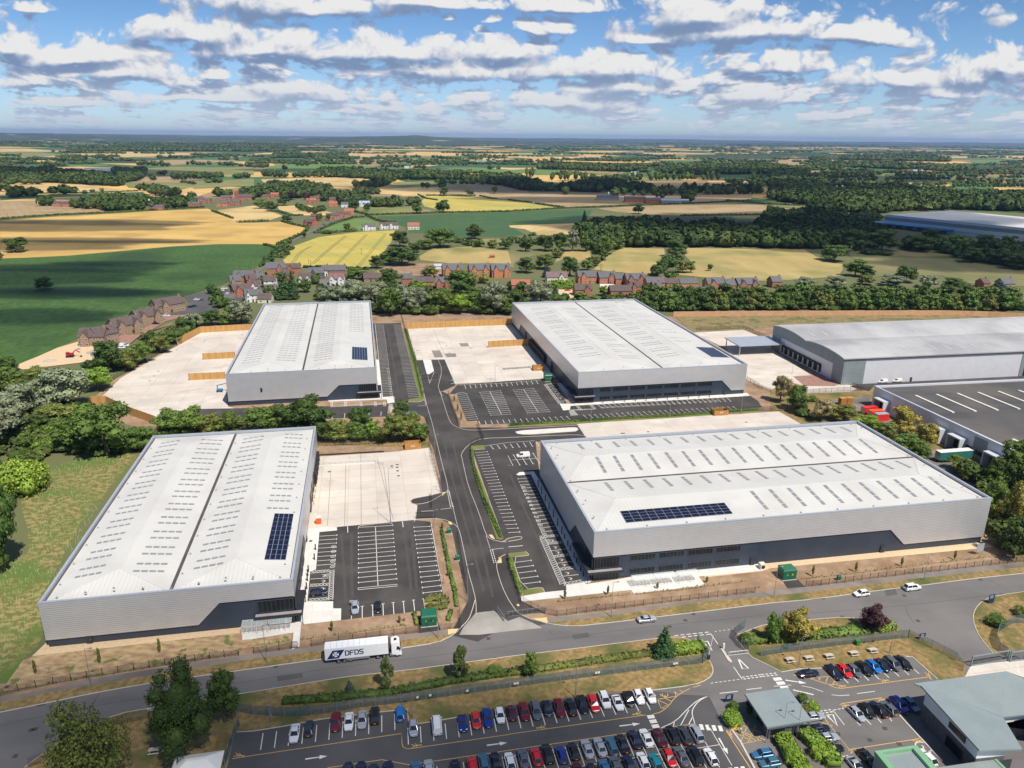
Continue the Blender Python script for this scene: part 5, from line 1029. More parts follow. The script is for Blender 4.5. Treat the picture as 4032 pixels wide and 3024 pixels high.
trees('''
B0 pine 265,1500,1270,150;broad, behind the far left roof near the cottages
B0 pine 340,1500,1250,110;tall and pointed near the white cottages
B0 oak 440,1440,1310,120;right of the pointed conifers
B0 ash 230,1340,1260,110;in front of the red brick house with solar roof
B0 willow 640,1560,1380,200;first of the willows behind the far left roof
B0 willow 740,1560,1400,160;second of the willows behind the far left roof
B0 willow 860,1570,1315,260;tallest of the willows behind the far left roof
B0 willow 1060,1580,1345,240;fourth of the willows behind the far left roof
B0 ash 1200,1640,1400,230;at the corner of the far left roof
B0 willow 1330,1620,1370,230;above the bare soil bank
B0 willow 1440,1620,1395,180;above the middle of the soil bank
B0 ash 1570,1610,1430,200;dark above the soil bank
B0 ash 1640,1620,1400,190;taller of the pair above the soil bank
B0 lime 1800,1620,1450,220;light green above the soil bank
B0 ash 1960,1620,1440,210;between the light green tree and the grey poplar
B0 willow 2080,1630,1340,250;grey poplar-like, above the right of the soil bank
B0 ash 2190,1630,1480,170;at the left corner of the central roof
B0 oak 1180,1390,1235,200;among the houses left of the orange brick homes
B0 ash 1800,1460,1240,260;in front of the gabled new houses
B0 oak 1820,1520,1340,200;below the gabled new houses
B0 lime 1430,1430,1340,150;yellow-green between the brick homes
B0 gold 2000,1360,1270,110;yellow-green by the new houses
B0 ash 870,1330,1230,160;behind the cottages by the barley field
B0 oak 960,1330,1260,110;left of the brown field
B0 oak 1070,1230,1120,120;at the barley field's lower right corner
B0 oak 1290,1200,1040,290;wide, right of the barley field corner
B0 ash 1180,1200,1075,160;left of the wide field-corner tree
B0 oak 1395,1120,1005,120;behind the wide field-corner tree
B0 olive 1530,1310,1210,150;in front of the small white marquee
B0 oak 1270,1040,905,160;right of the white cottages' field
B0 ash 1620,1050,880,260;broadest in the green crop's near hedge
B0 ash 1490,1065,975,160;at the green crop's near hedge
B0 oak 1925,975,838,155;round, standing alone below the green crop
B0 ash 1960,1045,960,120;in the hedge below the lone round tree
B0 olive 2080,1055,975,90;in the hedge right of the lone round tree
B0 oak 2185,1065,960,110;at the end of the hedge right of the lone tree
B0 oak 1650,742,627,145;big round one at the edge of the pale wheat
B0 ash 1420,755,662,95;left of the big round one by the pale wheat
B0 oak 985,735,658,78;by the blue-roofed house
B0 oak 867,728,637,95;left of the blue-roofed house
B0 oak 1655,600,520,78;in front, of the pair in the far stubble
B0 oak 1645,545,452,90;behind, of the pair in the far stubble
B0 oak 1515,540,480,65;right, of the pair left in the far stubble
B0 oak 1470,540,482,45;left, of the pair left in the far stubble
B0 oak 1880,595,540,75;on the far stubble's hedge
B0 oak 2095,580,512,70;taller, at the right end of the far stubble
B0 oak 570,818,744,55;beside the lane among the terrace houses
B0 oak 438,968,915,40;at the bend of the lane
B0 ash 810,912,838,72;left of the white cottages
B0 olive 865,905,860,60;!between the tree and the white cottages
B0 oak 640,930,885,80;!beside the lane below the paddock
B0 oak 290,825,765,95;where the lane hedge meets the tan field
B0 oak 155,735,640,110;in the village, above the gold field's corner
B0 oak 262,685,590,110;in the village, over the tan field
B0 ash 60,710,620,110;at the left of the village by the solar barn
B0 copper 325,635,560,80;first dark purple crown in the upper village
B0 copper 465,635,570,60;second dark purple crown in the upper village
B0 ash 650,815,760,50;between the terrace houses by the lane''',group=None)
trees('''
C0 willow 280,1540,1330,230;large and silvery left of the central roof
C0 oak 90,1590,1430,210;dark left of the large silvery willow
C0 ash 420,1540,1460,170;right of the large silvery willow
C0 spruce 410,1480,1385,70;small and grey by the garden hedge
C0 ash 640,1520,1445,150;behind the central roof by the red houses
C0 ash 760,1510,1470,140;behind the central roof's valley
C0 lime 830,1470,1380,95;between the two red brick houses
C0 ash 930,1520,1450,130;in front of the long tiled roof
C0 olive 1130,1520,1440,120;at the right of the long tiled roof
C0 gold 1250,1460,1395,80;!yellow beside the tiled bungalows
C0 oak 1190,1440,1385,90;!dark beside the tiled bungalows
C0 oak 1460,1135,978,195;broad and dark at the head of the hay field hedge
C0 ash 1420,1330,1240,115;beside the new brick terrace
C0 ash 1400,1220,1110,130;second in the hay field hedge
C0 oak 1340,1230,1150,110;third in the hay field hedge
C0 ash 1290,1290,1200,110;lowest in the hay field hedge
C0 olive 1520,1270,1160,130;spreading right of the hay field hedge
C0 ash 1590,1270,1165,80;far end of the spreading hedge
C0 oak 1760,1255,1195,55;small, alone in the right hay field
C0 oak 815,1160,980,185;round, left of the middle hay field
C0 ash 860,1110,940,150;behind the round tree by the hay field
C0 ash 960,1060,975,110;left of the middle hay field's top
C0 oak 150,1085,970,125;in the tree row, left end
C0 oak 320,1080,940,160;in the tree row, darkest
C0 oak 450,1085,915,160;in the tree row, widest
C0 willow 560,1085,895,130;in the tree row, right end
C0 ash 680,1085,900,130;before the dark wood's edge
C0 olive 430,1140,1045,120;below the tree row's right end
C0 oak 160,1270,1135,150;left, above the cream house
C0 ash 320,1240,1105,170;above the cream house
C0 spruce 340,1310,1190,90;blue-grey beside the cream house
C0 oak 540,1300,1125,165;above the first new brick house
C0 ash 690,1250,1155,120;above the second new brick house
C0 olive 760,1210,1120,90;at the hay field's lower left corner
C0 pine 665,825,725,48;slim, at the green crop's right end
C0 oak 1135,757,663,95;standing alone before the brown stubble
C0 ash 215,945,895,70;!on the tan strip
C0 ash 1150,1440,1400,80;!low beside the brick terrace
D0 oak 560,1170,1030,255;large, between the two right-hand hay fields
D0 ash 740,1300,1150,180;lower, between the two right-hand hay fields
D0 oak 830,1310,1200,150;lowest, between the two right-hand hay fields
D0 oak 850,1110,1040,130;!left part of the low thicket in the olive field
D0 oak 990,1115,1060,170;!right part of the low thicket in the olive field
D0 oak 1185,1350,1208,205;round, at the lower edge of the olive field
D0 willow 300,1400,1300,180;first silver crown behind the long belt
D0 willow 565,1400,1290,175;second silver crown behind the long belt
D0 willow 1060,1385,1285,210;third silver crown behind the long belt
D0 willow 1380,1405,1290,150;fourth silver crown behind the long belt
D0 olive 830,1375,1290,140;grey-green behind the long belt
D0 oak 1600,1420,1312,200;dark behind the right end of the long belt
D0 spruce 1990,1430,1340,180;blue-green behind the right end of the long belt
D0 oak 690,1070,880,260;first of the big dark row by the blue depot
D0 oak 970,1075,890,260;second of the big dark row by the blue depot
D0 oak 1300,1085,940,220;third of the big dark row by the blue depot
D0 oak 1395,1010,885,165;behind the dark row, before the depot canopy
D0 ash 1620,1100,940,200;fourth of the big dark row by the blue depot
D0 oak 1740,1180,1050,190;below the dark row right of the olive field's edge
D0 oak 1860,1130,940,220;fifth of the big dark row by the blue depot
D0 oak 2010,1200,1050,210;dark, in front of the depot office
D0 oak 2070,1060,945,150;touching the depot office
D0 oak 2150,1240,1080,230;last of the dark row at the right edge
D0 oak 2200,1100,990,120;cut by the right edge before the depot''')
trees('''
D1 pale 90,1070,830,150;left of the works yard fence, with bare twigs
D1 ash 235,1140,910,180;right of the twiggy pale tree
D1 oak 250,1170,1010,130;small and dark below the pale tree
D1 ash 370,1060,985,80;!small by the red hopper
D1 pale 440,1230,1050,200;thin, above the lower right roof
D1 olive 640,1240,1100,240;right of the thin pale tree
D1 lime 850,1330,1195,240;bright, touching the lower right roof
D1 gold 1150,1350,1110,230;tall, in front of the factory's long wall
D1 olive 1000,1420,1250,200;behind the lower right roof's corner
D1 ash 1200,1530,1355,260;beside the lower right roof's edge
D1 gold 1345,1480,1250,190;in front of the factory windows
D1 ash 1290,1600,1430,160;left of the green trailer
D1 ash 1640,1670,1540,180;in front of the green trailer
D2 olive 1680,520,410,150;low beside the green trailer
D2 ash 1840,560,430,130;between the trailer and the roof corner
D2 ash 2110,620,200,330;largest, right of the green trailer
D2 oak 1990,640,340,220;dark beside the largest right-hand tree
D2 ash 1970,820,560,230;over the lower right roof corner
D2 gold 2110,1020,570,290;thin and yellowish at the right edge
D2 oak 2120,1210,870,260;at the right end of the roadside fence
D2 olive 1960,980,700,170;behind the roof corner, low
D3 gold 235,550,283,300;broad, beside the old road
D3 copper 895,470,243,225;round, beside the old road
D3 ash 20,570,318,150;narrow, left of the broad golden one
D3 ash 1960,410,280,170;!left of the pair on the right-hand verge
D3 olive 2180,330,215,130;!right of the pair on the right-hand verge
C3 pine 1355,680,435,205;standing in the hedge by the works gate
C3 ash 200,870,650,130;thin, above the car park hedge
B3 ash 2100,840,740,140;!low in the verge near the estate entrance
B3 birch 1165,975,710,170;left of the two verge birches
B3 birch 1812,895,600,190;right of the two verge birches
B3 spruce 835,1005,895,88;short, left of the verge birches''',lod=2)
ptree('A3',860,1900,1030,600,'olive','largest, with open airy crown at the bottom left',lod=3,shape='airy')
ptree('A3',1600,1560,800,500,'oak','dense and dark, second from the left at the bottom',lod=3)
ptree('A3',1960,1260,815,290,'oak','smaller lobe of the dense dark pair at the bottom',lod=2)
def belt(s,step,hgt,wid,kinds,where,group,lod=None,jit=.25,base=.16):
 P=parse(s);pts=[];
 for a,b in zip(P[:-1],P[1:]):
  L=(b-a).length;n=max(1,round(L/step));pts+=[a.lerp(b,i/n)for i in range(n)]
 for i,p in enumerate(pts):
  k=random.choice(kinds);q=p+Vector((random.uniform(-1,1)*step*jit,random.uniform(-1,1)*step*jit,0));h_=hgt*random.uniform(.85,1.18)
  tree(q,h_,wid*random.uniform(.9,1.15),k,f'{nth(i)} from the left in the {where}',group,lod=lod,base=base)
belt('C1 1180,262 1480,268 2212,258 D1 1200,262 2212,268',8.0,12.0,13.0,['ash','oak','ash','olive'],'front row of the fence belt','belt behind the timber fence',lod=1,base=.03)
belt('C1 1240,190 1700,195 2212,185 D1 1200,188 2212,205',9.5,11.5,14,['oak','ash','oak'],'rear row of the fence belt','belt behind the timber fence',lod=1,base=.03)
# ---------- hedges
def hedge(s,w_,h_,kind,label,group=None,dens=9.0,name='hedge',size=.28,sm=0):
 P=parse(s)if isinstance(s,str)else s
 if sm:P=smoothp(P,sm)
 A,B=offset_path(P,-w_/2),offset_path(P,w_/2);Cs,Ns=[],[]
 for i in range(len(P)-1):
  L=(P[i+1]-P[i]).length;m=int(L*dens*(w_+2*h_)/3)
  t=rng.uniform(0,1,m);sfc=rng.uniform(0,w_+2*h_,m);a=np.array([P[i].x,P[i].y]);b=np.array([P[i+1].x,P[i+1].y]);n=np.array([-(b-a)[1],(b-a)[0]])/max(L,1e-6)
  c=a+(b-a)*t[:,None];off=np.where(sfc<h_,-w_/2,np.where(sfc>w_+h_,w_/2,sfc-h_-w_/2));z=np.where(sfc<h_,sfc,np.where(sfc>w_+h_,w_+2*h_-sfc,h_))
  bump_=np.sin(c[:,0]*1.3)*np.cos(c[:,1]*1.7)*.12*h_;Cs.append(np.c_[c+n*off[:,None],z+bump_*(z>.5*h_)+rng.normal(0,.05,m)])
  Ns.append(np.where((z>=h_*.99)[:,None],[[0,0,1.]],np.c_[n[0]*np.sign(off),n[1]*np.sign(off),off*0+.3]))
 C=np.concatenate(Cs);v,f=leaf_quads(C,np.concatenate(Ns),np.full(len(C),size));mb=ribbon(MB(),P,w_*.86,0,h_*.9)if w_>.6 else ribbon(MB(),P,.05,0,.1)
 n0=len(v);core=np.array(mb.v);me=np_mesh('foliage',np.concatenate([v,core]),[np.concatenate([f,np.array(mb.f)+n0])])
 o=link(me,name,None,LM[kind]);tag(o,label,'hedge',group);return o
hedge('B3 250,1090 700,1060 1200,1010 1750,905 2212,840 C3 0,845',2.0,1.0,'oak','long dark hedge along the works fence, left part');hedge('C3 0,845 600,760 1000,700 1250,670',2.0,.9,'olive','browning hedge along the works fence, middle part')
hedge('C3 1400,665 1705,620',3.2,1.7,'lime','bright clipped hedge at the works gate');hedge('D3 -250,560 0,550 420,510 880,470',3.0,1.4,'ash','hedge between the broad golden tree and the works fence',sm=0);hedge('D3 930,468 1065,430',3.0,1.6,'lime','short bright hedge right of the purple tree')
hedge('E4 640,960 700,1060 830,1250 960,1500',3.0,1.7,'lime','hedge left of the brick path below the gatehouse',dens=30);hedge('E4 960,890 1100,1020 1300,1180 1420,1379',3.0,1.7,'lime','hedge right of the brick path below the gatehouse',dens=30)
hedge('C0 375,1400 585,1405',6,5.5,'lime','tall clipped garden hedge by the cream house',dens=6,size=.5)
hedge('B2 1895,270 1915,430 2000,700 2150,1030',1.0,.6,'ash','low green hedge between the estate road and the car park',dens=22,size=.2);hedge('C2 8,1215 40,1330 110,1520',1.0,.6,'ash','short low hedge at the lower car park corner',dens=22,size=.2)
hedge('B2 1635,980 1670,1150 1710,1350 1745,1480 1770,1640',.9,.9,'ash','young hedge in the soil bed beside the estate road',dens=14,size=.22);hedge('B3 1720,300 1690,380',.9,1,'ash','young hedge beside the entrance substation',dens=14,size=.22);hedge('B3 1395,320 1420,420',.8,1.1,'olive','young hedge left of the entrance substation',dens=14,size=.2)
hedge('B3 400,545 800,490 1350,415',.45,.6,'olive','young hedge behind the front fence below the left car park',dens=6,size=.16);hedge('B3 0,595 330,555',.45,.6,'olive','young hedge behind the front fence by the bike shelter',dens=6,size=.16)
hedge('A3 0,1000 900,850 2080,660 2110,600',.4,.55,'olive','young hedge behind the front fence below the left warehouse',dens=6,size=.16);hedge('C2 430,1590 850,1550 1500,1490 2100,1410',.5,.6,'olive','young hedge before the bike shelters',dens=6,size=.16);hedge('D2 265,1395 700,1350 1400,1260 2060,1185',.5,.7,'olive','young hedge behind the fence below the right warehouse',dens=6,size=.16)
hedge('B1 1320,440 1400,680 1470,1000',1.1,.5,'ash','green planting strip right of the long narrow car park',dens=10,size=.25);hedge('C1 20,1272 620,1236 1500,1185 2180,1132',1.5,.7,'ash','low planting strip below the central car park',dens=7,size=.25)
hedge('B3 1490,200 1650,180 1660,260 1500,275',2.5,.7,'olive','brown-green shrub bed by the entrance substation',dens=14,size=.25)
for s,n_ in(('A0 0,805 500,768 900,750 1300,728','below the tan field'),('A0 1300,728 1780,700','along the top of the wheat field'),('B0 870,738 1000,770 1250,760 1700,748 2212,738 C0 430,712 C0 640,705','along the top of the green crop'),('B0 190,735 330,775 430,770','left of the terrace houses'),('B0 240,825 330,850 480,880','between the wheat and the lane houses'),('B0 470,890 420,935 330,975 200,1028','along the wheat side of the lane'),('B0 980,775 1060,810 1130,830 1250,835','behind the white cottages'),('B0 560,905 700,842 860,792 960,785','along the lane by the paddock'),('B0 520,925 620,925 900,908','between barley field and paddock'),('B0 1430,592 1500,625 1600,640','in the pale wheat'),('B0 1500,598 1930,600','at the far edge of the pale wheat'),('C0 0,638 210,660','left, at the foot of the stubble'),('C0 240,668 500,705','middle, at the foot of the stubble'),('C0 640,705 1100,688 1600,668 2120,640','right, at the foot of the stubble'),('C0 1900,640 2212,670 D0 330,690','at the top right of the brown stubble'),('C0 1500,775 2212,765','along the lower edge of the brown stubble'),('B0 1965,603 2110,630','right of the pale wheat'),('B0 430,1225 1000,1243','at the foot of the barley field'),('A0 330,582 800,575 1200,560','along the small dark field'),('A0 1850,735 2030,800','below the village'),('A0 2080,835 2212,828 B0 130,820','under the small gold field'),('B0 300,1040 200,1100 100,1200','down the lane to the cottages'),('B0 90,1030 200,1060 150,1130 60,1220','along the crop side of the lane')):
 hedge(s,2.6,2.0,'oak',f'far dark field hedge {n_}','far field hedges',dens=.9,size=1.1)
 # ---------- distant woodland (past the nearest three hundred trees): one mass
wv,wf,wn0=[],[],0
def wood_blobs(P,hs,ws,sub=0):
 """many small uneven crowns at points P (n,2) with heights hs and widths ws"""
 global wn0
 iv,if_=ico();n=len(P)
 if n==0:return
 V=iv[None]*rng.uniform(.72,1.25,(n,len(iv),1));V=V*np.stack([ws/2,ws/2,hs*.52],1)[:,None,:];V[...,0]+=P[:,0,None];V[...,1]+=P[:,1,None];V[...,2]+=(hs*.50)[:,None];V[...,2]=np.maximum(V[...,2],0)
 wv.append(V.reshape(-1,3));wf.append((if_[None]+(np.arange(n)*len(iv))[:,None,None]+wn0).reshape(-1,3));wn0+=n*len(iv)
sprays=[]
def outline(poly,h_,step):
 """the photograph shows crowns: the upper outline is their tops, the lower one their feet"""
 t_='S';L=[]
 for w in poly.split():
  if ',' in w:L.append((t_,*map(float,w.split(','))))
  else:t_=w
 px=[pxs(*q)for q in L];n=len(px);out=[]
 for i,(x,y)in enumerate(px):
  ys=[py for(qx,py)in px if abs(qx-x)<170];cr=[px[j][1]+(px[(j+1)%n][1]-px[j][1])*(x-px[j][0])/(px[(j+1)%n][0]-px[j][0])for j in range(n)if(px[j][0]-x)*(px[(j+1)%n][0]-x)<0]
  lo=max(cr+[y]);g=G(*L[i]);
  if cr and y<lo-1:a=G(*L[i],h_*.95);b=G('S',x,lo);g=a if a.y>b.y+step else Vector((b.x,b.y+step,0))
  out.append((g.x,g.y))
 return out
def wood(poly,step=9,h_=13,w_=12,dens=1.0,spr=14,var=.25,sz=.16):
 P=outline(poly,h_,step)if isinstance(poly,str)else poly;X=np.array(P);x0,y0=X.min(0);x1,y1=X.max(0)
 gx,gy=np.meshgrid(np.arange(x0,x1,step),np.arange(y0,y1,step));Q=np.c_[gx.ravel(),gy.ravel()]+rng.uniform(-.5,.5,(gx.size,2))*step
 ins=np.zeros(len(Q),bool);j=len(P)-1
 for i in range(len(P)):
  xi,yi=P[i];xj,yj=P[j];c=((yi>Q[:,1])!=(yj>Q[:,1]))&(Q[:,0]<(xj-xi)*(Q[:,1]-yi)/(yj-yi+1e-12)+xi);ins^=c;j=i
 Q=Q[ins];Q=Q[rng.uniform(0,1,len(Q))<dens];put(Q,h_,w_,spr,var,sz)
def put(Q,h_,w_,spr,var=.25,sz=.16):
 n=len(Q)
 if n==0:return
 hs=h_*rng.uniform(1-var,1+var,n);ws=w_*rng.uniform(.8,1.3,n);wood_blobs(Q,hs,ws)
 if spr:
  d=rng.normal(0,1,(n,spr,3));d/=np.linalg.norm(d,axis=2)[...,None];d[...,2]=np.abs(d[...,2])*1.0-.15*(rng.uniform(0,1,(n,spr))<.3)
  C=d*np.stack([ws/2,ws/2,hs*.52],1)[:,None]*1.04;C[...,:2]+=Q[:,None];C[...,2]+=(hs*.5)[:,None];sprays.append((C.reshape(-1,3),d.reshape(-1,3),np.repeat(ws*sz,spr)))
def line(s,step,h_,w_,spr=10,jit=.3,gap=0.0,var=.3):
 P=parse(s);Q=[]
 for a,b in zip(P[:-1],P[1:]):
  L=(b-a).length;m=max(1,int(L/step));t=(np.arange(m)+.5)/m;q=np.c_[a.x+(b.x-a.x)*t,a.y+(b.y-a.y)*t];Q.append(q)
 Q=np.concatenate(Q);Q=Q+rng.uniform(-jit,jit,Q.shape)*step;Q=Q[rng.uniform(0,1,len(Q))>=gap];put(Q,h_,w_,spr,var)
wood('C0 640,830 750,790 950,790 1250,800 1500,830 1750,810 2100,860 2212,870 D0 0,880 600,800 900,830 1000,960 600,1050 400,1070 0,1060 C0 2212,1055 1550,1045 1350,1045 1000,1050 900,1070 720,1075 600,935',9.5,13.5,13,spr=42)
wood('D0 0,680 350,760 300,800 900,760 960,800 900,860 600,830 100,900 C0 2212,880 2212,800',9,7,9,dens=.8,spr=20)
wood('D0 0,560 340,540 520,560 700,530 1000,500 1100,520 1450,560 1900,560 2212,620 3000,640 3000,900 2212,740 1600,720 1400,730 1100,740 900,760 600,740 420,690 0,640',13,14,17,spr=34)
wood('D0 1050,1050 1500,1050 2212,1080 2900,1150 2900,1330 2212,1230 1800,1180 1500,1100',10,10,11,spr=24)
wood('D0 1900,560 2300,600 2300,720 1800,700',13,15,17,spr=24)
line('D0 720,1080 900,1050 1100,1060 1500,1075',8,5,8);line('D0 1500,1090 1700,1140 2000,1200 2212,1240',8,8,10)
wood('A0 0,380 250,360 400,340 560,370 900,390 930,440 1080,470 1060,520 700,500 500,490 0,470',11,13,15,spr=30)
wood('A0 1000,400 1280,385 1230,460 1100,490 1040,450',11,13,15,spr=30);line('A0 1500,460 1600,455 1700,450 1830,450 1940,445',9,14,15,24);line('A0 2040,450 2180,440',9,12,14,20)
line('A0 1370,420 1470,420',14,14,18,24);line('A0 1300,470 1370,470',14,13,16,24);line('A0 1570,485 1650,492 1690,500',12,6,10);line('A0 1190,550 1300,555 1480,590',10,12,14,20)
line('A0 0,560 60,565',12,14,16,30);line('A0 90,620 200,600 320,605',13,15,18,40);line('A0 440,590 580,585',12,15,18,40);line('A0 620,580 690,575',11,14,15,30);line('A0 700,580 760,575 850,570 960,565',12,7,9,14)
line('A0 330,690 400,685 500,690',12,15,17,40)
wood('A0 600,690 1000,640 1280,600 1500,610 1680,640 1680,700 1300,725 1000,740 850,720 680,710',10,12,13,dens=.6,spr=30)
wood('A0 1280,570 1600,540 1850,545 2040,560 2212,570 B0 200,520 500,520 770,540 830,590 760,640 500,600 300,640 200,600 60,620 0,640 A0 2100,620 1700,600 1500,620 1350,600',11,13,14,dens=.5,spr=30)
wood('B0 860,530 870,490 1000,470 1190,450 1250,470 1100,530',11,14,15,spr=30);wood('B0 870,560 1080,570 1080,590 900,585',10,9,10)
wood('B0 1000,640 1150,610 1300,620 1430,640 1460,680 1200,700 1040,700 940,680',10,14,13,spr=36);wood('B0 600,650 800,600 1000,630 940,680 800,690',11,12,13,dens=.5,spr=30)
wood('B0 0,450 120,420 180,440 740,440 760,410 600,400 540,380 560,400 380,420 60,420',13,15,17,dens=.9,spr=24)
wood('B0 550,400 740,390 1100,380 1480,370 1600,380 1900,410 2212,440 C0 400,500 820,490 800,570 150,555 B0 2212,520 1800,460 1200,460 900,450 740,440',13,15,17,dens=.92,spr=20)
wood('C0 820,500 1300,520 1950,500 2000,560 2212,565 2212,590 1980,590 1500,580 820,560',14,17,15,dens=.8,spr=18)
wood('C0 270,330 1000,330 1300,375 2212,340 D0 330,400 330,440 C0 2212,410 1700,420 1260,400 270,370',16,17,19,spr=12);wood('D0 0,400 330,400 480,470 450,560 0,540',14,14,17,spr=18)
for s in('C0 150,435 250,430','C0 370,465 400,460','C0 430,465 690,460','C0 710,465 790,460','C0 840,465 870,465','C0 910,465 1010,460','C0 1070,467 1180,465','C0 1190,468 1340,465','C0 1330,465 1460,465','C0 1470,467 1620,465','C0 1680,465 1920,462','C0 2110,468 2212,465'):line(s,12,21,12,14,gap=.12)
line('C0 880,600 1050,600',12,18,14,14);line('C0 1480,655 1610,655',12,20,16,30);line('C0 470,590 520,590',10,17,14);line('C0 1080,600 1130,600',10,13,10);line('C0 1270,610 1370,620',12,11,11)
line('D0 0,740 40,735',10,8,10);line('D0 150,760 330,770',10,10,12,20);line('D0 330,780 580,775',12,16,18,40)
line('C0 1150,600 1950,585',13,17,14,12,gap=.15)
for s in('A0 230,330 250,330','A0 400,350 560,340','A0 985,378 1035,378','A0 0,350 120,345','A0 1190,330 1480,345','A0 1620,330 1900,335','A0 1900,335 2212,350','B0 0,360 120,350','B0 200,320 430,310','B0 360,340 490,338','B0 680,325 745,325','B0 920,330 1010,330','B0 250,370 310,370','B0 1100,350 1370,350','B0 1500,330 1900,340','B0 820,275 960,270','B0 1080,265 1480,270','B0 1560,270 1800,290','B0 1870,285 2212,275','B0 2000,370 2150,370','C0 0,320 190,310','C0 300,300 500,290','C0 560,290 900,300','C0 900,300 1180,310','C0 1700,310 2090,300','A0 60,290 700,290','A0 510,295 610,290','A0 700,285 860,280','A0 900,290 1160,300','A0 1330,270 1800,275','A0 1900,290 2212,300','B0 0,300 150,290','A0 600,215 1000,210','A0 1040,225 1060,225','B0 150,275 430,265','B0 430,280 800,275'):line(s,15,14,17,12,gap=.3)
for s in('D0 340,425 1000,420','D0 340,450 900,440','D0 450,410 1100,400','D0 500,470 1070,475','D0 1340,500 1540,500','D0 1590,505 2212,515','D0 1100,430 2212,445','D0 800,400 2212,420','D0 500,340 1400,380','D0 1090,460 1560,465','D0 1600,470 2212,490','D0 560,310 800,350'):line(s,14,11,16,10,gap=.25)
line('D0 400,495 1060,500',10,9,10,8);line('D0 1345,508 1535,508',10,9,10,8);line('D0 1585,520 2212,525',10,9,10,8)
wood('D0 600,270 900,240 1200,250 1560,285 1560,305 1200,300 620,290',24,17,30,spr=6);wood('D0 800,340 1300,340 1900,370 2212,390 2212,415 1800,400 1300,375 820,360',20,16,26,spr=6);wood('D0 350,280 500,285 490,305 360,300',20,16,26,spr=6)
wood('A0 600,190 1100,180 2212,190 2212,215 1100,212 620,215',26,17,34,spr=5);wood('A0 0,140 340,140 340,170 0,165',30,17,38,spr=5);wood('A0 940,150 2212,155 B0 400,165 A0 2212,175 1000,175',34,17,42,spr=4);wood('B0 0,190 400,200 380,215 0,212',26,17,34,spr=5);wood('B0 180,250 800,250 800,272 180,270',20,16,26,spr=6)
for s in('B0 480,1290 760,1400 900,1340 1180,1330 1300,1480 600,1500','B0 60,1290 180,1400 300,1440 200,1520 0,1500','B0 1300,1400 1750,1420 2212,1400 C0 200,1440 0,1560 B0 1300,1560','C0 200,1400 380,1440 600,1500 1900,1460 2212,1450 2212,1420 1700,1500 500,1540','A1 1840,120 2000,150 2212,240 2100,330 1900,280','A1 1500,420 1740,330 1760,400 2150,360 2212,390 1760,420 1550,540'):wood(s,8,6,7,.65,40,sz=.12)
wood('C0 1250,1290 1340,1180 1440,1120 1520,1180 1400,1240 1300,1300',7,7,8,.8,30);wood('B0 380,700 500,700 640,720 560,760 400,740',9,7,8,.6,20)
line('B0 300,1010 200,1085 130,1180',8,3.5,6,14);line('B0 240,1140 330,1060',7,2.5,5,14);line('C0 0,1010 130,1010 380,1040',8,6,9,20);line('B0 1760,1000 1900,1040',8,5,8,20)
def far_scatter(n,d0,d1,w_,h_,clump,spr):
 d=1/rng.uniform(1/d1,1/d0,n);a=rng.uniform(-.72,.72,n);c=np.c_[d*np.sin(a),d*np.cos(a)]
 k=rng.integers(2,clump,n);rot=rng.normal(0,.22,n);Q=[]
 for i in range(n):t=(np.arange(k[i])-k[i]/2)*w_*rng.uniform(.7,1.3);Q.append(np.c_[c[i,0]+t*math.cos(rot[i]),c[i,1]+t*math.sin(rot[i])]+rng.normal(0,w_*.25,(k[i],2)))
 Q=np.concatenate(Q);put(Q,h_,w_*1.2,spr,.3)
far_scatter(45,1900,3200,15,12,12,6);far_scatter(150,3200,7000,22,11,22,3);far_scatter(210,7000,15000,50,13,20,0);far_scatter(260,15000,30000,140,20,18,0)
def wood_var(nt,src,out):
 L=nt.links;g=nn(nt,'ShaderNodeNewGeometry');cr=nn(nt,'ShaderNodeValToRGB');L.new(g.outputs['Random Per Island'],cr.inputs[0]);e=cr.color_ramp.elements
 e[0].color=(.7,.75,.7,1);e[1].color=(1.7,1.5,1.1,1);q=e.new(.6);q.color=(1.05,1.05,1,1)
 x=nn(nt,'ShaderNodeMix',data_type='RGBA',blend_type='MULTIPLY');x.inputs[0].default_value=1;L.new(out,x.inputs[6]);L.new(cr.outputs[0],x.inputs[7]);return x.outputs[2]
m_far=mat('distant_woodland_leaves',(.036,.066,.018),(.056,.095,.024),.008,rough=.8,extra=wood_var,col3=(.075,.10,.03),scale3=.02,spec=.2)
def flush(name,m,label,cat):
 global sprays,wv,wf,wn0
 sv,sf=leaf_quads(np.concatenate([q[0]for q in sprays]),np.concatenate([q[1]for q in sprays]),np.concatenate([q[2]for q in sprays]))
 me=np_mesh(name,np.concatenate([sv]+wv),[sf,np.concatenate(wf)+len(sv)]);tag(link(me,name,None,m),label,cat,None,'stuff');sprays,wv,wf,wn0=[],[],[],0
flush('woodland',m_far,'distant woods and hedgerow trees reading as one dark green mass','woodland')
U=dict(spr=170,sz=.075)
wood('A1 -300,900 0,760 120,780 350,860 560,1080 700,1150 680,1220 560,1300 420,1420 0,1500 -300,1500',6,4.5,7,.9,**U);wood('A1 -200,1500 250,1450 480,1420 640,1480 1200,1480 1230,1510 900,1530 520,1530 450,1560 A2 200,640 0,900 -200,900',5.5,3,6,.85,**U)
wood('A1 760,760 1100,780 1300,640 1560,520 1750,400 1500,400 1260,540 1130,620 1090,640 900,700',5.5,4.5,6.5,.9,**U);wood('A1 1280,1330 1380,1250 2040,1220 B1 0,1220 200,1260 680,1290 680,1330 540,1330 A1 1300,1350',6,4,7,.9,**U)
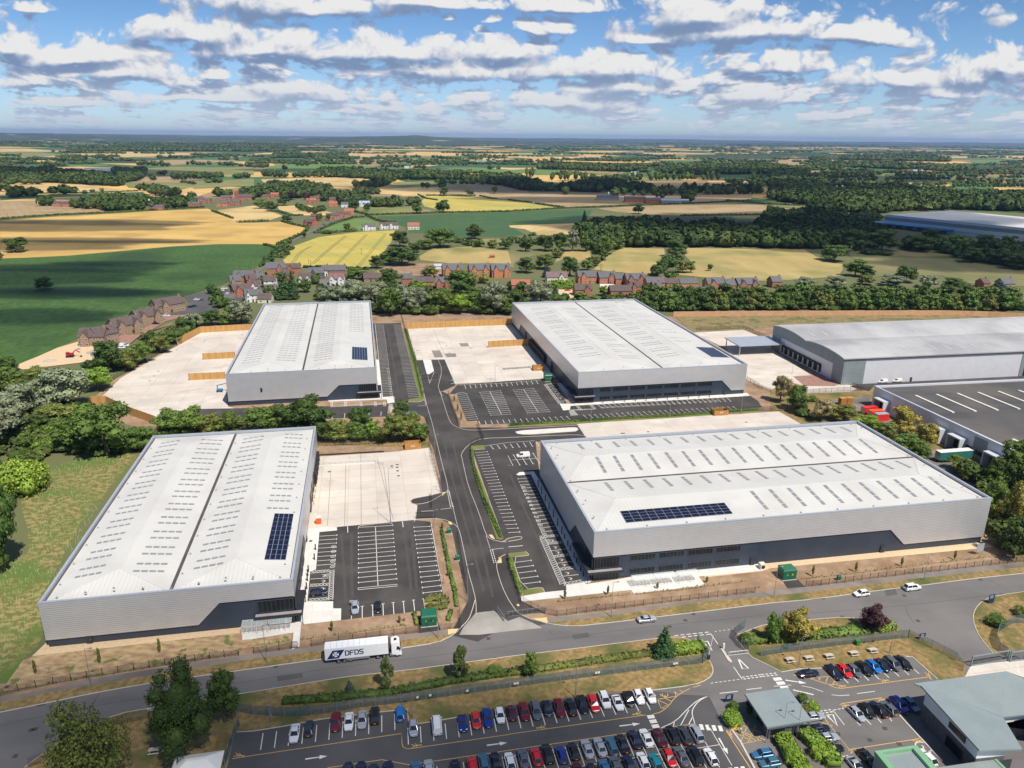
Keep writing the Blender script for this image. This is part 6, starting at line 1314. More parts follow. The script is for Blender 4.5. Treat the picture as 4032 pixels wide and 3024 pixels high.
wood('B1 690,1330 1480,1310 1520,1330 1530,1380 1300,1400 600,1410',5,4,6,.95,**U);wood('D1 60,1060 250,1080 450,1150 700,1220 900,1290 1150,1340 1350,1480 1500,1640 1560,1750 1400,1700 1200,1540 1000,1420 850,1330 600,1260 300,1240 150,1160',5.5,3.5,6,.8,**U)
wood('D2 1500,520 1700,500 1950,560 2212,560 2500,700 2500,1150 2212,1150 2050,1130 1950,1010 1850,760 1700,600',6,5,8,.9,**U);wood('B0 1040,1620 1300,1640 1900,1625 2212,1640 C0 0,1600 40,1560 B0 2100,1570 1500,1560 1100,1540 700,1530 700,1500 480,1480',7,5,8,.85,spr=90,sz=.1)
wood('C1 1150,270 2212,272 D1 1200,272 2212,285 2600,300 2600,240 1200,230 C1 2212,230 1150,240',6,4,8,.9,spr=70,sz=.1)
flush('undergrowth',mat('undergrowth_leaves',(.052,.088,.020),(.085,.125,.032),.05,rough=.8,extra=wood_var,col3=(.10,.13,.035),scale3=.08,spec=.2),'tangled undergrowth of bushes and low trees filling the green belts','undergrowth')
# ---------- far hills
def ridge(y0,prof,name,m,dep=2600):
 """prof: (photo x, height above flat horizon in metres)"""
 V=[];n=90;xs=np.linspace(prof[0][0],prof[-1][0],n);hh=np.interp(xs,[p[0]for p in prof],[p[1]for p in prof])+8*np.sin(np.arange(n)*1.7)*np.sin(np.arange(n)*.37)
 cols=[]
 for x,h_ in zip(xs,hh):
  u=(x-2016)/FP*1.02;cols.append([(u*(y0-dep),y0-dep,0),(u*(y0-dep*.5),y0-dep*.5,max(h_,0)*.55),(u*y0,y0,max(h_,1)),(u*(y0+dep),y0+dep,0)])
 V=[p for c in cols for p in c];F=[(4*i+j,4*(i+1)+j,4*(i+1)+j+1,4*i+j+1)for i in range(n-1)for j in range(3)]
 me=bpy.data.meshes.new(name);me.from_pydata(V,[],F);me.polygons.foreach_set('use_smooth',[True]*len(F));o=link(me,name,None,m);o['kind']='structure'
m_hill=mat('wooded_hill',(.025,.045,.022),(.045,.07,.028),.004,rough=.95,detail=8,stretch=(.3,1,1),col3=(.30,.23,.11),scale3=.0022,fac3=(.62,.66))
ridge(12500,[(-900,105),(0,100),(500,60),(900,40),(1150,45),(1350,75),(1600,112),(1680,116),(1850,70),(2050,20),(2300,5)],'hill_ridge',m_hill)
ridge(18000,[(-1500,90),(0,90),(800,60),(1500,30),(2300,20),(3000,15),(3600,20),(4300,10),(5200,20)],'hill_ridge',m_hill,4000)
ridge(28000,[(-1500,100),(900,60),(2000,75),(2600,90),(3100,60),(3700,80),(5500,60)],'hill_ridge',m_hill,6000)
ridge(5200,[(2650,0),(2780,14),(2900,26),(3050,30),(3200,18),(3400,0)],'hill_ridge',m_hill,500)
ridge(3600,[(3250,0),(3450,8),(3800,10),(4300,6)],'hill_ridge',m_hill,300)
# ---------- air
hz=bpy.data.materials.new('thin_summer_haze');hz.use_nodes=True;nt=hz.node_tree;nt.nodes.remove(nt.nodes['Principled BSDF'])
pv=nn(nt,'ShaderNodeVolumePrincipled');pv.inputs['Color'].default_value=(.40,.60,1,1);pv.inputs['Density'].default_value=HAZE=3.4e-5;pv.inputs['Anisotropy'].default_value=.15
nt.links.new(pv.outputs[0],[n for n in nt.nodes if n.type=='OUTPUT_MATERIAL'][0].inputs['Volume'])
hb=MB().box(-40000,40000,-700,36000,-1,215).build('haze',hz);hb['kind']='stuff';tag(hb,'thin blue summer haze over the far fields','haze')
# ---------- cars
PAINT={'white':(.72,.73,.74),'silver':(.42,.45,.50),'grey':(.13,.145,.17),'black':(.012,.013,.017),'navy':(.012,.02,.055),'blue':(.01,.035,.27),'bright blue':(.015,.20,.62),'teal':(.06,.17,.25),'turquoise':(.01,.30,.36),'red':(.55,.012,.018),'dark red':(.20,.010,.022),'maroon':(.085,.008,.022),'mid blue':(.05,.17,.34),'slate':(.05,.06,.075)}
PM={}
def paint(c):
 if c not in PM:
  m=bpy.data.materials.new(c.replace(' ','_')+'_car_paint');m.use_nodes=True;b=m.node_tree.nodes['Principled BSDF'];b.inputs['Base Color'].default_value=(*PAINT[c],1)
  b.inputs['Roughness'].default_value=.28;b.inputs['Metallic'].default_value=.0 if c in('white','red')else.35;b.inputs['Coat Weight'].default_value=.6;b.inputs['Coat Roughness'].default_value=.08;PM[c]=m
 return PM[c]
m_cglass=mat('car_glass',(.012,.017,.020),rough=.05,spec=.8);m_lamp=mat('headlamp_lens',(.55,.58,.6),rough=.1);m_tail=mat('tail_lamp_lens',(.28,.008,.008),rough=.15)
m_tyre=mat('tyre_rubber',(.012,.012,.013),rough=.85);m_rim=mat('alloy_rim',(.38,.39,.41),rough=.3,metal=.7);m_ply=mat('yellow_number_plate',(.62,.45,.04),rough=.5);m_plw=mat('white_number_plate',(.65,.65,.62),rough=.5)
ST={'hatchback':(4.1,.88,1.47,1.05,1.75,3.45,4.0,.93,.95),'saloon':(4.6,.91,1.43,1.25,2.0,3.25,3.95,.92,1.0),'estate car':(4.7,.92,1.48,1.25,1.95,4.05,4.6,.94,.96),'SUV':(4.55,.94,1.68,1.15,1.75,3.95,4.45,1.08,1.1),'people carrier':(4.5,.93,1.68,.85,1.6,4.0,4.4,1.02,1.02),'coupe':(4.3,.89,1.32,1.35,2.05,2.95,3.9,.86,.92),'van':(4.9,.97,1.95,.75,1.45,4.75,4.85,1.15,1.15)}
CT={}
def car_meshes(style):
 if style in CT:return CT[style]
 L,W_,Hh,xb,xs,xr,xt,zb,zt=ST[style];n0=L/2
 X=lambda d:n0-d
 sec=[(0,.62,.70),(.12,.80,.78*zb/.93),(xb*.6,.97,zb*.90),(xb,1.0,zb),(L*.5,1.0,zb),(xt-.1 if xt<L-.3 else L-.35,.99,zt),(L-.12,.93,zt*.93),(L,.80,zt*.78)]
 loops=[]
 for d,k,z in sec:
  w=W_*k;lo=.26 if 0<d<L else.36;loops.append([(X(d),y*w,q)for y,q in((-.86,lo),(-1,lo+.14),(-1,z*.62),(-.97,z-.10),(-.82,z),(.82,z),(.97,z-.10),(1,z*.62),(1,lo+.14),(.86,lo))])
 b=MB().loft(loops);rt=Hh
 gw,rw_=W_*.86,W_*.66
 top=[(X(xs),-rw_),(X(xs-.05),rw_),(X(xr),rw_*.97),(X(xr),-rw_*.97)];bot=[(X(xb),-gw),(X(xb),gw),(X(xt),gw*.96),(X(xt),-gw*.96)]
 rf=[(x,y,rt-.055)for x,y in top];r2=[(x+(.12 if x<0 else-.12),y*.86,rt)for x,y in top];b.hull(rf,r2)
 for i in range(4):b.bar((*bot[i],zb-.03),(*top[i],rt-.04),.075)
 if style not in('coupe','van'):
  for sy in(-1,1):b.bar((X((xs+xr)/2+.1),sy*gw*.985,zb-.02),(X((xs+xr)/2),sy*rw_*1.01,rt-.05),.09)
 if style=='van':
  for sy in(-1,1):b.hull([(X(2.3),sy*gw*1.0,zb-.02),(X(xt),sy*gw*.97,zb-.02),(X(xr),sy*rw_,rt-.05),(X(2.3),sy*rw_,rt-.05)],[(X(2.3),sy*gw*1.03,zb-.02),(X(xt),sy*gw,zb-.02),(X(xr),sy*rw_*1.04,rt-.05),(X(2.3),sy*rw_*1.04,rt-.05)])
  b.hull([(X(xt),-gw*.95,zb),(X(xt),gw*.95,zb),(X(xr),rw_,rt-.04),(X(xr),-rw_,rt-.04)],[(X(xt)-.03,-gw*.95,zb),(X(xt)-.03,gw*.95,zb),(X(xr)-.03,rw_,rt-.04),(X(xr)-.03,-rw_,rt-.04)])
 gl=MB().hull([(*p,zb-.02)for p in bot],[(p[0],p[1]*.985,rt-.05)for p in top])
 def mesh(mb,nm,m,sm=False):
  me=bpy.data.meshes.new(nm);me.from_pydata([tuple(map(float,v))for v in mb.v],[],mb.f);me.materials.append(m)
  if sm:me.polygons.foreach_set('use_smooth',[True]*len(me.polygons))
  return me
 ty=MB().tube((0,-.11,0),(0,.11,0),.325,n=16);ri=MB().tube((0,-.118,0),(0,.118,0),.20,n=10)
 D=dict(body=mesh(b,'body',paint('white')),windows=mesh(gl,'windows',m_cglass),tyre=mesh(ty,'tyre',m_tyre),rim=mesh(ri,'rim',m_rim),axles=(X(.82),X(L-.85)),W=W_)
 zf_=.62 if style!='van' else.75
 for s in(-1,1):
  D['h%d'%s]=mesh(MB().hull([(X(.02),s*W_*.34,zf_-.06),(X(.02),s*W_*.60,zf_-.06),(X(.02),s*W_*.60,zf_+.06),(X(.02),s*W_*.34,zf_+.06)],[(X(.30),s*W_*.46,zf_+.0),(X(.34),s*W_*.86,zf_+.0),(X(.34),s*W_*.86,zf_+.15),(X(.30),s*W_*.46,zf_+.17)]),'headlight',m_lamp)
  D['t%d'%s]=mesh(MB().box(X(L)-.015,X(L)+.22,min(s*W_*.52,s*W_*.84),max(s*W_*.52,s*W_*.84),.70,.90),'tail_light',m_tail)
  D['m%d'%s]=mesh(MB().box(X(xb)-.55,X(xb)-.37,min(s*W_*.95,s*W_*1.14),max(s*W_*.95,s*W_*1.14),zb,zb+.14),'wing_mirror',m_tyre)
 D['pr']=mesh(MB().box(X(L)-.02,X(L)+.06,-.26,.26,.52,.64),'number_plate',m_ply);D['pf']=mesh(MB().box(X(0)-.07,X(0)+.02,-.26,.26,.42,.53),'number_plate',m_plw)
 D['grille']=mesh(MB().box(X(0)-.10,X(0)+.012,-.36,.36,.55,.66),'grille',m_black);CT[style]=D;return D
def car(P,head,style,colour,label,group=None):
 """head: unit vector the nose points to"""
 D=car_meshes(style);t=empty('parked_car' if 'road' not in label else 'car',(P[0],P[1],.04),math.atan2(head.y,head.x),label,'van' if style=='van' else 'car',group);
 if style=='van':t.name='van'
 b=link(D['body'],'body',t);b.material_slots[0].link='OBJECT';b.material_slots[0].material=paint(colour);link(D['windows'],'windows',t)
 for ax in D['axles']:
  for s in(-1,1):y=link(D['tyre'],'wheel',t);y.location=(ax,s*(D['W']-.10),.325);link(D['rim'],'rim',y)
 for k,nm in(('h-1','headlight'),('h1','headlight'),('t-1','tail_light'),('t1','tail_light'),('m-1','wing_mirror'),('m1','wing_mirror'),('pr','number_plate'),('pf','number_plate'),('grille','grille')):
  o=link(D[k],nm,t)
  if k[0]=='m':o.material_slots[0].link='OBJECT';o.material_slots[0].material=paint(colour)
 return t
CC={'w':'white','s':'silver','g':'grey','k':'black','n':'navy','b':'blue','B':'bright blue','t':'teal','q':'turquoise','r':'red','d':'dark red','m':'maroon','M':'mid blue','l':'slate'}
SS={'h':'hatchback','s':'saloon','e':'estate car','u':'SUV','p':'people carrier','c':'coupe','v':'van'}
def row(s,away,where,group,shift=0.0):
 """'tag x,y Fhw ...': nearest bumper centre, F nose towards the camera or R, style letter, colour letter"""
 i=0;tk=s.split();t_=None;k=0
 while k<len(tk):
  if ',' not in tk[k]:t_=tk[k];k+=1;continue
  x,y=map(float,tk[k].split(','));c=tk[k+1];k+=2
  st,col=SS[c[1]],CC[c[2]];P=G(t_,x,y)+away*(ST[st][0]/2+shift);hd=-away if c[0]=='F' else away
  car(P,hd,st,col,f'{col} {st}, {nth(i)} from the left in {where}',group);i+=1
aw1=(G('B3',435,1300)-G('B3',415,1450)).normalized()
row('B3 345,1458 Fsw 472,1405 Rhl 710,1358 Fud 823,1352 Fsw 940,1335 Fss 1053,1297 Ruk 1275,1272 RhB',aw1,'the upper car park row, left part','cars in the upper parking row')
aw2=(G('C3',390,1130)-G('C3',430,1265)).normalized()
row('B3 1393,1402 Fhs 1600,1390 Rvw 1830,1360 Fcb 1945,1335 Fhr 2045,1322 Fub 2155,1287 Fhw C3 45,1265 Rhm 160,1265 Fud 262,1252 Fpg 360,1225 Fhn 470,1232 Fud 572,1222 Rek 673,1200 Fuk 770,1190 Fer 868,1158 Fuw 982,1177 Fcw 1078,1140 Fhk 1165,1122 Fhw 1265,1112 Fhw',aw2,'the upper car park row, right part','cars in the upper parking row')
aw3=-RV_.normalized()
row('E1 75,1440 Rsn 270,1430 Rsn 455,1435 Rhn 670,1430 Ren 1080,1430 RsM 1265,1410 Res 1660,1375 Rhk 1905,1330 Rhr 2075,1305 Ret E2 225,1290 Rsk 425,1262 Rhw 630,1235 Rsg 815,1195 Rhr 985,1168 Ruk 1190,1165 Rhb 1365,1112 Rhk 1570,1092 Rss 1760,1068 Rss 1930,1050 Ret 2095,1012 Rsk E3 430,1130 Rsn 592,1112 Rsw 788,1102 Rsm 978,1072 Ruk 1162,1070 Rel 1330,1045 Rps',aw3,'the long middle car park row','cars in the middle parking row')
row('E2 1445,1450 Rsm 1645,1430 Rhk 1840,1400 RsM E3 150,1530 Rsg 350,1510 Rsn 540,1440 Rhw 725,1460 Rhq 930,1395 Fhr 1115,1385 Rsg 1315,1372 Ruk 1535,1378 Rhw',aw3,'the lowest car park row','cars in the lowest parking row')
aw4=(G('D3',1215,760)-G('D3',1298,840)).normalized();aw4=(G('D3',640,880)-G('D3',683,922)).normalized()
row('D3 615,908 Fen 700,888 Fhr 788,885 Fhg 885,872 Fsk 958,848 FhB 1040,840 Fcn 1130,830 Fpg 1225,822 Fsk',aw4,'the row below the picnic tables','cars below the picnic tables')
row('D3 815,1272 Fhs 905,1243 Fhk 1015,1238 Rsk 1098,1222 Rhg 1195,1200 Fub 1290,1190 FhM',aw4,'the row left of the office','cars beside the office')
ax=(G('D3',615,1330)-G('D3',400,1360)).normalized()
def side(t_,x,y,st,col,right,label,off=.9):
 n=Vector((-ax.y,ax.x,0));car(G(t_,x,y)+n*off,ax if right else-ax,SS[st],CC[col],label,None)
side('D3',400,1262,'s','s',1,'silver saloon parked behind the gatehouse, half hidden by its roof');side('D3',440,1370,'s','n',1,'navy saloon parked directly beside the gatehouse');side('D3',520,1448,'s','s',1,'silver saloon beside the hedge below the gatehouse');side('D3',560,1548,'s','k',1,'black saloon behind the right-hand clipped hedge')
side('E4',410,1270,'h','M',0,'mid blue hatchback left of the hedges below the gatehouse');side('E4',520,1400,'h','t',0,'darker teal hatchback at the bottom edge left of the hedges')
side('D3',345,872,'s','n',1,'navy saloon parked across the yellow hatching by the footpath',.6)
car(G('D3',745,1660),-aw4,'coupe','silver','silver coupe at the bottom edge left of the mint green parapet');car(G('D3',850,1600),-aw4,'saloon','black','black saloon half hidden behind the mint green parapet');car(G('D3',1365,1590),aw4,'hatchback','white','white car behind the mint green parapet near the office')
rd=(G('C3',1303,395)-G('C3',1125,405)).normalized();nd=Vector((-rd.y,rd.x,0));rd2=(G('D2',2000,1400)-G('D2',600,1590)).normalized()
car(G('C3',1215,398)+nd*.8,rd2,'saloon','silver','silver saloon driving right along the old road');car(G('D2',808,1552)+nd*.8,-rd2,'hatchback','white','white hatchback on the road, facing left');car(G('D2',1250,1500)+nd*.8,rd2,'SUV','white','white SUV on the road, right of the white hatchback')
ux_=Vector((math.cos(A0),math.sin(A0),0));uy_=Vector((-ux_.y,ux_.x,0))
car(G('B2',560,1545)+uy_*.8,ux_,'hatchback','navy','navy hatchback in the accessible bay beside the left warehouse');car(G('B3',882,330)+uy_*2.2,-uy_,'SUV','silver','silver SUV parked beside the man in the pale blue shirt');car(G('B3',1082,323)+uy_*2.2,-uy_,'hatchback','black','black hatchback alone in the bottom bays of the left car park')
car(G('C2',135,340)+uy_*.8,-ux_,'van','white','white van in the upper bays beside the right warehouse')
for x,y,lb in((985,905,'left'),(1110,898,'right')):car(G('D1',x,y)+uy_*.8,-ux_,'van','white',f'{lb} of two white vans by the curved-roof warehouse')
for t_,x,y,st,c,r_z,lb in(('A1',1450,322,'s','w',0,'white saloon on the highest brick driveway'),('A1',1405,355,'h','M',20,'pale blue hatchback below the white saloon on the drives'),('A1',1360,393,'s','k',0,'black saloon outside the middle brown brick house'),('A1',1662,248,'s','n',0,'left navy car by the upper brown brick house'),('A1',1692,240,'s','n',10,'right navy car by the upper brown brick house'),('A1',1715,182,'h','w',0,'white car at the lower edge of the pub car park'),('A1',1760,188,'s','g',0,'grey car at the lower edge of the pub car park'),('A1',1930,102,'h','w',10,'nearer white car in the pub car park'),('A1',1955,86,'u','w',10,'farther white car in the pub car park'),('A1',1990,130,'h','w',15,'white hatchback by the tree at the pub'),('A1',1085,585,'v','w',0,'white van on the lowest brown brick driveway'),('A1',1058,603,'h','w',10,'white car in front of the van on the lowest driveway'),('B0',610,852,'h','k',50,'black car driving on the country lane'),('C1',1520,88,'h','w',0,'white car in the yard behind the brick terrace'),('C0',520,1430,'s','r',0,'red car on the drive by the garden hedge')):
 car(G(t_,x,y),Vector((math.cos(R(r_z)),math.sin(R(r_z)),0)),SS[st],CC[c],lb)
 # ---------- articulated lorry with DFDS lettering
m_lorry=mat('white_lorry_body',(.78,.79,.80),(.82,.83,.84),.5,rough=.35);m_logo=mat('dark_blue_lettering',(.012,.022,.10),rough=.4)
a_,b_=G('B3',625,762),G('B3',1282,690);dl_=(b_-a_).normalized();nl=Vector((-dl_.y,dl_.x,0));o_=a_+nl*1.25
t=empty('articulated_lorry',(o_.x,o_.y,.04),math.atan2(dl_.y,dl_.x),'white articulated lorry lettered DFDS driving along the old road','lorry')
tr=MB().box(0,13.6,-1.27,1.27,1.15,4.0).build('trailer',m_lorry,t)
rb=MB();
for i in range(1,11):rb.box(i*1.24-.03,i*1.24+.03,-1.2,1.2,4.0,4.015)
rb.build('roof_seams',m_par,tr);MB().box(.1,13.4,-.5,.5,.8,1.14).build('chassis',m_dsteel,tr);MB().box(13.61,14.05,-1.0,1.0,2.3,3.8).build('fridge_unit',m_frame,tr)
MB().box(-.06,0,-1.2,1.2,1.2,3.95).build('rear_door',m_lorry,tr);MB().box(4.5,9.5,-1.24,-1.20,.55,1.1).build('side_guard',m_steel,tr)
def plate(pts,m,nm,par,y0=-1.285,y1=-1.271):return MB().hull([(x,y1,z)for x,z in pts],[(x,y0,z)for x,z in pts]).build(nm,m,par)
plate([(.35,1.35),(2.9,1.35),(4.2,3.45),(1.65,3.45)][::-1],m_logo,'logo_panel',tr)
cx_,cz_=2.28,2.4
cm=MB()
for k in range(4):
 a=math.pi/2*k;R2=lambda x,z:(cx_+x*math.cos(a)-z*math.sin(a),cz_+x*math.sin(a)+z*math.cos(a))
 p=[R2(-.07,.08),R2(.07,.08),R2(.40,.72),R2(0,.60),R2(-.40,.72)];cm.hull([(x,-1.286,z)for x,z in p],[(x,-1.292,z)for x,z in p])
cm.build('logo_cross',m_lorry,tr)
lt=MB()
def stroke(x0,z0,pts,w=.23):
 for(x,z),(x2,z2)in zip(pts[:-1],pts[1:]):
  d=Vector((x2-x,z2-z));d.normalize();n=Vector((-d.y,d.x))*w/2;e=d*w/2
  q=[(x-e.x-n.x,z-e.y-n.y),(x2+e.x-n.x,z2+e.y-n.y),(x2+e.x+n.x,z2+e.y+n.y),(x-e.x+n.x,z-e.y+n.y)];lt.hull([(x0+a,-1.272,z0+b)for a,b in q],[(x0+a,-1.284,z0+b)for a,b in q])
GL={'D':[[(0,0),(0,1.1)],[(0,1.1),(.5,1.1),(.72,.88),(.72,.22),(.5,0),(0,0)]],'F':[[(0,0),(0,1.1),(.68,1.1)],[(0,.55),(.58,.55)]],'S':[[(.70,1.1),(.15,1.1),(0,.95),(0,.70),(.15,.55),(.55,.55),(.70,.40),(.70,.15),(.55,0),(0,0)]]}
for i,ch in enumerate('DFDS'):
 for st_ in GL[ch]:stroke(4.35+i*1.02,1.95,st_)
lt.build('lettering',m_logo,tr)
wm=CT['hatchback']
def lw(x,par):
 for s in(-1,1):
  y=MB().tube((x,s*1.2-.17 if s>0 else s*1.2-.02,.5),(x,s*1.2+.02 if s>0 else s*1.2+.17,.5),.5,n=20).build('wheel',m_tyre,par);MB().tube((x,s*1.2-.18 if s>0 else s*1.2-.04,.5),(x,s*1.2+.04 if s>0 else s*1.2+.18,.5),.29,n=12).build('rim',m_rim,y)
for x in(2.8,4.1,5.4):lw(x,tr)
cb=MB().loft([[(14.3,-1.24,.9),(14.3,1.24,.9),(14.3,1.2,3.5),(14.3,-1.2,3.5)],[(15.4,-1.25,.6),(15.4,1.25,.6),(15.4,1.15,3.85),(15.4,-1.15,3.85)],[(16.2,-1.25,.5),(16.2,1.25,.5),(16.05,1.1,3.45),(16.05,-1.1,3.45)],[(16.5,-1.2,.45),(16.5,1.2,.45),(16.35,1.15,2.0),(16.35,-1.15,2.0)]]).build('cab',m_lorry,t)
MB().hull([(16.42,-1.12,1.95),(16.42,1.12,1.95),(16.14,1.02,3.0),(16.14,-1.02,3.0)],[(16.47,-1.12,1.95),(16.47,1.12,1.95),(16.19,1.02,3.0),(16.19,-1.02,3.0)]).build('windscreen',m_cglass,cb)
for s in(-1,1):MB().hull([(15.35,s*1.235,1.95),(16.1,s*1.235,1.95),(15.95,s*1.20,2.75),(15.45,s*1.20,2.75)],[(15.35,s*1.26,1.95),(16.1,s*1.26,1.95),(15.95,s*1.225,2.75),(15.45,s*1.225,2.75)]).build('side_window',m_cglass,cb);MB().box(16.1,16.25,min(s*1.27,s*1.5),max(s*1.27,s*1.5),1.9,2.6).build('wing_mirror',m_black,cb);MB().box(16.38,16.52,min(s*.75,s*1.1),max(s*.75,s*1.1),.7,.95).build('headlight',m_lamp,cb)
MB().box(14.9,15.5,-.4,.4,3.84,3.88).build('roof_hatch',m_cglass,cb);MB().box(12.0,16.2,-.45,.45,.55,.95).build('tractor_chassis',m_dsteel,t);MB().box(13.9,15.0,-1.22,-.7,.5,.95).build('fuel_tank',m_steel,t)
for x in(11.3,12.7,15.5):lw(x,t)
def boxt(t_,x,y,L,W_,H_,rz,m,label,cat='trailer',name='trailer',z=1.0,roof=m_whiter,wheels=True):
 p=G(t_,x,y);t=empty(name,(p.x,p.y,0),rz,label,cat);b=MB().box(0,L,0,W_,z,H_).build('body',m,t);MB().box(-.05,L+.05,-.05,W_+.05,H_,H_+.1).build('roof',roof,t)
 d=MB().box(-.08,-.0,.1,W_-.1,z+.1,H_-.1).build('rear_door',m_steel,t);rib=MB()
 for i in range(int(L/1.2)):rib.box(.5+i*1.2,.6+i*1.2,-.04,0,z+.1,H_-.05)
 rib.build('side_ribs',m,t)
 if wheels:
  for x_ in(1.6,2.9,4.2):
   for yy in(.05,W_-.35):MB().tube((x_,yy,.5),(x_,yy+.3,.5),.5,n=12).build('wheel',m_tyre,t)
  MB().box(L-2.2,L-2.0,.3,.5,0,z).build('landing_leg',m_dsteel,t);MB().box(L-2.2,L-2.0,W_-.5,W_-.3,0,z).build('landing_leg',m_dsteel,t)
 return t
m_tgreen=mat('dark_teal_curtain',(.02,.13,.12),(.03,.17,.15),.4,rough=.5);m_rbox=mat('bright_red_box',(.60,.02,.03),(.65,.03,.035),.3,rough=.4)
boxt('D2',1470,385,13.4,2.55,4.0,A0,m_tgreen,'dark green curtain-sided trailer parked by the factory wall')
boxt('D1',820,1180,6.8,2.5,2.9,A0+.05,m_rbox,'red storage box, farthest of three behind the trees','container','container',.1,m_rbox,False);boxt('D1',878,1205,6.0,2.5,2.7,A0,m_rbox,'red storage box with dull roof, middle of three','container','container',.1,m_orange,False);boxt('D1',930,1240,5.5,2.6,3.0,A0,m_rbox,'red storage box with grey roof, nearest of three','container','container',.1,m_par,False)
p=G('D1',615,1100);t=empty('pallet_stack',(p.x,p.y,0),A0,'tall stack of timber pallets in the works yard','pallet stack')
for i in range(2):
 mb=MB()
 for k in range(11):mb.box(i*3.2,i*3.2+2.9,0,2.4,k*.3,k*.3+.18)
 mb.build('pallets',m_woodd,t)
 # ---------- houses
m_bb=mat('buff_brown_brick',(.27,.18,.12),(.34,.235,.16),1.2,rough=.9,detail=8);m_rb=mat('red_brick',(.34,.11,.065),(.42,.16,.09),1.2,rough=.9,detail=8);m_ob=mat('orange_brick',(.46,.17,.07),(.52,.22,.10),1.2,rough=.9,detail=8)
m_tb=mat('brown_roof_tiles',(.085,.062,.06),(.12,.09,.085),.8,rough=.85,detail=6);m_tg=mat('slate_grey_roof',(.085,.088,.10),(.12,.122,.135),.8,rough=.7,detail=6);m_tr=mat('red_clay_roof',(.30,.10,.06),(.38,.15,.09),.8,rough=.85,detail=6);m_tp=mat('plum_roof_tiles',(.15,.095,.105),(.20,.13,.14),.8,rough=.85,detail=6)
m_cream=mat('cream_render',(.66,.62,.50),(.62,.58,.46),.5,rough=.8);m_barnr=mat('pale_barn_roof',(.42,.44,.47),(.5,.52,.55),.3,rough=.5);m_barnb=mat('blue_grey_barn_roof',(.28,.36,.50),(.33,.41,.55),.3,rough=.5)
WM={'b':m_bb,'r':m_rb,'o':m_ob,'w':m_whiter,'c':m_cream,'d':m_brickd,'z':m_cladv};RM={'b':m_tb,'g':m_tg,'r':m_tr,'p':m_tp,'w':m_barnr,'u':m_barnb}
_u=None
def unit_win():
 global _u
 if _u is None:
  f,p=MB(),MB();
  for a in((-.5,-.42,0,1),(.42,.5,0,1),(-.42,.42,0,.08),(-.42,.42,.92,1),(-.03,.03,.08,.92)):f.box(a[0],a[1],-.06,.02,a[2],a[3])
  p.box(-.45,.45,-.03,.01,.05,.95);_u=[]
  for mb,nm,m in((f,'window',m_whiter),(p,'pane',m_glass)):
   me=bpy.data.meshes.new(nm);me.from_pydata(mb.v,[],mb.f);me.materials.append(m);_u.append(me)
 return _u
def gable(mb,rf,x0,x1,y0,y1,ze,zr,axis='x',ov=.35,th=.18):
 """walls with gable tops and two roof slabs; ridge along axis"""
 if axis=='x':
  ym=(y0+y1)/2;mb.loft([[(x,y0,0),(x,y1,0),(x,y1,ze),(x,ym,zr),(x,y0,ze)]for x in(x0,x1)])
  for a,b in((y0-ov,ym),(y1+ov,ym)):k=ov*(zr-ze)/((y1-y0)/2);rf.hull([(x0-ov,a,ze-k),(x1+ov,a,ze-k),(x1+ov,b,zr),(x0-ov,b,zr)],[(x0-ov,a,ze-k+th),(x1+ov,a,ze-k+th),(x1+ov,b,zr+th),(x0-ov,b,zr+th)])
 else:
  xm=(x0+x1)/2;mb.loft([[(x0,y,0),(x1,y,0),(x1,y,ze),(xm,y,zr),(x0,y,ze)]for y in(y0,y1)])
  for a,b in((x0-ov,xm),(x1+ov,xm)):k=ov*(zr-ze)/((x1-x0)/2);rf.hull([(a,y0-ov,ze-k),(b,y0-ov,zr),(b,y1,zr),(a,y1,ze-k)],[(a,y0-ov,ze-k+th),(b,y0-ov,zr+th),(b,y1,zr+th),(a,y1,ze-k+th)])
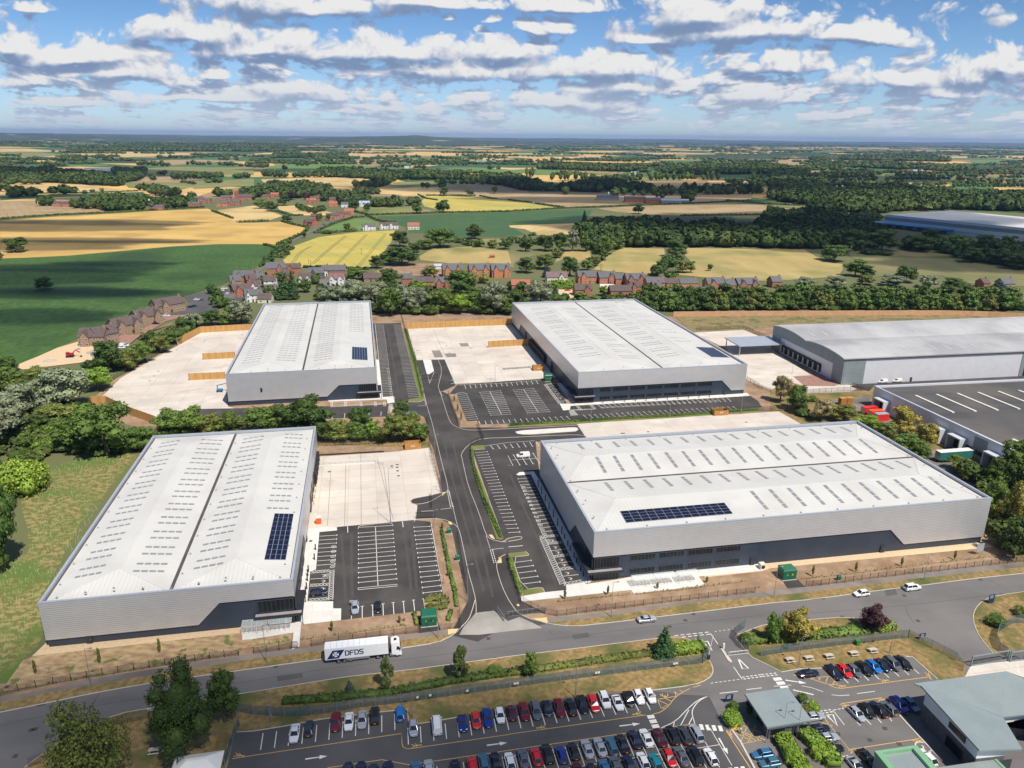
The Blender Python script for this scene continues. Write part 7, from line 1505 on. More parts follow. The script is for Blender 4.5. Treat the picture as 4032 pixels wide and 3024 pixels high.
def house(P,w,d,ze,zr,rz,wm_,rm_,label,cross=0,chim=1,near=True,cat='house',name='house',group=None,solar_=False,wins=True):
 t=empty(name,(P[0],P[1],.02),rz,label,cat,group);mb,rf=MB(),MB();gable(mb,rf,-w/2,w/2,0,d,ze,zr)
 cw=min(w*.34,4.2);cxs={0:(),1:(-w*.22,),2:(-w*.28,w*.28),3:(w*.2,)}[cross]
 for i,cx in enumerate(cxs):
  m2,r2=MB(),MB();gable(m2,r2,cx-cw/2,cx+cw/2,-1.3,d/2-.05,ze,ze+(zr-ze)*.82,'y',.25);k=m2.build('front_gable',WM[wm_],t);r2.build('gable_roof',RM[rm_],k)
 mb.build('wall',WM[wm_],t);ro=rf.build('roof',RM[rm_],t)
 if chim:c=MB().box(w/2-1.3,w/2-.4,d/2-.5,d/2+.5,ze,zr+1.1);c.build('chimney',WM[wm_]if wm_ in 'bro' else m_rb,ro)
 if solar_:MB().hull([(-w*.35,-.2,ze+.2),(w*.35,-.2,ze+.2),(w*.35,d*.42,ze+(zr-ze)*.84+.22),(-w*.35,d*.42,ze+(zr-ze)*.84+.22)],[(-w*.35,-.2,ze+.3),(w*.35,-.2,ze+.3),(w*.35,d*.42,ze+(zr-ze)*.84+.32),(-w*.35,d*.42,ze+(zr-ze)*.84+.32)]).build('solar_panels',m_pv,ro)
 if wins:
  U=unit_win();n=max(2,int(w/3.2));fl=(1.0,3.6)if ze>4 else(.9,)
  for z in fl:
   for i in range(n):
    x=-w/2+(i+.5)*w/n;
    if z<2 and i==n//2:continue
    y=-.02 if all(abs(x-cx)>cw/2+.2 for cx in cxs)else-1.32
    o=link(U[0],'window',t);o.location=(x,y,z);o.scale=(1.35,1,1.15)
    if near:link(U[1],'pane',o)
   if near:
    for s in(-1,1):o=link(U[0],'window',t);o.location=(s*(w/2+.02),d*.5,z);o.scale=(1.1,1,1.15);o.rotation_euler=(0,0,R(90)*s);link(U[1],'pane',o)
  x=-w/2+(n//2+.5)*w/n;y=-.02 if all(abs(x-cx)>cw/2 for cx in cxs)else-1.32;dr=MB().box(x-.5,x+.5,y-.06,y,.02,2.1).build('door',m_door,t)
  if near:MB().box(x+.3,x+.38,y-.12,y-.06,1,1.15).build('handle',m_steel,dr)
 return t
def houses(s,group,near=True,**kw):
 """tag x,y w rz walls roof cross eaves ridge depth; label"""
 for ln in s.strip().split('\n'):
  a,lb=ln.split(';');q=a.split();x,y=map(float,q[1].split(','));P=G(q[0],x,y);w=float(q[2])*SP[q[0]][2]*depth(P)/FP;ze,zr,d=float(q[7]),float(q[8]),float(q[9])
  house(P,w,d,ze,zr,R(float(q[3])),q[4],q[5],lb.strip(),cross=int(q[6]),near=near,group=group,**kw)
bx_=G('A1',1510,285)-G('A1',870,575);hb=math.degrees(math.atan2(bx_.y,bx_.x))
houses(f'''
A1 800,585 212 8 b b 1 5.4 9.2 11;lowest brown brick house, beside the digger, left wing
A1 955,560 188 {hb-30:.0f} b b 0 5.4 9.2 11;lowest brown brick house, right wing with chimney
A1 1135,475 238 {hb-35:.0f} b b 2 5.4 9.2 11;second brown brick house from the digger
A1 1320,395 219 {hb-35:.0f} b b 2 5.4 9.2 11;third brown brick house from the digger
A1 1500,290 250 {hb-35:.0f} b b 1 5.4 9.2 11;fourth brown brick house from the digger, beside the pub car park
A1 2005,228 75 20 r g 0 4.6 7.0 10;small red brick house left of the silvery tree
A1 2120,150 150 35 r b 1 5 8.3 10;long red brick terrace by the pub car park
A1 2200,60 90 30 r b 1 5 8.3 10;red brick house between the terrace and the pub
A1 2185,200 80 25 w g 1 5 8.3 10;white rendered house above the silvery tree
B0 20,1445 95 20 w b 1 5 8.3 10;white house with brown roof left of the slate bungalow
B0 15,1500 100 10 c g 0 3 6.1 10;cream bungalow at the foot of the cottages
B0 270,1340 80 8 r b 1 5 8.1 10;red brick cottage below the barley field's left corner
A1 2060,70 90 25 b g 1 5 8.3 10;brown house beside the pub terrace
A0 2120,1350 170 10 r g 1 4.5 8.0 14;pub with flat-roofed extension at the field edge''','houses along the crop field')
houses('''
B0 195,1288 150 18 r g 3 5.5 9.5 12;red brick house with a solar roof beside the lane
B0 345,1280 120 12 r b 1 5 8.0 10;red brick house right of the solar roof
B0 545,1325 130 10 d g 1 5 8.5 10;dark-roofed house behind the white bungalows
B0 620,1300 55 8 w g 1 5 8.5 10;narrow white gabled house between dark roofs
B0 725,1300 145 8 r g 0 5 8.5 10;wide red house with dark roof by the barley field
B0 440,1350 105 10 w b 2 3 6.0 10;white bungalow with twin brown gables
B0 720,1380 125 6 w p 2 5 8.3 10;large white house with two gables behind the willows
B0 40,1375 110 30 w g 0 5 8.3 10;white house at the lane with dark roof
B0 140,1398 100 10 w b 0 5 8.0 10;square white house in front of the conifers
B0 110,1455 145 8 w g 0 3 6.0 10;white bungalow with slate hipped roof
B0 90,1535 115 5 c b 0 3 6.0 10;brown-roofed bungalow with blue conservatory
B0 1020,1350 120 12 b b 0 3 6.5 10;brown-roofed barn right of the big oak
B0 1335,1375 95 10 r g 0 5 8.0 10;small brick house left of the orange brick one
B0 1490,1405 150 8 o b 0 5 8.0 10;long orange brick house
B0 1650,1410 130 8 r g 2 5 8.3 10;red brick house with white arched windows
B0 1735,1310 170 12 o g 2 6 10.5 12;first new three-storey gabled brick house
B0 1970,1310 180 12 o g 2 6 10.5 12;second new three-storey gabled brick house
B0 2155,1312 165 12 o g 2 6 10.5 12;third new three-storey gabled brick house
C0 430,1358 180 8 c p 3 4.6 8.1 10;cream house with plum roof above the clipped hedge
C0 695,1362 165 8 o g 1 5.3 9.1 12;new brick house right of the cream house
C0 870,1368 150 8 r g 3 5.3 9.1 12;new brick house with balcony, second from the cream house
C0 975,1372 75 8 r g 0 4.6 7.9 12;narrow garage wing joined to the balcony house
C0 1115,1385 165 8 r g 2 5.3 9.1 12;new brick house with arched windows, end of the row
C0 1290,1412 165 8 o g 0 5 8.1 10;long converted brick barn with dark slate roof
C0 1435,1412 115 8 o b 0 4.6 7.5 10;brick barn with timber garage doors
C0 1580,1402 155 8 o g 0 3.6 6.5 10;low brick barn beside the green lawn
C0 1820,1425 165 8 r g 1 5.3 9.1 12;new brick house right of the green lawn
C0 1945,1428 85 8 r g 0 4.4 8.3 12;dormered garage wing beside the lawn house
C0 2095,1428 190 8 r g 2 5.3 9.1 12;last new brick house before the tree belt
C0 60,1425 55 5 r r 0 4.5 7.5 10;small red-roofed house left of the silvery willow
C0 135,1425 115 8 r r 0 4.5 7.5 10;red-roofed house touching the silvery willow
C0 660,1475 150 8 r b 3 4.8 8.1 10;red house with hipped brown roof behind the central warehouse
C0 985,1485 185 8 r b 0 4.8 8.1 10;long house with mossy tiles behind the central warehouse
C0 1115,1442 90 8 r b 1 4.6 7.7 10;small gabled house beside the mossy-tiled one
C0 1300,1442 70 8 r g 1 4.6 7.5 10;small gabled house left of the grey-roofed bungalow
C0 1430,1475 160 8 b g 0 3 6.1 10;grey-roofed bungalow behind the young trees
C0 1650,1478 200 8 b g 0 3 6.1 10;long grey roof with three skylights before the belt
D0 60,1402 90 8 r g 0 5 8.5 10;grey roof just left of the silver crowns
D0 1885,1405 60 8 r b 0 4 7.0 10;small red house half buried in the belt
D0 2080,1408 110 8 b g 0 4 7.5 10;grey roof behind the right end of the belt
B0 1005,902 110 15 w g 1 5 8.3 10;white cottage with grey roof at the paddock
B0 1130,892 75 8 w b 1 5 8.3 10;left half of the twin white cottages
B0 1215,890 85 8 w b 1 5 8.3 10;right half of the twin white cottages
B0 1390,896 100 5 c r 0 5 8.3 10;cream cottage with red roof by the green crop''','houses of the near village')
houses('''
B0 470,860 115 -35 r b 1 5 8.0 10;nearest terrace house on the lane
B0 540,812 90 5 r b 0 5 8.0 10;terrace house behind the nearest
B0 690,805 110 18 r b 1 5 8.0 10;long brick house along the lane
B0 782,790 105 18 r b 1 5 8.0 10;brick house where the lane bends
B0 830,765 80 10 o r 0 5 8.5 10;orange brick house at the bend
B0 500,665 80 8 r r 1 5 8.0 10;red house left in the upper village
B0 590,645 100 8 r b 0 5 8.0 10;brown-roofed house in the upper village
B0 725,655 135 8 r b 0 5 8.0 10;long row of brown roofs in the upper village
B0 690,695 70 8 o r 0 5 8.0 10;pale red house below the brown roofs
B0 790,700 60 8 w g 0 5 8.0 10;white and grey house in the upper village
B0 965,695 90 15 w u 1 5.5 9.0 10;house with solar blue roof by the copse
B0 180,612 70 8 r r 0 5 8.0 10;red roof among trees, left
B0 108,628 60 8 r b 0 5 8.0 10;brown roof among trees, far left
A0 1690,650 130 5 r g 1 5.5 8.5 10;grey-roofed almshouses, upper left
A0 1690,702 100 5 r g 1 5.5 8.5 10;grey-roofed almshouses, lower left
A0 1795,665 70 5 r g 1 5.5 8.5 10;grey-roofed house with white bay
A0 1930,695 100 5 o g 1 5.5 8.5 10;grey-roofed almshouses, lower right
A0 1965,642 80 5 r g 0 5.5 8.5 10;grey-roofed almshouses, upper right
A0 2042,682 90 5 r g 1 5.5 8.5 10;grey-roofed house under the church
A0 540,695 130 5 r b 1 5 8.0 10;red farmhouse at the tan field
A0 735,670 110 5 r b 1 5 8.0 10;red house left of the hall
A0 940,680 150 8 d g 2 7 11.5 14;large gabled hall among the trees
A0 1340,724 150 5 r g 0 5 7.5 10;low brick stables beneath the clock tower
A0 2135,640 110 5 r b 0 6 10.5 10;church nave with brown roof''','houses of the far village',near=False)
def tower(t_,x,y,ty,w,label,m=m_rb,sp=False):
 P=G(t_,x,y);X,Y=pxs(t_,x,ty);h_=htop(P,X,Y);t=empty('tower',(P.x,P.y,0),0,label,'tower');MB().box(-w/2,w/2,0,w,0,h_).build('wall',m,t);mb=MB()
 for sx_ in(-1,1):
  for yy in(0,w):mb.box(sx_*w/2-.4,sx_*w/2+.4,yy-.4,yy+.4,h_,h_+1.2)
 mb.build('pinnacles',m,t);MB().box(-.6,.6,-.1,.0,h_*.6,h_*.75).build('belfry_louvre',m_door,t)
 if sp:MB().hull([(-w/2,0,h_),(w/2,0,h_),(w/2,w,h_),(-w/2,w,h_)],[(-.1,w/2-.1,h_+4),(.1,w/2-.1,h_+4),(.1,w/2+.1,h_+4),(-.1,w/2+.1,h_+4)]).build('cupola',m_whiter,t)
tower('A0',2060,640,562,6,'square red brick church tower among trees');tower('A0',1305,722,650,4,'slender clock tower with white cupola in the trees',m_rb,True)
houses('''
A0 840,382 215 2 w w 0 6 8.5 22;long pale farm shed in the green fields at upper left
A0 645,378 70 2 w w 0 5 7 14;small pale farm shed left of the long one
B0 2010,305 190 2 w w 0 4 5.5 14;long white poultry shed far away
C0 925,600 100 2 w w 0 5 7 14;pale-roofed barn at the back of the dark farm
C0 870,640 190 -3 z g 0 6 8.5 20;left dark barn of the farm in the stubble
C0 1110,655 180 -3 r g 0 7 9.5 22;brick-ended barn of the farm in the stubble
C0 1280,668 160 -3 r g 0 6.5 9 22;middle barn of the farm in the stubble
C0 1420,672 170 -3 z u 0 6 8.5 20;blue-roofed barn of the farm in the stubble
C0 1530,665 90 -3 z w 0 5 7 14;small right barn of the farm in the stubble
C0 1800,950 140 -20 z u 0 5 8.5 26;blue-roofed poultry shed in the dark wood
C0 1985,985 130 -15 z u 0 3.5 6 20;lower blue-roofed shed right of the silos
C0 1100,412 50 0 w u 0 5 8.5 14;small blue and white barn by the poplar row
B0 2075,1145 45 0 r r 0 2.4 3.2 5;small red field shelter in the dry pasture
B0 1610,1238 75 5 w w 0 2.6 3.8 9;white marquee behind the new gabled houses
B0 1330,360 40 0 w w 0 5 7.5 14;small white farm building beyond the woods
D0 1290,390 90 0 w w 0 5 7 14;pale sheds in the far dark fields''','farm buildings',near=False,chim=0,wins=False)
for i,(x,y)in enumerate(((1875,945),(1895,925),(1910,950))):
 P=G('C0',x,y);t=empty('silo',(P.x,P.y,0),0,f'{nth(i)} from the left of three steel feed silos in the wood','silo','feed silos');MB().tube((0,0,1),(0,0,7),2.2,n=14).build('drum',m_steel,t);MB().tube((0,0,7),(0,0,8.6),2.2,.3,14).build('cone',m_steel,t)
P=G('A1',615,680);t=empty('excavator',(P.x,P.y,0),R(10),'red and white tracked excavator on the bare building plot','excavator')
for s in(-1,1):MB().loft([[(x,s*1.1-.28,z)for x,z in((-1.9,.25),(-1.5,0),(1.5,0),(1.9,.25),(1.9,.6),(1.5,.85),(-1.5,.85),(-1.9,.6))],[(x,s*1.1+.28,z)for x,z in((-1.9,.25),(-1.5,0),(1.5,0),(1.9,.25),(1.9,.6),(1.5,.85),(-1.5,.85),(-1.9,.6))]]).build('track',m_black,t)
MB().box(-1.8,1.3,-1.2,1.2,.95,1.5).build('turntable',m_dsteel,t);MB().box(-.2,1.5,.15,1.2,1.5,2.3).build('engine_cover',m_red,t);c_=MB().box(-1.6,-.2,-1.15,.1,1.5,3.0).build('cab',m_red,t);MB().box(-1.63,-.17,-1.18,.13,2.1,2.8).build('cab_window',m_cglass,c_)
a_=MB().bar((.8,-.4,1.6),(3.0,-.4,4.0),.45).bar((3.0,-.4,4.0),(5.0,-.4,2.6),.4).build('boom',m_red,t);MB().bar((5.0,-.4,2.6),(5.2,-.4,.9),.3).build('dipper_arm',m_warm,t);MB().hull([(4.8,-.9,.2),(5.7,-.9,.3),(5.5,-.9,1.0),(4.9,-.9,1.0)],[(4.8,.1,.2),(5.7,.1,.3),(5.5,.1,1.0),(4.9,.1,1.0)]).build('bucket',m_dsteel,t)
def heap(t_,x,y,r,h_,m,label):
 P=G(t_,x,y);V,F=[(0,0,h_)],[];n=14
 for k in range(1,4):V+=[(r*k/3*math.cos(i*.449)*random.uniform(.85,1.1),r*k/3*math.sin(i*.449)*.8,h_*(1-k/3)**1.2*random.uniform(.8,1.2))for i in range(n)]
 for i in range(n):F.append((0,1+i,1+(i+1)%n));[F.append((1+k*n+i,1+(k+1)*n+i,1+(k+1)*n+(i+1)%n,1+k*n+(i+1)%n))for k in range(2)]
 me=bpy.data.meshes.new('heap');me.from_pydata(V,[],F);o=link(me,'gravel_heap',None,m);o.location=(P.x,P.y,.06);tag(o,label,'heap')
heap('A1',840,640,6,2.0,mat('grey_stone_heap',(.28,.27,.27),(.36,.35,.34),2,rough=.95),'grey gravel heap beside the excavator');heap('A1',430,715,4.5,1.2,mat('pale_rubble',(.45,.40,.34),(.36,.31,.26),2,rough=.95),'pale rubble heap left of the excavator');heap('A1',683,612,2.2,.7,m_blue,'blue tarpaulin heap behind the excavator')
P=G('A1',1915,978);t=empty('boom_lift',(P.x,P.y,0),A0,'blue boom lift parked against the far left warehouse','boom lift');MB().box(-1.2,1.2,-.9,.9,.5,1.2).build('chassis',m_blue,t)
for x in(-.9,.9):
 for s in(-.9,.9):MB().tube((x,s-.15,.4),(x,s+.15,.4),.4,n=12).build('wheel',m_black,t)
MB().bar((-.8,0,1.2),(-.9,0,3.0),.35).bar((-.9,0,3.0),(3.0,0,3.8),.3).build('boom',m_blue,t);MB().box(3.0,4.2,-.7,.7,3.0,3.1).bar((3,-.7,4.0),(4.2,-.7,4.0),.08).bar((3,.7,4.0),(4.2,.7,4.0),.08).bar((4.2,-.7,3),(4.2,-.7,4),.08).bar((4.2,.7,3),(4.2,.7,4),.08).build('basket',m_steel,t)
# ---------- fences
m_mesh=mat('grey_green_mesh',(.10,.15,.16),rough=.6,trans=.62);m_meshk=mat('thin_dark_mesh',(.03,.035,.035),rough=.6,trans=.84);m_postg=mat('grey_fence_post',(.24,.29,.33),rough=.5,metal=.3)
m_boardv=mat('pink_brown_boards',(.52,.29,.15),(.60,.36,.20),.4,rough=.85,extra=bands(0,.35,0,.80,.15,0))
def posts(P,step):
 out=[]
 for a,b in zip(P[:-1],P[1:]):
  L=(b-a).length;n=max(1,round(L/step));out+=[a.lerp(b,i/n)for i in range(n)]
 return out+[P[-1]]
def fence(s,h_,step,label,cat='fence',name='mesh_fence',panel=m_meshk,post=m_dsteel,pw=.07,th=.02,solid=False,pname='mesh_panel',rails=0,z0=.05,group=None,joined=False):
 P=parse(s)if isinstance(s,str)else s;o=P[0];Q=[p-o for p in P];t=empty(name,(o.x,o.y,0),0,label,cat,group)
 mb=ribbon(MB(),Q,th,z0,h_-.02)
 mb.build(pname,panel,t)
 ps=posts(Q,step)
 if joined or len(ps)>90 or solid:
  m=MB();[m.box(p.x-pw,p.x+pw,p.y-pw,p.y+pw,0,h_+.06)for p in ps[90:]if len(ps)>90]
  if m.v:m.build('post',post,t)['kind']='stuff'
  ps=ps[:90]
 for p in ps:x=MB().box(p.x-pw/2,p.x+pw/2,p.y-pw/2,p.y+pw/2,0,h_+.06).build('post',post,t)
 if rails:r=MB();[ribbon(r,Q,th+.04,z,z+.06)for z in[h_*(k+1)/(rails+1)for k in range(rails)]];r.build('rail',post,t)
 return t
for s,h_,lb in(('A1 1545,572 1745,465 2195,440',3.7,'tall timber fence along the far edge of the left yard'),('A1 1770,700 2050,685',3.4,'upper timber screen standing in the left yard'),('A1 1648,880 1962,865',3.4,'lower timber screen standing in the left yard'),('A1 800,1085 930,1085 1130,1180 1350,1260',3.6,'timber fence with grey posts on the near side of the left yard'),('B1 1325,432 2212,396 C1 38,396',4.0,'bright timber fence along the far edge of the central yard'),('E6 100,965 800,925',3.6,'timber screen sticking out from the loading bays of the central warehouse')):
 fence(s,h_,3.0,lb,name='timber_fence',panel=m_wood,post=m_wpost,pw=.2,th=.12,solid=True,pname='board_panel')
fence('C1 1440,325 2212,318 D1 900,314 1500,312 1900,322 2212,340 2700,380',3.4,9.0,'very long vertical board fence on the bank below the tree belt',name='timber_fence',panel=m_boardv,post=m_wpost,pw=.12,th=.12,solid=True,pname='board_panel')
GA=dict(panel=m_mesh,post=m_postg,pw=.10,th=.03)
fence('A3 1955,1170 2080,1175 B3 0,1200 270,1215 500,1205 725,1172 950,1132 1170,1108 1390,1080 1605,1050 2030,990 C3 20,962 330,920 825,855 1215,805 1690,750',2.4,2.9,'long grey mesh fence between the works car park and the hedge',**GA)
fence('C3 1690,750 1740,715 1645,575',2.4,2.9,'short grey mesh fence turning in beside the works barrier',**GA);fence('C3 2060,440 1990,485 1970,545 2030,620 2095,655',2.4,2.6,'curved grey mesh fence on the right of the works entrance',**GA)
fence('D3 -80,690 70,665 340,628 690,585 1030,545 1200,530',2.4,2.9,'grey mesh fence above the picnic tables',**GA);fence('D3 1200,530 1405,620 1610,725 1675,820',2.4,2.9,'grey mesh fence sloping down beside the turning area',panel=m_meshk,post=m_postg,pw=.10)
fence('D3 2212,395 2110,405 1985,480 1960,560 1990,640 2060,690',2.4,2.9,'grey mesh fence round the right-hand verge',**GA);fence('A3 1960,1659 2060,1350 2090,1290',2.4,2.9,'grey mesh fence at the left end of the works car park',**GA)
fence('A3 250,1659 400,1600 500,1500 800,1330 1250,1240 1440,1200',2.2,3.2,'thin mesh fence round the lawn at the bottom left',panel=m_meshk,post=m_postg,pw=.08)
fence('A3 -300,1090 0,1035 160,992 620,900 1030,830 1440,765 1830,710 2080,680',1.8,3.1,'dark wire fence before the lower left warehouse',pw=.10);fence('B3 0,665 330,620',1.8,3.1,'short dark wire fence left of the pedestrian gate',pw=.10);fence('B3 500,600 740,565 980,535 1220,505 1430,480',1.8,3.1,'dark wire fence behind the lorry',pw=.10)
fence('B3 1620,460 1800,445 1790,300',1.8,3.1,'dark wire fence right of the entrance substation',pw=.08);fence('C3 130,215 200,260 320,320 425,340 850,285 1260,235 1660,190 2150,135',1.8,2.6,'dark wire fence before the bike shelters',pw=.10);fence('D2 310,1462 370,1458 650,1425 1010,1378 1550,1318 2210,1242',1.8,2.6,'dark wire fence below the right warehouse',pw=.10)
for s,lb in(('B2 1505,20 1545,330 1580,460 1640,640','dark wire fence between the left yard and the estate road'),('B2 1770,1000 1800,1180 1860,1580','dark wire fence beside the soil bed on the estate road'),('B2 2000,180 1890,230 1890,350 2000,700 2170,1065','dark wire fence round the right warehouse car park'),('C2 0,1190 15,1310 115,1600','dark wire fence at the lower corner of the right car park'),('C1 20,1278 620,1240 1400,1190 2212,1145 D1 150,1150','dark wire fence below the central car park'),('B2 560,238 1000,222 1500,185','dark wire fence above the left concrete yard'),('B1 1280,300 1325,480 1400,760 1470,1030','dark wire fence beside the long narrow car park'),('B1 1690,1000 1745,1160 1795,1290','dark wire fence left of the central car park'),('A1 960,890 1400,640 1545,580','dark wire fence on the curved edge of the left yard'),('C1 1640,445 2050,430 2212,500 D1 40,560','dark wire fence round the curved-roof yard'),('C1 2080,880 2212,960 D1 0,985','dark wire fence at the corner of the curved-roof yard'),('D1 320,995 640,975 870,970','dark wire fence along the curved-roof yard entrance')):
 fence(s,2.2,3.2,lb,pw=.09)
def gate(s,h_,label,m=m_dsteel,n=8,w=.08):
 P=parse(s);o=P[0];q=P[1]-o;t=empty('gate',(o.x,o.y,0),math.atan2(q.y,q.x),label,'gate');L=q.length;f=MB()
 for z in(.15,h_-.1):f.box(0,L,-w/2,w/2,z,z+w)
 f.box(0,w,-w/2,w/2,0,h_);f.box(L-w,L,-w/2,w/2,0,h_);f.build('gate_frame',m,t);b=MB();[b.box(L*i/n-.02,L*i/n+.02,-.02,.02,.2,h_-.1)for i in range(1,n)];b.build('bars',m,t);MB().box(0,L,-.01,.01,.2,h_-.1).build('mesh_infill',m_meshk,t)
gate('B2 1548,780 1545,660',2.2,'dark yard gate leaf standing open above the entrance');gate('B2 1410,868 1580,868',2.2,'dark yard gate closing the lower half of the entrance');gate('B1 1945,1270 1995,1395',2.2,'dark gate leaf open across the road to the rear yard');gate('B1 1465,870 1605,865',2.2,'dark gate between the central yard and the estate road')
gate('B3 328,618 383,615',1.8,'small black pedestrian gate in the front fence',n=4);gate('D1 715,935 800,970',2.2,'dark gate at the end of the service road');gate('C3 0,345 335,300',1.6,'temporary steel fence at the right of the estate entrance',m_steel);gate('B3 2120,300 2180,385',1.6,'temporary steel fence panel lying at the entrance middle',m_steel)
gate('D3 1745,775 2075,720',2.6,'wide grey sliding gate of the concrete hardstanding',m_postg,5,.2);gate('D3 2085,735 2212,720',2.6,'second grey sliding gate section at the right edge',m_postg,3,.2);gate('C3 1920,685 2090,665',1.1,'white boom across the works entrance lane',m_whiter,14,.1)
P=G('C3',1745,715);t=empty('raised_barrier',(P.x,P.y,.1),A0,'white barrier arm raised beside the works fence end','barrier');MB().box(-.25,.25,-.25,.25,0,1.2).build('cabinet',m_dsteel,t);MB().bar((0,0,1.1),(.5,0,6.2),.12).build('arm',m_whiter,t)
t=empty('entry_island',(*G('C3',1895,680)[:2],.03),0,'narrow kerbed island with a ticket post between the works lanes','traffic island');o_=Vector(t.location);MB().prism([(p-o_)[:2]for p in parse('C3 1850,620 1865,615 1952,735 1940,745 1915,725')],0,.15).build('island',g_kerb,t);p=G('C3',1877,625)-o_;MB().box(p.x-.2,p.x+.2,p.y-.2,p.y+.2,.15,1.5).build('ticket_post',m_whiter,t)
# ---------- lamp posts
def lamp(s,ty,label,arm=.9,m=m_steel,heads=1):
 t_,q=s.split();x,y=map(float,q.split(','));P=G(t_,x,y);X,Y=pxs(t_,x,ty);h_=max(3.5,htop(P,X,Y));t=empty('street_lamp',(P.x,P.y,.05),A0,label,'lamp post','lamp posts of the estate and roads')
 MB().tube((0,0,0),(0,0,h_*.25),.11,n=8).tube((0,0,h_*.25),(0,0,h_),.075,.045,8).build('pole',m,t)
 for k in range(heads):a=math.pi*k;c,s_=math.cos(a),math.sin(a);MB().bar((0,0,h_),(c*arm,s_*arm,h_+.05),.06).build('arm',m,t);MB().box(min(c*arm,c*(arm+.55)),max(c*arm,c*(arm+.55)),-.16,.16,h_,h_+.12).build('lamp_head',m,t)
for s,ty,lb in(('C3 900,345',45,'on the verge left of the silver saloon'),('D2 1340,1408',1185,'right of the two white cars on the road'),('D2 32,1560',1290,'before the green substation on the right'),('A3 800,960',625,'on the left verge before the lower left warehouse'),('B3 110,735',415,'before the small bike shelter'),('B3 1605,530',215,'beside the entrance substation'),('B3 155,1270',965,'at the left end of the works car park'),('B3 1378,1225',925,'above the silver hatchback in the works car park'),('C3 588,1050',745,'behind the upper row of cars, middle'),('D3 245,790',515,'among the picnic tables, left'),('D3 1040,665',405,'among the picnic tables, right, with two heads'),('E4 665,900',440,'left of the pair at the gatehouse door'),('E4 875,930',430,'right of the pair at the gatehouse door'),('A1 963,920',785,'lowest on the curved edge of the left yard'),('A1 1285,720',595,'middle of the curved edge of the left yard'),('A1 1545,578',455,'at the timber fence corner of the left yard'),('A1 1705,430',360,'behind the far timber fence'),('B2 1190,905',430,'tall and thin in the middle of the left concrete yard'),('B2 1577,300',140,'upper end of the left road fence'),('B2 1625,635',445,'middle of the left road fence'),('B2 1862,1600',1270,'at the foot of the estate road, left'),('B2 1650,1440',1255,'in the soil bed beside the left car park'),('B2 1565,955',795,'at the yard entrance gate'),('B2 2045,770',590,'on the hedge of the right car park'),('B1 1460,990',825,'beside the road up to the central yard'),('B1 1400,650',590,'short, beside the planting strip'),('B1 1372,545',495,'at the top of the planting strip'),('B1 2100,890',750,'at the front edge of the central yard'),('B1 2057,960',865,'twin-armed in the central car park'),('B1 1738,1140',1000,'in the soil bed of the central car park'),('C1 722,1245',1130,'left on the strip below the central car park'),('C1 1408,1205',1055,'middle of the strip below the central car park'),('C1 2030,1165',1012,'right end of the strip below the central car park'),('D1 190,830',745,'in the curved-roof warehouse yard')):
 lamp(s,ty,'slim grey lamp post '+lb,heads=2 if 'two heads' in lb or 'twin' in lb else 1)
for x,y in((537,1140),(528,1225),(475,1330),(470,1365),(466,1410),(460,1480),(452,1530)):bollard(G('B2',x,y),'dark lighting bollard on the paving beside the lower left warehouse','dark bollards beside the lower left warehouse',1.9)
for i,x in enumerate((828,922,1017,1110,1203,1297,1388,1480,1572,1663,1753)):bollard(G('C1',x,1079-i*5),'dark lighting bollard before the office windows of the central warehouse','dark bollards before the central warehouse',2.3)
for x,y in((262,595),(292,655),(325,720),(358,788),(395,857),(432,932),(468,1003),(492,1045),(520,1105),(541,1148),(575,1210),(597,1255),(632,1325),(656,1372)):bollard(G('C2',x,y),'dark lighting bollard on the shaded paving of the right warehouse','dark bollards beside the right warehouse',2.6 if y<1010 else 1.7)
for i,(x,y)in enumerate(((555,500),(550,548),(545,592),(538,643),(531,690),(523,745))):
 P=G('B2',x,y);t=empty('yellow_bollard',P,0,f'{nth(i)} yellow post from the far end of the row at the loading doors','bollard','yellow posts at the loading doors');MB().tube((0,0,0),(0,0,1.2),.14).build('post',m_yellow,t);MB().tube((0,0,1.2),(0,0,1.26),.15,.08).build('cap',m_black,t)
 # ---------- substations, bin stores, shelters
def substation(t_,x,y,w,d,h_,label,name='substation'):
 P=G(t_,x,y);t=empty(name,(P.x,P.y,0),A0,label,'substation' if w>1.5 else 'utility cabinet');MB().box(-w/2-.15,w/2+.15,-.15,d+.15,.0,.18).build('plinth',g_kerb,t);MB().box(-w/2,w/2,0,d,.18,h_).build('body',m_subst,t)
 MB().hull([(-w/2-.1,-.1,h_),(w/2+.1,-.1,h_),(w/2+.1,d+.1,h_),(-w/2-.1,d+.1,h_)],[(-w/2+.15,.15,h_+.35),(w/2-.15,.15,h_+.35),(w/2-.15,d-.15,h_+.35),(-w/2+.15,d-.15,h_+.35)]).build('roof',m_subst,t)
 if w>1.5:
  for s in(-1,1):q=MB().box(min(s*.03,s*(w/2-.15)),max(s*.03,s*(w/2-.15)),-.05,0,.3,h_-.15).build('door',m_subst,t);MB().box(s*.12-.03,s*.12+.03,-.1,-.05,1.2,1.4).build('handle',m_steel,q)
  MB().hull([(.45,-.06,1.5),(1.0,-.06,1.5),(.72,-.06,2.0)],[(.45,-.08,1.5),(1.0,-.08,1.5),(.72,-.08,2.0)][::1]).build('warning_sign',m_yellow,t);MB().box(-.8,-.6,-.08,-.06,1.5,1.8).build('notice',m_yellow,t)
substation('B3',1528,430,3.6,3.2,2.7,'dark green substation on tarmac at the estate entrance');substation('D2',168,1405,3.8,3.0,2.8,'dark green substation below the right warehouse');substation('C1',355,892,3.6,3.6,3.0,'dark green substation beside the central warehouse wall');substation('B1',1380,1222,3.6,2.6,2.6,'dark green substation among the trees by the crossing')
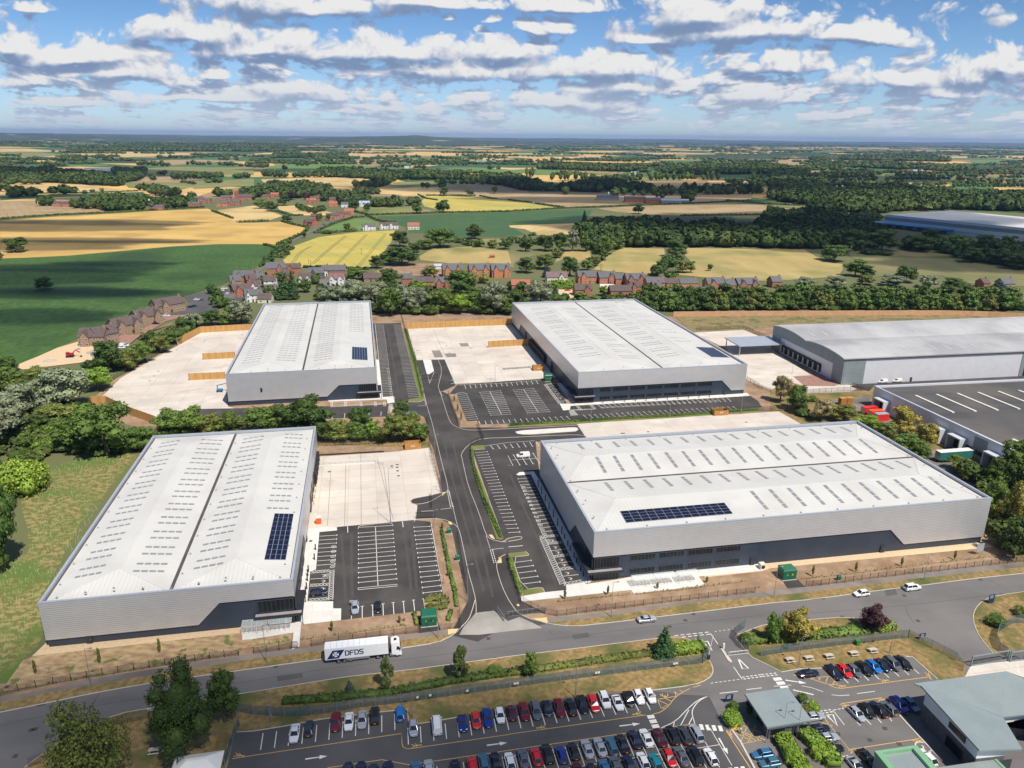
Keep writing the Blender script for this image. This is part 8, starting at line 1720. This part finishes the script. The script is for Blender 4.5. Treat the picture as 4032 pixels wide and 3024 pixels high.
sheet('substation_apron','B3 1430,345 1590,335 1625,460 1610,485 1435,490',g_asph,.044);sheet('substation_apron','D2 60,1335 215,1370 310,1468 155,1482',g_asph,.044)
substation('D2',602,1410,1.0,.6,1.3,'small green cabinet at the foot of the right wire fence','utility_cabinet');substation('B2',1700,1003,1.2,.8,1.5,'small green cabinet in the top of the soil bed','utility_cabinet');substation('B2',1773,1238,1.0,.7,1.5,'small green cabinet beside the road fence','utility_cabinet');substation('B1',1727,908,1.0,.7,1.5,'small green cabinet at the corner of the central car park','utility_cabinet');substation('B1',1216,1168,1.1,.8,1.3,'small green cabinet beside the zebra crossing','utility_cabinet')
def binstore(t_,x,y,w,d,label):
 P=G(t_,x,y);t=empty('bin_store',(P.x,P.y,.03),A0,label,'bin store');h_=2.2
 for a in((-w/2,w/2,d-.12,d),(-w/2,-w/2+.12,0,d-.12),(w/2-.12,w/2,0,d-.12),(-w/2+.12,-.95,0,.12),(.95,w/2-.12,0,.12)):MB().box(*a,0,h_).build('timber_side',m_woodd,t)
 for s in(-1,1):q=MB().box(min(0,s*.93),max(0,s*.93),.01,.09,.05,h_-.05).build('gate_leaf',m_woodd,t);MB().box(s*.4-.18,s*.4+.18,-.02,.01,1.1,1.6).build('notice',m_whiter,q)
 MB().box(-w/2+.12,w/2-.12,.12,d-.12,.01,.05).build('floor_slab',g_conc2,t)
binstore('B1',1385,1482,5.8,3.6,'roofless orange timber bin store at the top of the left concrete yard');binstore('C1',268,797,5.4,3.6,'roofless timber bin store beside the central loading bays');binstore('C1',1858,1187,6.2,3.6,'roofless timber bin store on the strip above the rear yard')
def shelter(t_,pts,h_,label,bays_=3):
 A=[G(t_,*p)for p in pts];d=A[1]-A[0];L=d.length;t=empty('bike_shelter',(A[0].x,A[0].y,.13),math.atan2(d.y,d.x),label,'bike shelter');D_=2.3
 f=MB();n=int(L/1.1)
 for i in range(n+1):
  x=L*i/n;f.bar((x,0,h_*.92),(x,D_,h_),.05);
  if i%3==0:f.bar((x,0,0),(x,0,h_*.92),.07).bar((x,D_,0),(x,D_,h_),.07)
 for y,z in((0,h_*.92),(D_,h_)):f.bar((0,y,z),(L,y,z),.07)
 f.build('frame',m_whiter,t);MB().hull([(0,0,h_*.92+.05),(L,0,h_*.92+.05),(L,D_,h_+.05),(0,D_,h_+.05)],[(0,0,h_*.92+.07),(L,0,h_*.92+.07),(L,D_,h_+.07),(0,D_,h_+.07)]).build('clear_roof',mat('clear_sheet',(.6,.65,.65),rough=.1,trans=.72),t)
 for i in range(int(L/1.0)):x=.5+i;MB().bar((x,.5,0),(x,.5,.8),.05).bar((x,.5,.8),(x,1.3,.8),.05).bar((x,1.3,.8),(x,1.3,0),.05).build('bike_stand',m_steel,t)
shelter('B3',((-105,505),(115,485)),2.3,'clear-roofed bike shelter before the lower left warehouse, left half');shelter('B3',((125,482),(330,460)),2.3,'clear-roofed bike shelter before the lower left warehouse, right half')
for i,(a,b)in enumerate((((1095,1480),(1280,1462)),((1290,1460),(1465,1442)),((1490,1440),(1665,1420)))):shelter('C2',(a,b),2.4,f'{nth(i)} of three clear bike shelters before the right warehouse')
P=G('B2',560,410);q=G('B2',1050,382);r=G('B2',1130,408);t=empty('dock_guard_rail',(P.x,P.y,.03),0,'galvanised guard rail along the sunken dock of the left yard','guard rail');Q=[Vector((0,0,0)),q-P,r-P]
rl=MB();[ribbon(rl,Q,.06,z,z+.06)for z in(.55,1.1)];rl.build('rail',m_steel,t);MB().box(0,.01,0,.01,0,.01);ribbon(MB(),Q,.25,0,.35).build('kerb_upstand',m_whiter,t)
for p in posts(Q,2.0):MB().box(p.x-.04,p.x+.04,p.y-.04,p.y+.04,0,1.1).build('post',m_steel,t)
fence('B2 570,318 1130,288',.5,4,'low dark edge rail at the top of the left concrete yard',name='edge_rail',panel=m_dsteel,th=.3,cat='rail');fence('E6 345,1355 845,1320',1.0,2,'white guard rail beside the central bin store',name='guard_rail',panel=m_mesh,post=m_whiter,cat='guard rail')
# ---------- small things
P=G('B2',563,917);t=empty('portable_toilet',(P.x,P.y,.03),A0,'orange and white portable toilet at the edge of the left yard','portable toilet');MB().box(-.75,.75,0,1.3,0,2.0).build('cabin',m_orange,t);MB().hull([(-.78,-.03,2),(.78,-.03,2),(.78,1.33,2),(-.78,1.33,2)],[(-.6,.1,2.3),(.6,.1,2.3),(.6,1.2,2.3),(-.6,1.2,2.3)]).build('roof',m_whiter,t);MB().box(-.5,.5,-.04,0,.1,1.9).build('door',m_orange,t)
def picnic(t_,x,y,label):
 P=G(t_,x,y);t=empty('picnic_table',(P.x,P.y,.13),A0,label,'picnic table','picnic tables on the lawn');m=mat('weathered_timber',(.42,.37,.31),(.5,.45,.38),1,rough=.9);MB().box(-.95,.95,-.38,.38,.72,.77).build('table_top',m,t)
 for s in(-1,1):MB().box(-.95,.95,s*.75-.14,s*.75+.14,.42,.46).build('seat',m,t)
 for s in(-.7,.7):
  MB().bar((s,-.7,0),(s,-.25,.72),.08).build('leg',m,t);MB().bar((s,.7,0),(s,.25,.72),.08).build('leg',m,t);MB().bar((s,-.85,.38),(s,.85,.38),.08).build('crossbar',m,t)
for i,(x,y)in enumerate(((172,735),(337,720),(512,702),(727,678),(893,652))):picnic('D3',x,y,f'{nth(i)} picnic table from the left, on parched grass below the mesh fence')
picnic('A3',1345,1530,'grey picnic table in the shade at the bottom left')
P=G('D3',757,590);t=empty('wheelie_bin',(P.x,P.y,.13),A0,'green wheelie bin beside the mesh fence above the picnic tables','bin');g_=mat('bin_green',(.03,.20,.03),rough=.5);MB().hull([(-.35,-.35,.1),(.35,-.35,.1),(.35,.35,.1),(-.35,.35,.1)],[(-.45,-.45,1.2),(.45,-.45,1.2),(.45,.45,1.2),(-.45,.45,1.2)]).build('body',g_,t);MB().box(-.5,.5,-.5,.55,1.2,1.28).build('lid',g_,t)
P=G('C3',1962,1305);t=empty('grit_bin',(P.x,P.y,.05),A0,'bright yellow grit bin at the foot of the roundabout shrubs','grit bin');MB().hull([(-.5,-.4,0),(.5,-.4,0),(.5,.5,0),(-.5,.5,0)],[(-.62,-.5,.8),(.62,-.5,.8),(.62,.6,.8),(-.62,.6,.8)]).build('body',m_yellow,t);MB().hull([(-.65,-.55,.8),(.65,-.55,.8),(.65,.6,.95),(-.65,.6,.95)],[(-.6,-.5,.9),(.6,-.5,.9),(.6,.55,1.15),(-.6,.55,1.15)]).build('lid',m_yellow,t)
def sign(t_,x,y,w,z0,z1,m,label,rz=A0):
 P=G(t_,x,y);t=empty('sign_board',(P.x,P.y,.05),rz,label,'sign');MB().box(-w/2,w/2,-.05,.05,z0,z1).build('board',m,t)
 for s in(-1,1):MB().box(s*w*.4-.05,s*w*.4+.05,.06,.14,0,z1).build('post',m_steel,t)
 if m is m_navy:
  mb=MB();[mb.box(-w*.35,w*.2,-.07,-.05,z1-.35-k*.3,z1-.27-k*.3)for k in range(3)];mb.build('lettering',m_whiter,t)
m_navy=mat('navy_sign',(.012,.035,.09),rough=.4)
sign('D3',1920,228,1.6,.2,2.6,m_navy,'tall navy sign board on the right-hand verge');sign('D3',1320,545,1.6,1.0,1.8,m_navy,'low navy sign behind the sloping mesh fence');sign('D2',1818,1185,2.2,1.2,3.6,m_par,'pale sign seen from behind at the right end of the warehouse');sign('A3',1322,1185,1.4,.6,1.2,m_whiter,'small white sign on the bottom left fence');sign('E3',1730,430,1.6,.5,2.0,m_navy,'navy sign behind the roundabout shrubs')
for t_,x,y in(('B3',1440,1018),('B3',1550,1000),('B3',1872,960),('C3',72,898),('C3',778,803),('C3',1455,723)):
 P=G(t_,x,y+70);t=empty('fence_notice',(P.x,P.y-.12,.0),A0+.05,'white notice pair on the grey mesh fence above the car park','notice','notices on the mesh fence');MB().box(-.55,-.05,-.02,.0,1.2,1.7).build('board',m_whiter,t);MB().box(.05,.55,-.02,.0,1.2,1.7).build('board',m_whiter if t_=='C3' else m_subst,t)
for i,(t_,x,y,ty)in enumerate((('B0',480,1225,1150),('B0',497,1225,1160),('C0',805,1255,1190),('C0',818,1255,1190),('A0',2127,1260,1215),('B0',1235,1040,990),('B0',937,1110,1075),('B0',1708,810,760),('B0',1900,820,765),('C0',258,850,808),('A1',1900,395,250),('A0',70,785,755),('A0',543,765,730))):
 P=G(t_,x,y);h_=max(6,htop(P,*pxs(t_,x,ty)));t=empty('telegraph_pole',(P.x,P.y,0),0,'thin wooden telegraph pole '+('at the foot of the barley field' if i<2 else 'behind the new brick houses' if i<4 else 'standing alone in the fields'),'pole','telegraph poles');MB().tube((0,0,0),(0,0,h_),.16,.12,6).build('shaft',m_bark,t);MB().box(-.9,.9,-.08,.08,h_-.8,h_-.65).build('crossarm',m_bark,t)
P=G('A3',1530,1690);t=empty('marquee',(P.x,P.y,.13),A0,'small white marquee roof at the bottom edge beneath the dark tree','marquee');MB().hull([(0,-4,2.3),(8.5,-4,2.3),(8.5,1,2.3),(0,1,2.3)],[(2.5,-1.8,3.5),(6,-1.8,3.5),(6,-1.2,3.5),(2.5,-1.2,3.5)]).build('roof',m_whiter,t)
for x in(.1,8.4):
 for y in(-3.9,.9):MB().box(x-.06,x+.06,y-.06,y+.06,0,2.3).build('post',m_steel,t)
for i,(t_,x,y,ty)in enumerate((('A3',310,840,715),('A3',870,750,608),('A3',1392,655,525),('B3',680,470,375),('B3',1268,400,330),('C2',495,1570,1470),('C2',870,1530,1445),('C2',1300,1480,1420),('C2',1730,1425,1370),('D2',370,1370,1270),('D2',745,1335,1240),('D2',1142,1285,1200),('D2',1605,1225,1140),('B1',1745,1065,1010),('B1',1775,1150,1080),('B1',1805,1225,1155),('B2',1640,960,900),('B2',1690,1370,1310))):
 P=G(t_,x,y);tree(P,max(2.0,htop(P,*pxs(t_,x,ty))),.9,'olive','','newly planted saplings','column',0,name='sapling',cat='sapling',label=f'thin newly planted sapling, {nth(i)} counting along the estate soil beds from the left')
for t_,x,y,ty,w_,k,lb in(('E3',1770,700,480,340,'lime','wide clipped yellow-green shrub on the roundabout nose'),('E3',1800,560,375,180,'ash','dark shrub on top of the roundabout nose'),('E3',2030,560,440,120,'oak','small dark shrub left of the gatehouse'),('E4',950,400,240,180,'ash','dark green shrub right of the gatehouse roof'),('E4',1100,540,380,200,'lime','bright shrub right of the gatehouse'),('E4',1010,560,420,130,'olive','olive shrub against the gatehouse wall'),('E4',780,1280,1000,260,'lime','bulging bright shrub in the left clipped hedge'),('E4',1190,1210,980,260,'lime','bulging bright shrub in the right clipped hedge'),('D3',140,620,560,60,'ash','small shrub under the broad golden tree')):ptree(t_,x,y,ty,w_,k,label=lb,shape='bush',lod=2)
tb=MB();PS=parse('A2 1180,320 900,330 560,390 400,480 230,660 210,760 270,950 270,1150 0,1320 A3 0,800 100,780 330,420 A2 1000,500')
xs,ys=[p.x for p in PS],[p.y for p in PS];cnt=0
def inside(x,y,P):
 c=False;j=len(P)-1
 for i in range(len(P)):
  if(P[i].y>y)!=(P[j].y>y)and x<(P[j].x-P[i].x)*(y-P[i].y)/(P[j].y-P[i].y)+P[i].x:c=not c
  j=i
 return c
while cnt<900:
 x,y=random.uniform(min(xs),max(xs)),random.uniform(min(ys),max(ys))
 if inside(x,y,PS):tb.box(x-.04,x+.04,y-.04,y+.04,0,.75);cnt+=1
o=tb.build('planting_tubes',mat('pale_green_tube',(.36,.46,.20),rough=.6));tag(o,'hundreds of pale green tubes of young plants on the sown slope','planting tubes',None,'stuff')
# ---------- people
m_skin=mat('skin',(.45,.26,.18),rough=.6);m_hair=mat('dark_hair',(.03,.02,.015),rough=.8)
def person(P,rz,top,legs,label,bend=0.0):
 """one skinned body standing on the ground, clothes as snug outer layers"""
 def skin(name,J,E,Rr,m,par=None):
  me=bpy.data.meshes.new(name);me.from_pydata(J,E,[]);o=link(me,name,par,m);sm=o.modifiers.new('skin','SKIN');sm.use_smooth_shade=True
  for v,r in zip(me.skin_vertices[0].data,Rr):v.radius=(r,r)
  me.skin_vertices[0].data[0].use_root=True;sb=o.modifiers.new('sub','SUBSURF');sb.levels=1;sb.render_levels=1;return o
 J=[(0,0,.95),(0,0,1.15),(0,0,1.40),(0,0,1.50),(0,0,1.62),(0,0,1.74),(.09,0,.90),(.11,.02,.50),(.12,-.02,.09),(.12,.14,.04),(-.09,0,.90),(-.11,-.03,.50),(-.13,-.10,.09),(-.13,.06,.04),(.19,0,1.40),(.26,.02,1.14),(.30,.12,.92),(.31,.15,.82),(-.19,0,1.40),(-.26,.0,1.14),(-.25,.14,.94),(-.25,.20,.86)]
 E=[(0,1),(1,2),(2,3),(3,4),(4,5),(0,6),(6,7),(7,8),(8,9),(0,10),(10,11),(11,12),(12,13),(2,14),(14,15),(15,16),(16,17),(2,18),(18,19),(19,20),(20,21)]
 Rr=[.13,.12,.13,.055,.085,.07,.09,.065,.045,.035,.09,.065,.045,.035,.06,.045,.035,.03,.06,.045,.035,.03]
 b=skin('person',J,E,Rr,m_skin);b.location=(P.x,P.y,P.z if len(P)>2 else.03);b.location.z=.05;b.rotation_euler=(0,0,rz);tag(b,label,'person')
 skin('shirt',[J[i]for i in(1,0,2,14,15,18,19)],[(0,1),(0,2),(2,3),(3,4),(2,5),(5,6)],[.15,.15,.155,.085,.07,.085,.07],top,b)
 skin('trousers',[(0,0,.97),J[6],J[7],(J[8][0],J[8][1],.12),J[10],J[11],(J[12][0],J[12][1],.12)],[(0,1),(1,2),(2,3),(0,4),(4,5),(5,6)],[.15,.115,.085,.07,.115,.085,.07],legs,b)
 skin('hair',[(0,-.02,1.68),(0,-.02,1.76)],[(0,1)],[.095,.07],m_hair,b)
 hd=MB()
 for s,dx in((1,.30),(-1,-.25)):
  base=Vector((dx,.16 if s>0 else.21,.81 if s>0 else.85))
  for k,l_ in enumerate((.07,.08,.075,.06)):x=(k-1.5)*.017;hd.tube(base+Vector((x,0,0)),base+Vector((x,.012,-l_*.6)),.009,.008,5).tube(base+Vector((x,.012,-l_*.6)),base+Vector((x,.0,-l_)),.008,.006,5)
  hd.tube(base+Vector((-s*.03,.01,.03)),base+Vector((-s*.05,.03,-.02)),.011,.008,5)
 hd.build('fingers',m_skin,b)
 fc=MB().box(-.045,-.022,.078,.09,1.645,1.66).box(.022,.045,.078,.09,1.645,1.66).box(-.025,.025,.078,.088,1.575,1.585);fc.build('eyes_and_mouth',m_hair,b);MB().hull([(-.014,.075,1.60),(.014,.075,1.60),(.008,.075,1.65),(-.008,.075,1.65)],[(-.012,.108,1.605),(.012,.108,1.605),(.004,.085,1.65),(-.004,.085,1.65)]).build('nose',m_skin,b)
 return b
person(G('B3',845,246),R(190),mat('pale_blue_shirt',(.32,.48,.68),rough=.8),mat('dark_trousers',(.03,.035,.05),rough=.9),'person in a pale blue shirt and dark trousers beside the silver SUV')
person(G('B3',1312,384),R(170),mat('pink_shirt',(.62,.30,.30),rough=.8),mat('brown_trousers',(.16,.08,.07),rough=.9),'person in a pink shirt walking on the soil verge')
person(G('E4',55,885),R(20),mat('white_shirt',(.65,.62,.60),rough=.8),mat('grey_trousers',(.12,.12,.13),rough=.9),'person in a white shirt crossing the yellow hatching')
# ---------- clouds above and behind the camera whose shadows fall on the land
def cloudmat(k):
 m_cloud=bpy.data.materials.new('cloud_vapour');m_cloud.use_nodes=True;nt=m_cloud.node_tree;b=nt.nodes['Principled BSDF'];b.inputs['Base Color'].default_value=(.9,.9,.9,1);b.inputs['Roughness'].default_value=1
 lw_=nn(nt,'ShaderNodeLayerWeight');lw_.inputs[0].default_value=.5;mr=nn(nt,'ShaderNodeMapRange');nt.links.new(lw_.outputs['Facing'],mr.inputs[0]);mr.inputs[1].default_value=.10;mr.inputs[2].default_value=.78;mr.inputs[3].default_value=k;mr.inputs[4].default_value=1
 ts=nn(nt,'ShaderNodeBsdfTransparent');ms=nn(nt,'ShaderNodeMixShader');nt.links.new(mr.outputs[0],ms.inputs[0]);nt.links.new(b.outputs[0],ms.inputs[1]);nt.links.new(ts.outputs[0],ms.inputs[2])
 nt.links.new(ms.outputs[0],[n for n in nt.nodes if n.type=='OUTPUT_MATERIAL'][0].inputs[0]);return m_cloud
m_cthin,m_cthick=cloudmat(.78),cloudmat(.50)
ALT=1100.0
import bmesh
def cloud(spots,label,alt=1100.0,m=None):
 """spots: (tag, x, y, rx, ry) shadow centres on the ground with half sizes in metres"""
 k=-alt/_sd.z;bm=bmesh.new();g=random.Random(len(spots)*7+3)
 P0=G(spots[0][0],*spots[0][1:3])-Vector(_sd)*k;P0.z=0
 for t_,x,y,rx,ry in spots:
  c=G(t_,x,y)-Vector(_sd)*k-P0;r_=bmesh.ops.create_icosphere(bm,subdivisions=3,radius=1)
  for v in r_['verts']:
   q=v.co;w_=1+.16*math.sin(q.x*5+g.random()*.3)*math.cos(q.y*6)+.08*math.sin(q.x*13)*math.sin(q.y*11+1);v.co=(c.x+q.x*rx*w_,c.y+q.y*ry*w_,(q.z*min(rx,ry)*.35 if q.z>0 else q.z*min(rx,ry)*.1))
 me=bpy.data.meshes.new('cloud');bm.to_mesh(me);bm.free();me.polygons.foreach_set('use_smooth',[True]*len(me.polygons));o=link(me,'cloud',None,m or m_cthick);o.location=(P0.x,P0.y,alt);o['kind']='stuff';tag(o,label,'cloud')
cloud([('A3',200,1500,60,26),('B3',300,1500,60,24),('B3',1500,1450,45,20),('C3',500,1500,30,16),('A3',1200,900,50,22)],'cumulus cloud shading the lower left of the estate',m=m_cthin)
cloud([('A0',100,1300,110,40),('A0',550,1230,90,22),('A0',1000,1190,60,14),('A0',250,1440,100,24),('A0',800,1440,70,14),('A1',100,320,70,24)],'cumulus cloud shading the green crop')
cloud([('A0',200,860,200,60),('A0',700,830,170,34),('A0',500,985,170,22),('A0',100,1030,130,40),('A0',950,1000,90,12)],'cumulus cloud shading the wheat field')
cloud([('C0',1400,850,190,130),('C0',1900,900,200,150),('D0',300,850,260,190),('D0',800,960,170,90),('D0',1700,1090,200,60),('D0',2000,1200,120,60)],'wide cumulus cloud shading the right-hand woods')
cloud([('C0',500,540,500,180),('C0',1400,540,600,260),('D0',200,440,480,280),('C0',1000,640,300,90)],'wide cumulus cloud shading the poplar rows',1900.0)
cloud([('A0',600,400,400,260),('B0',900,380,400,160),('A0',500,610,260,60)],'wide cumulus cloud shading the far left woods',2600.0)
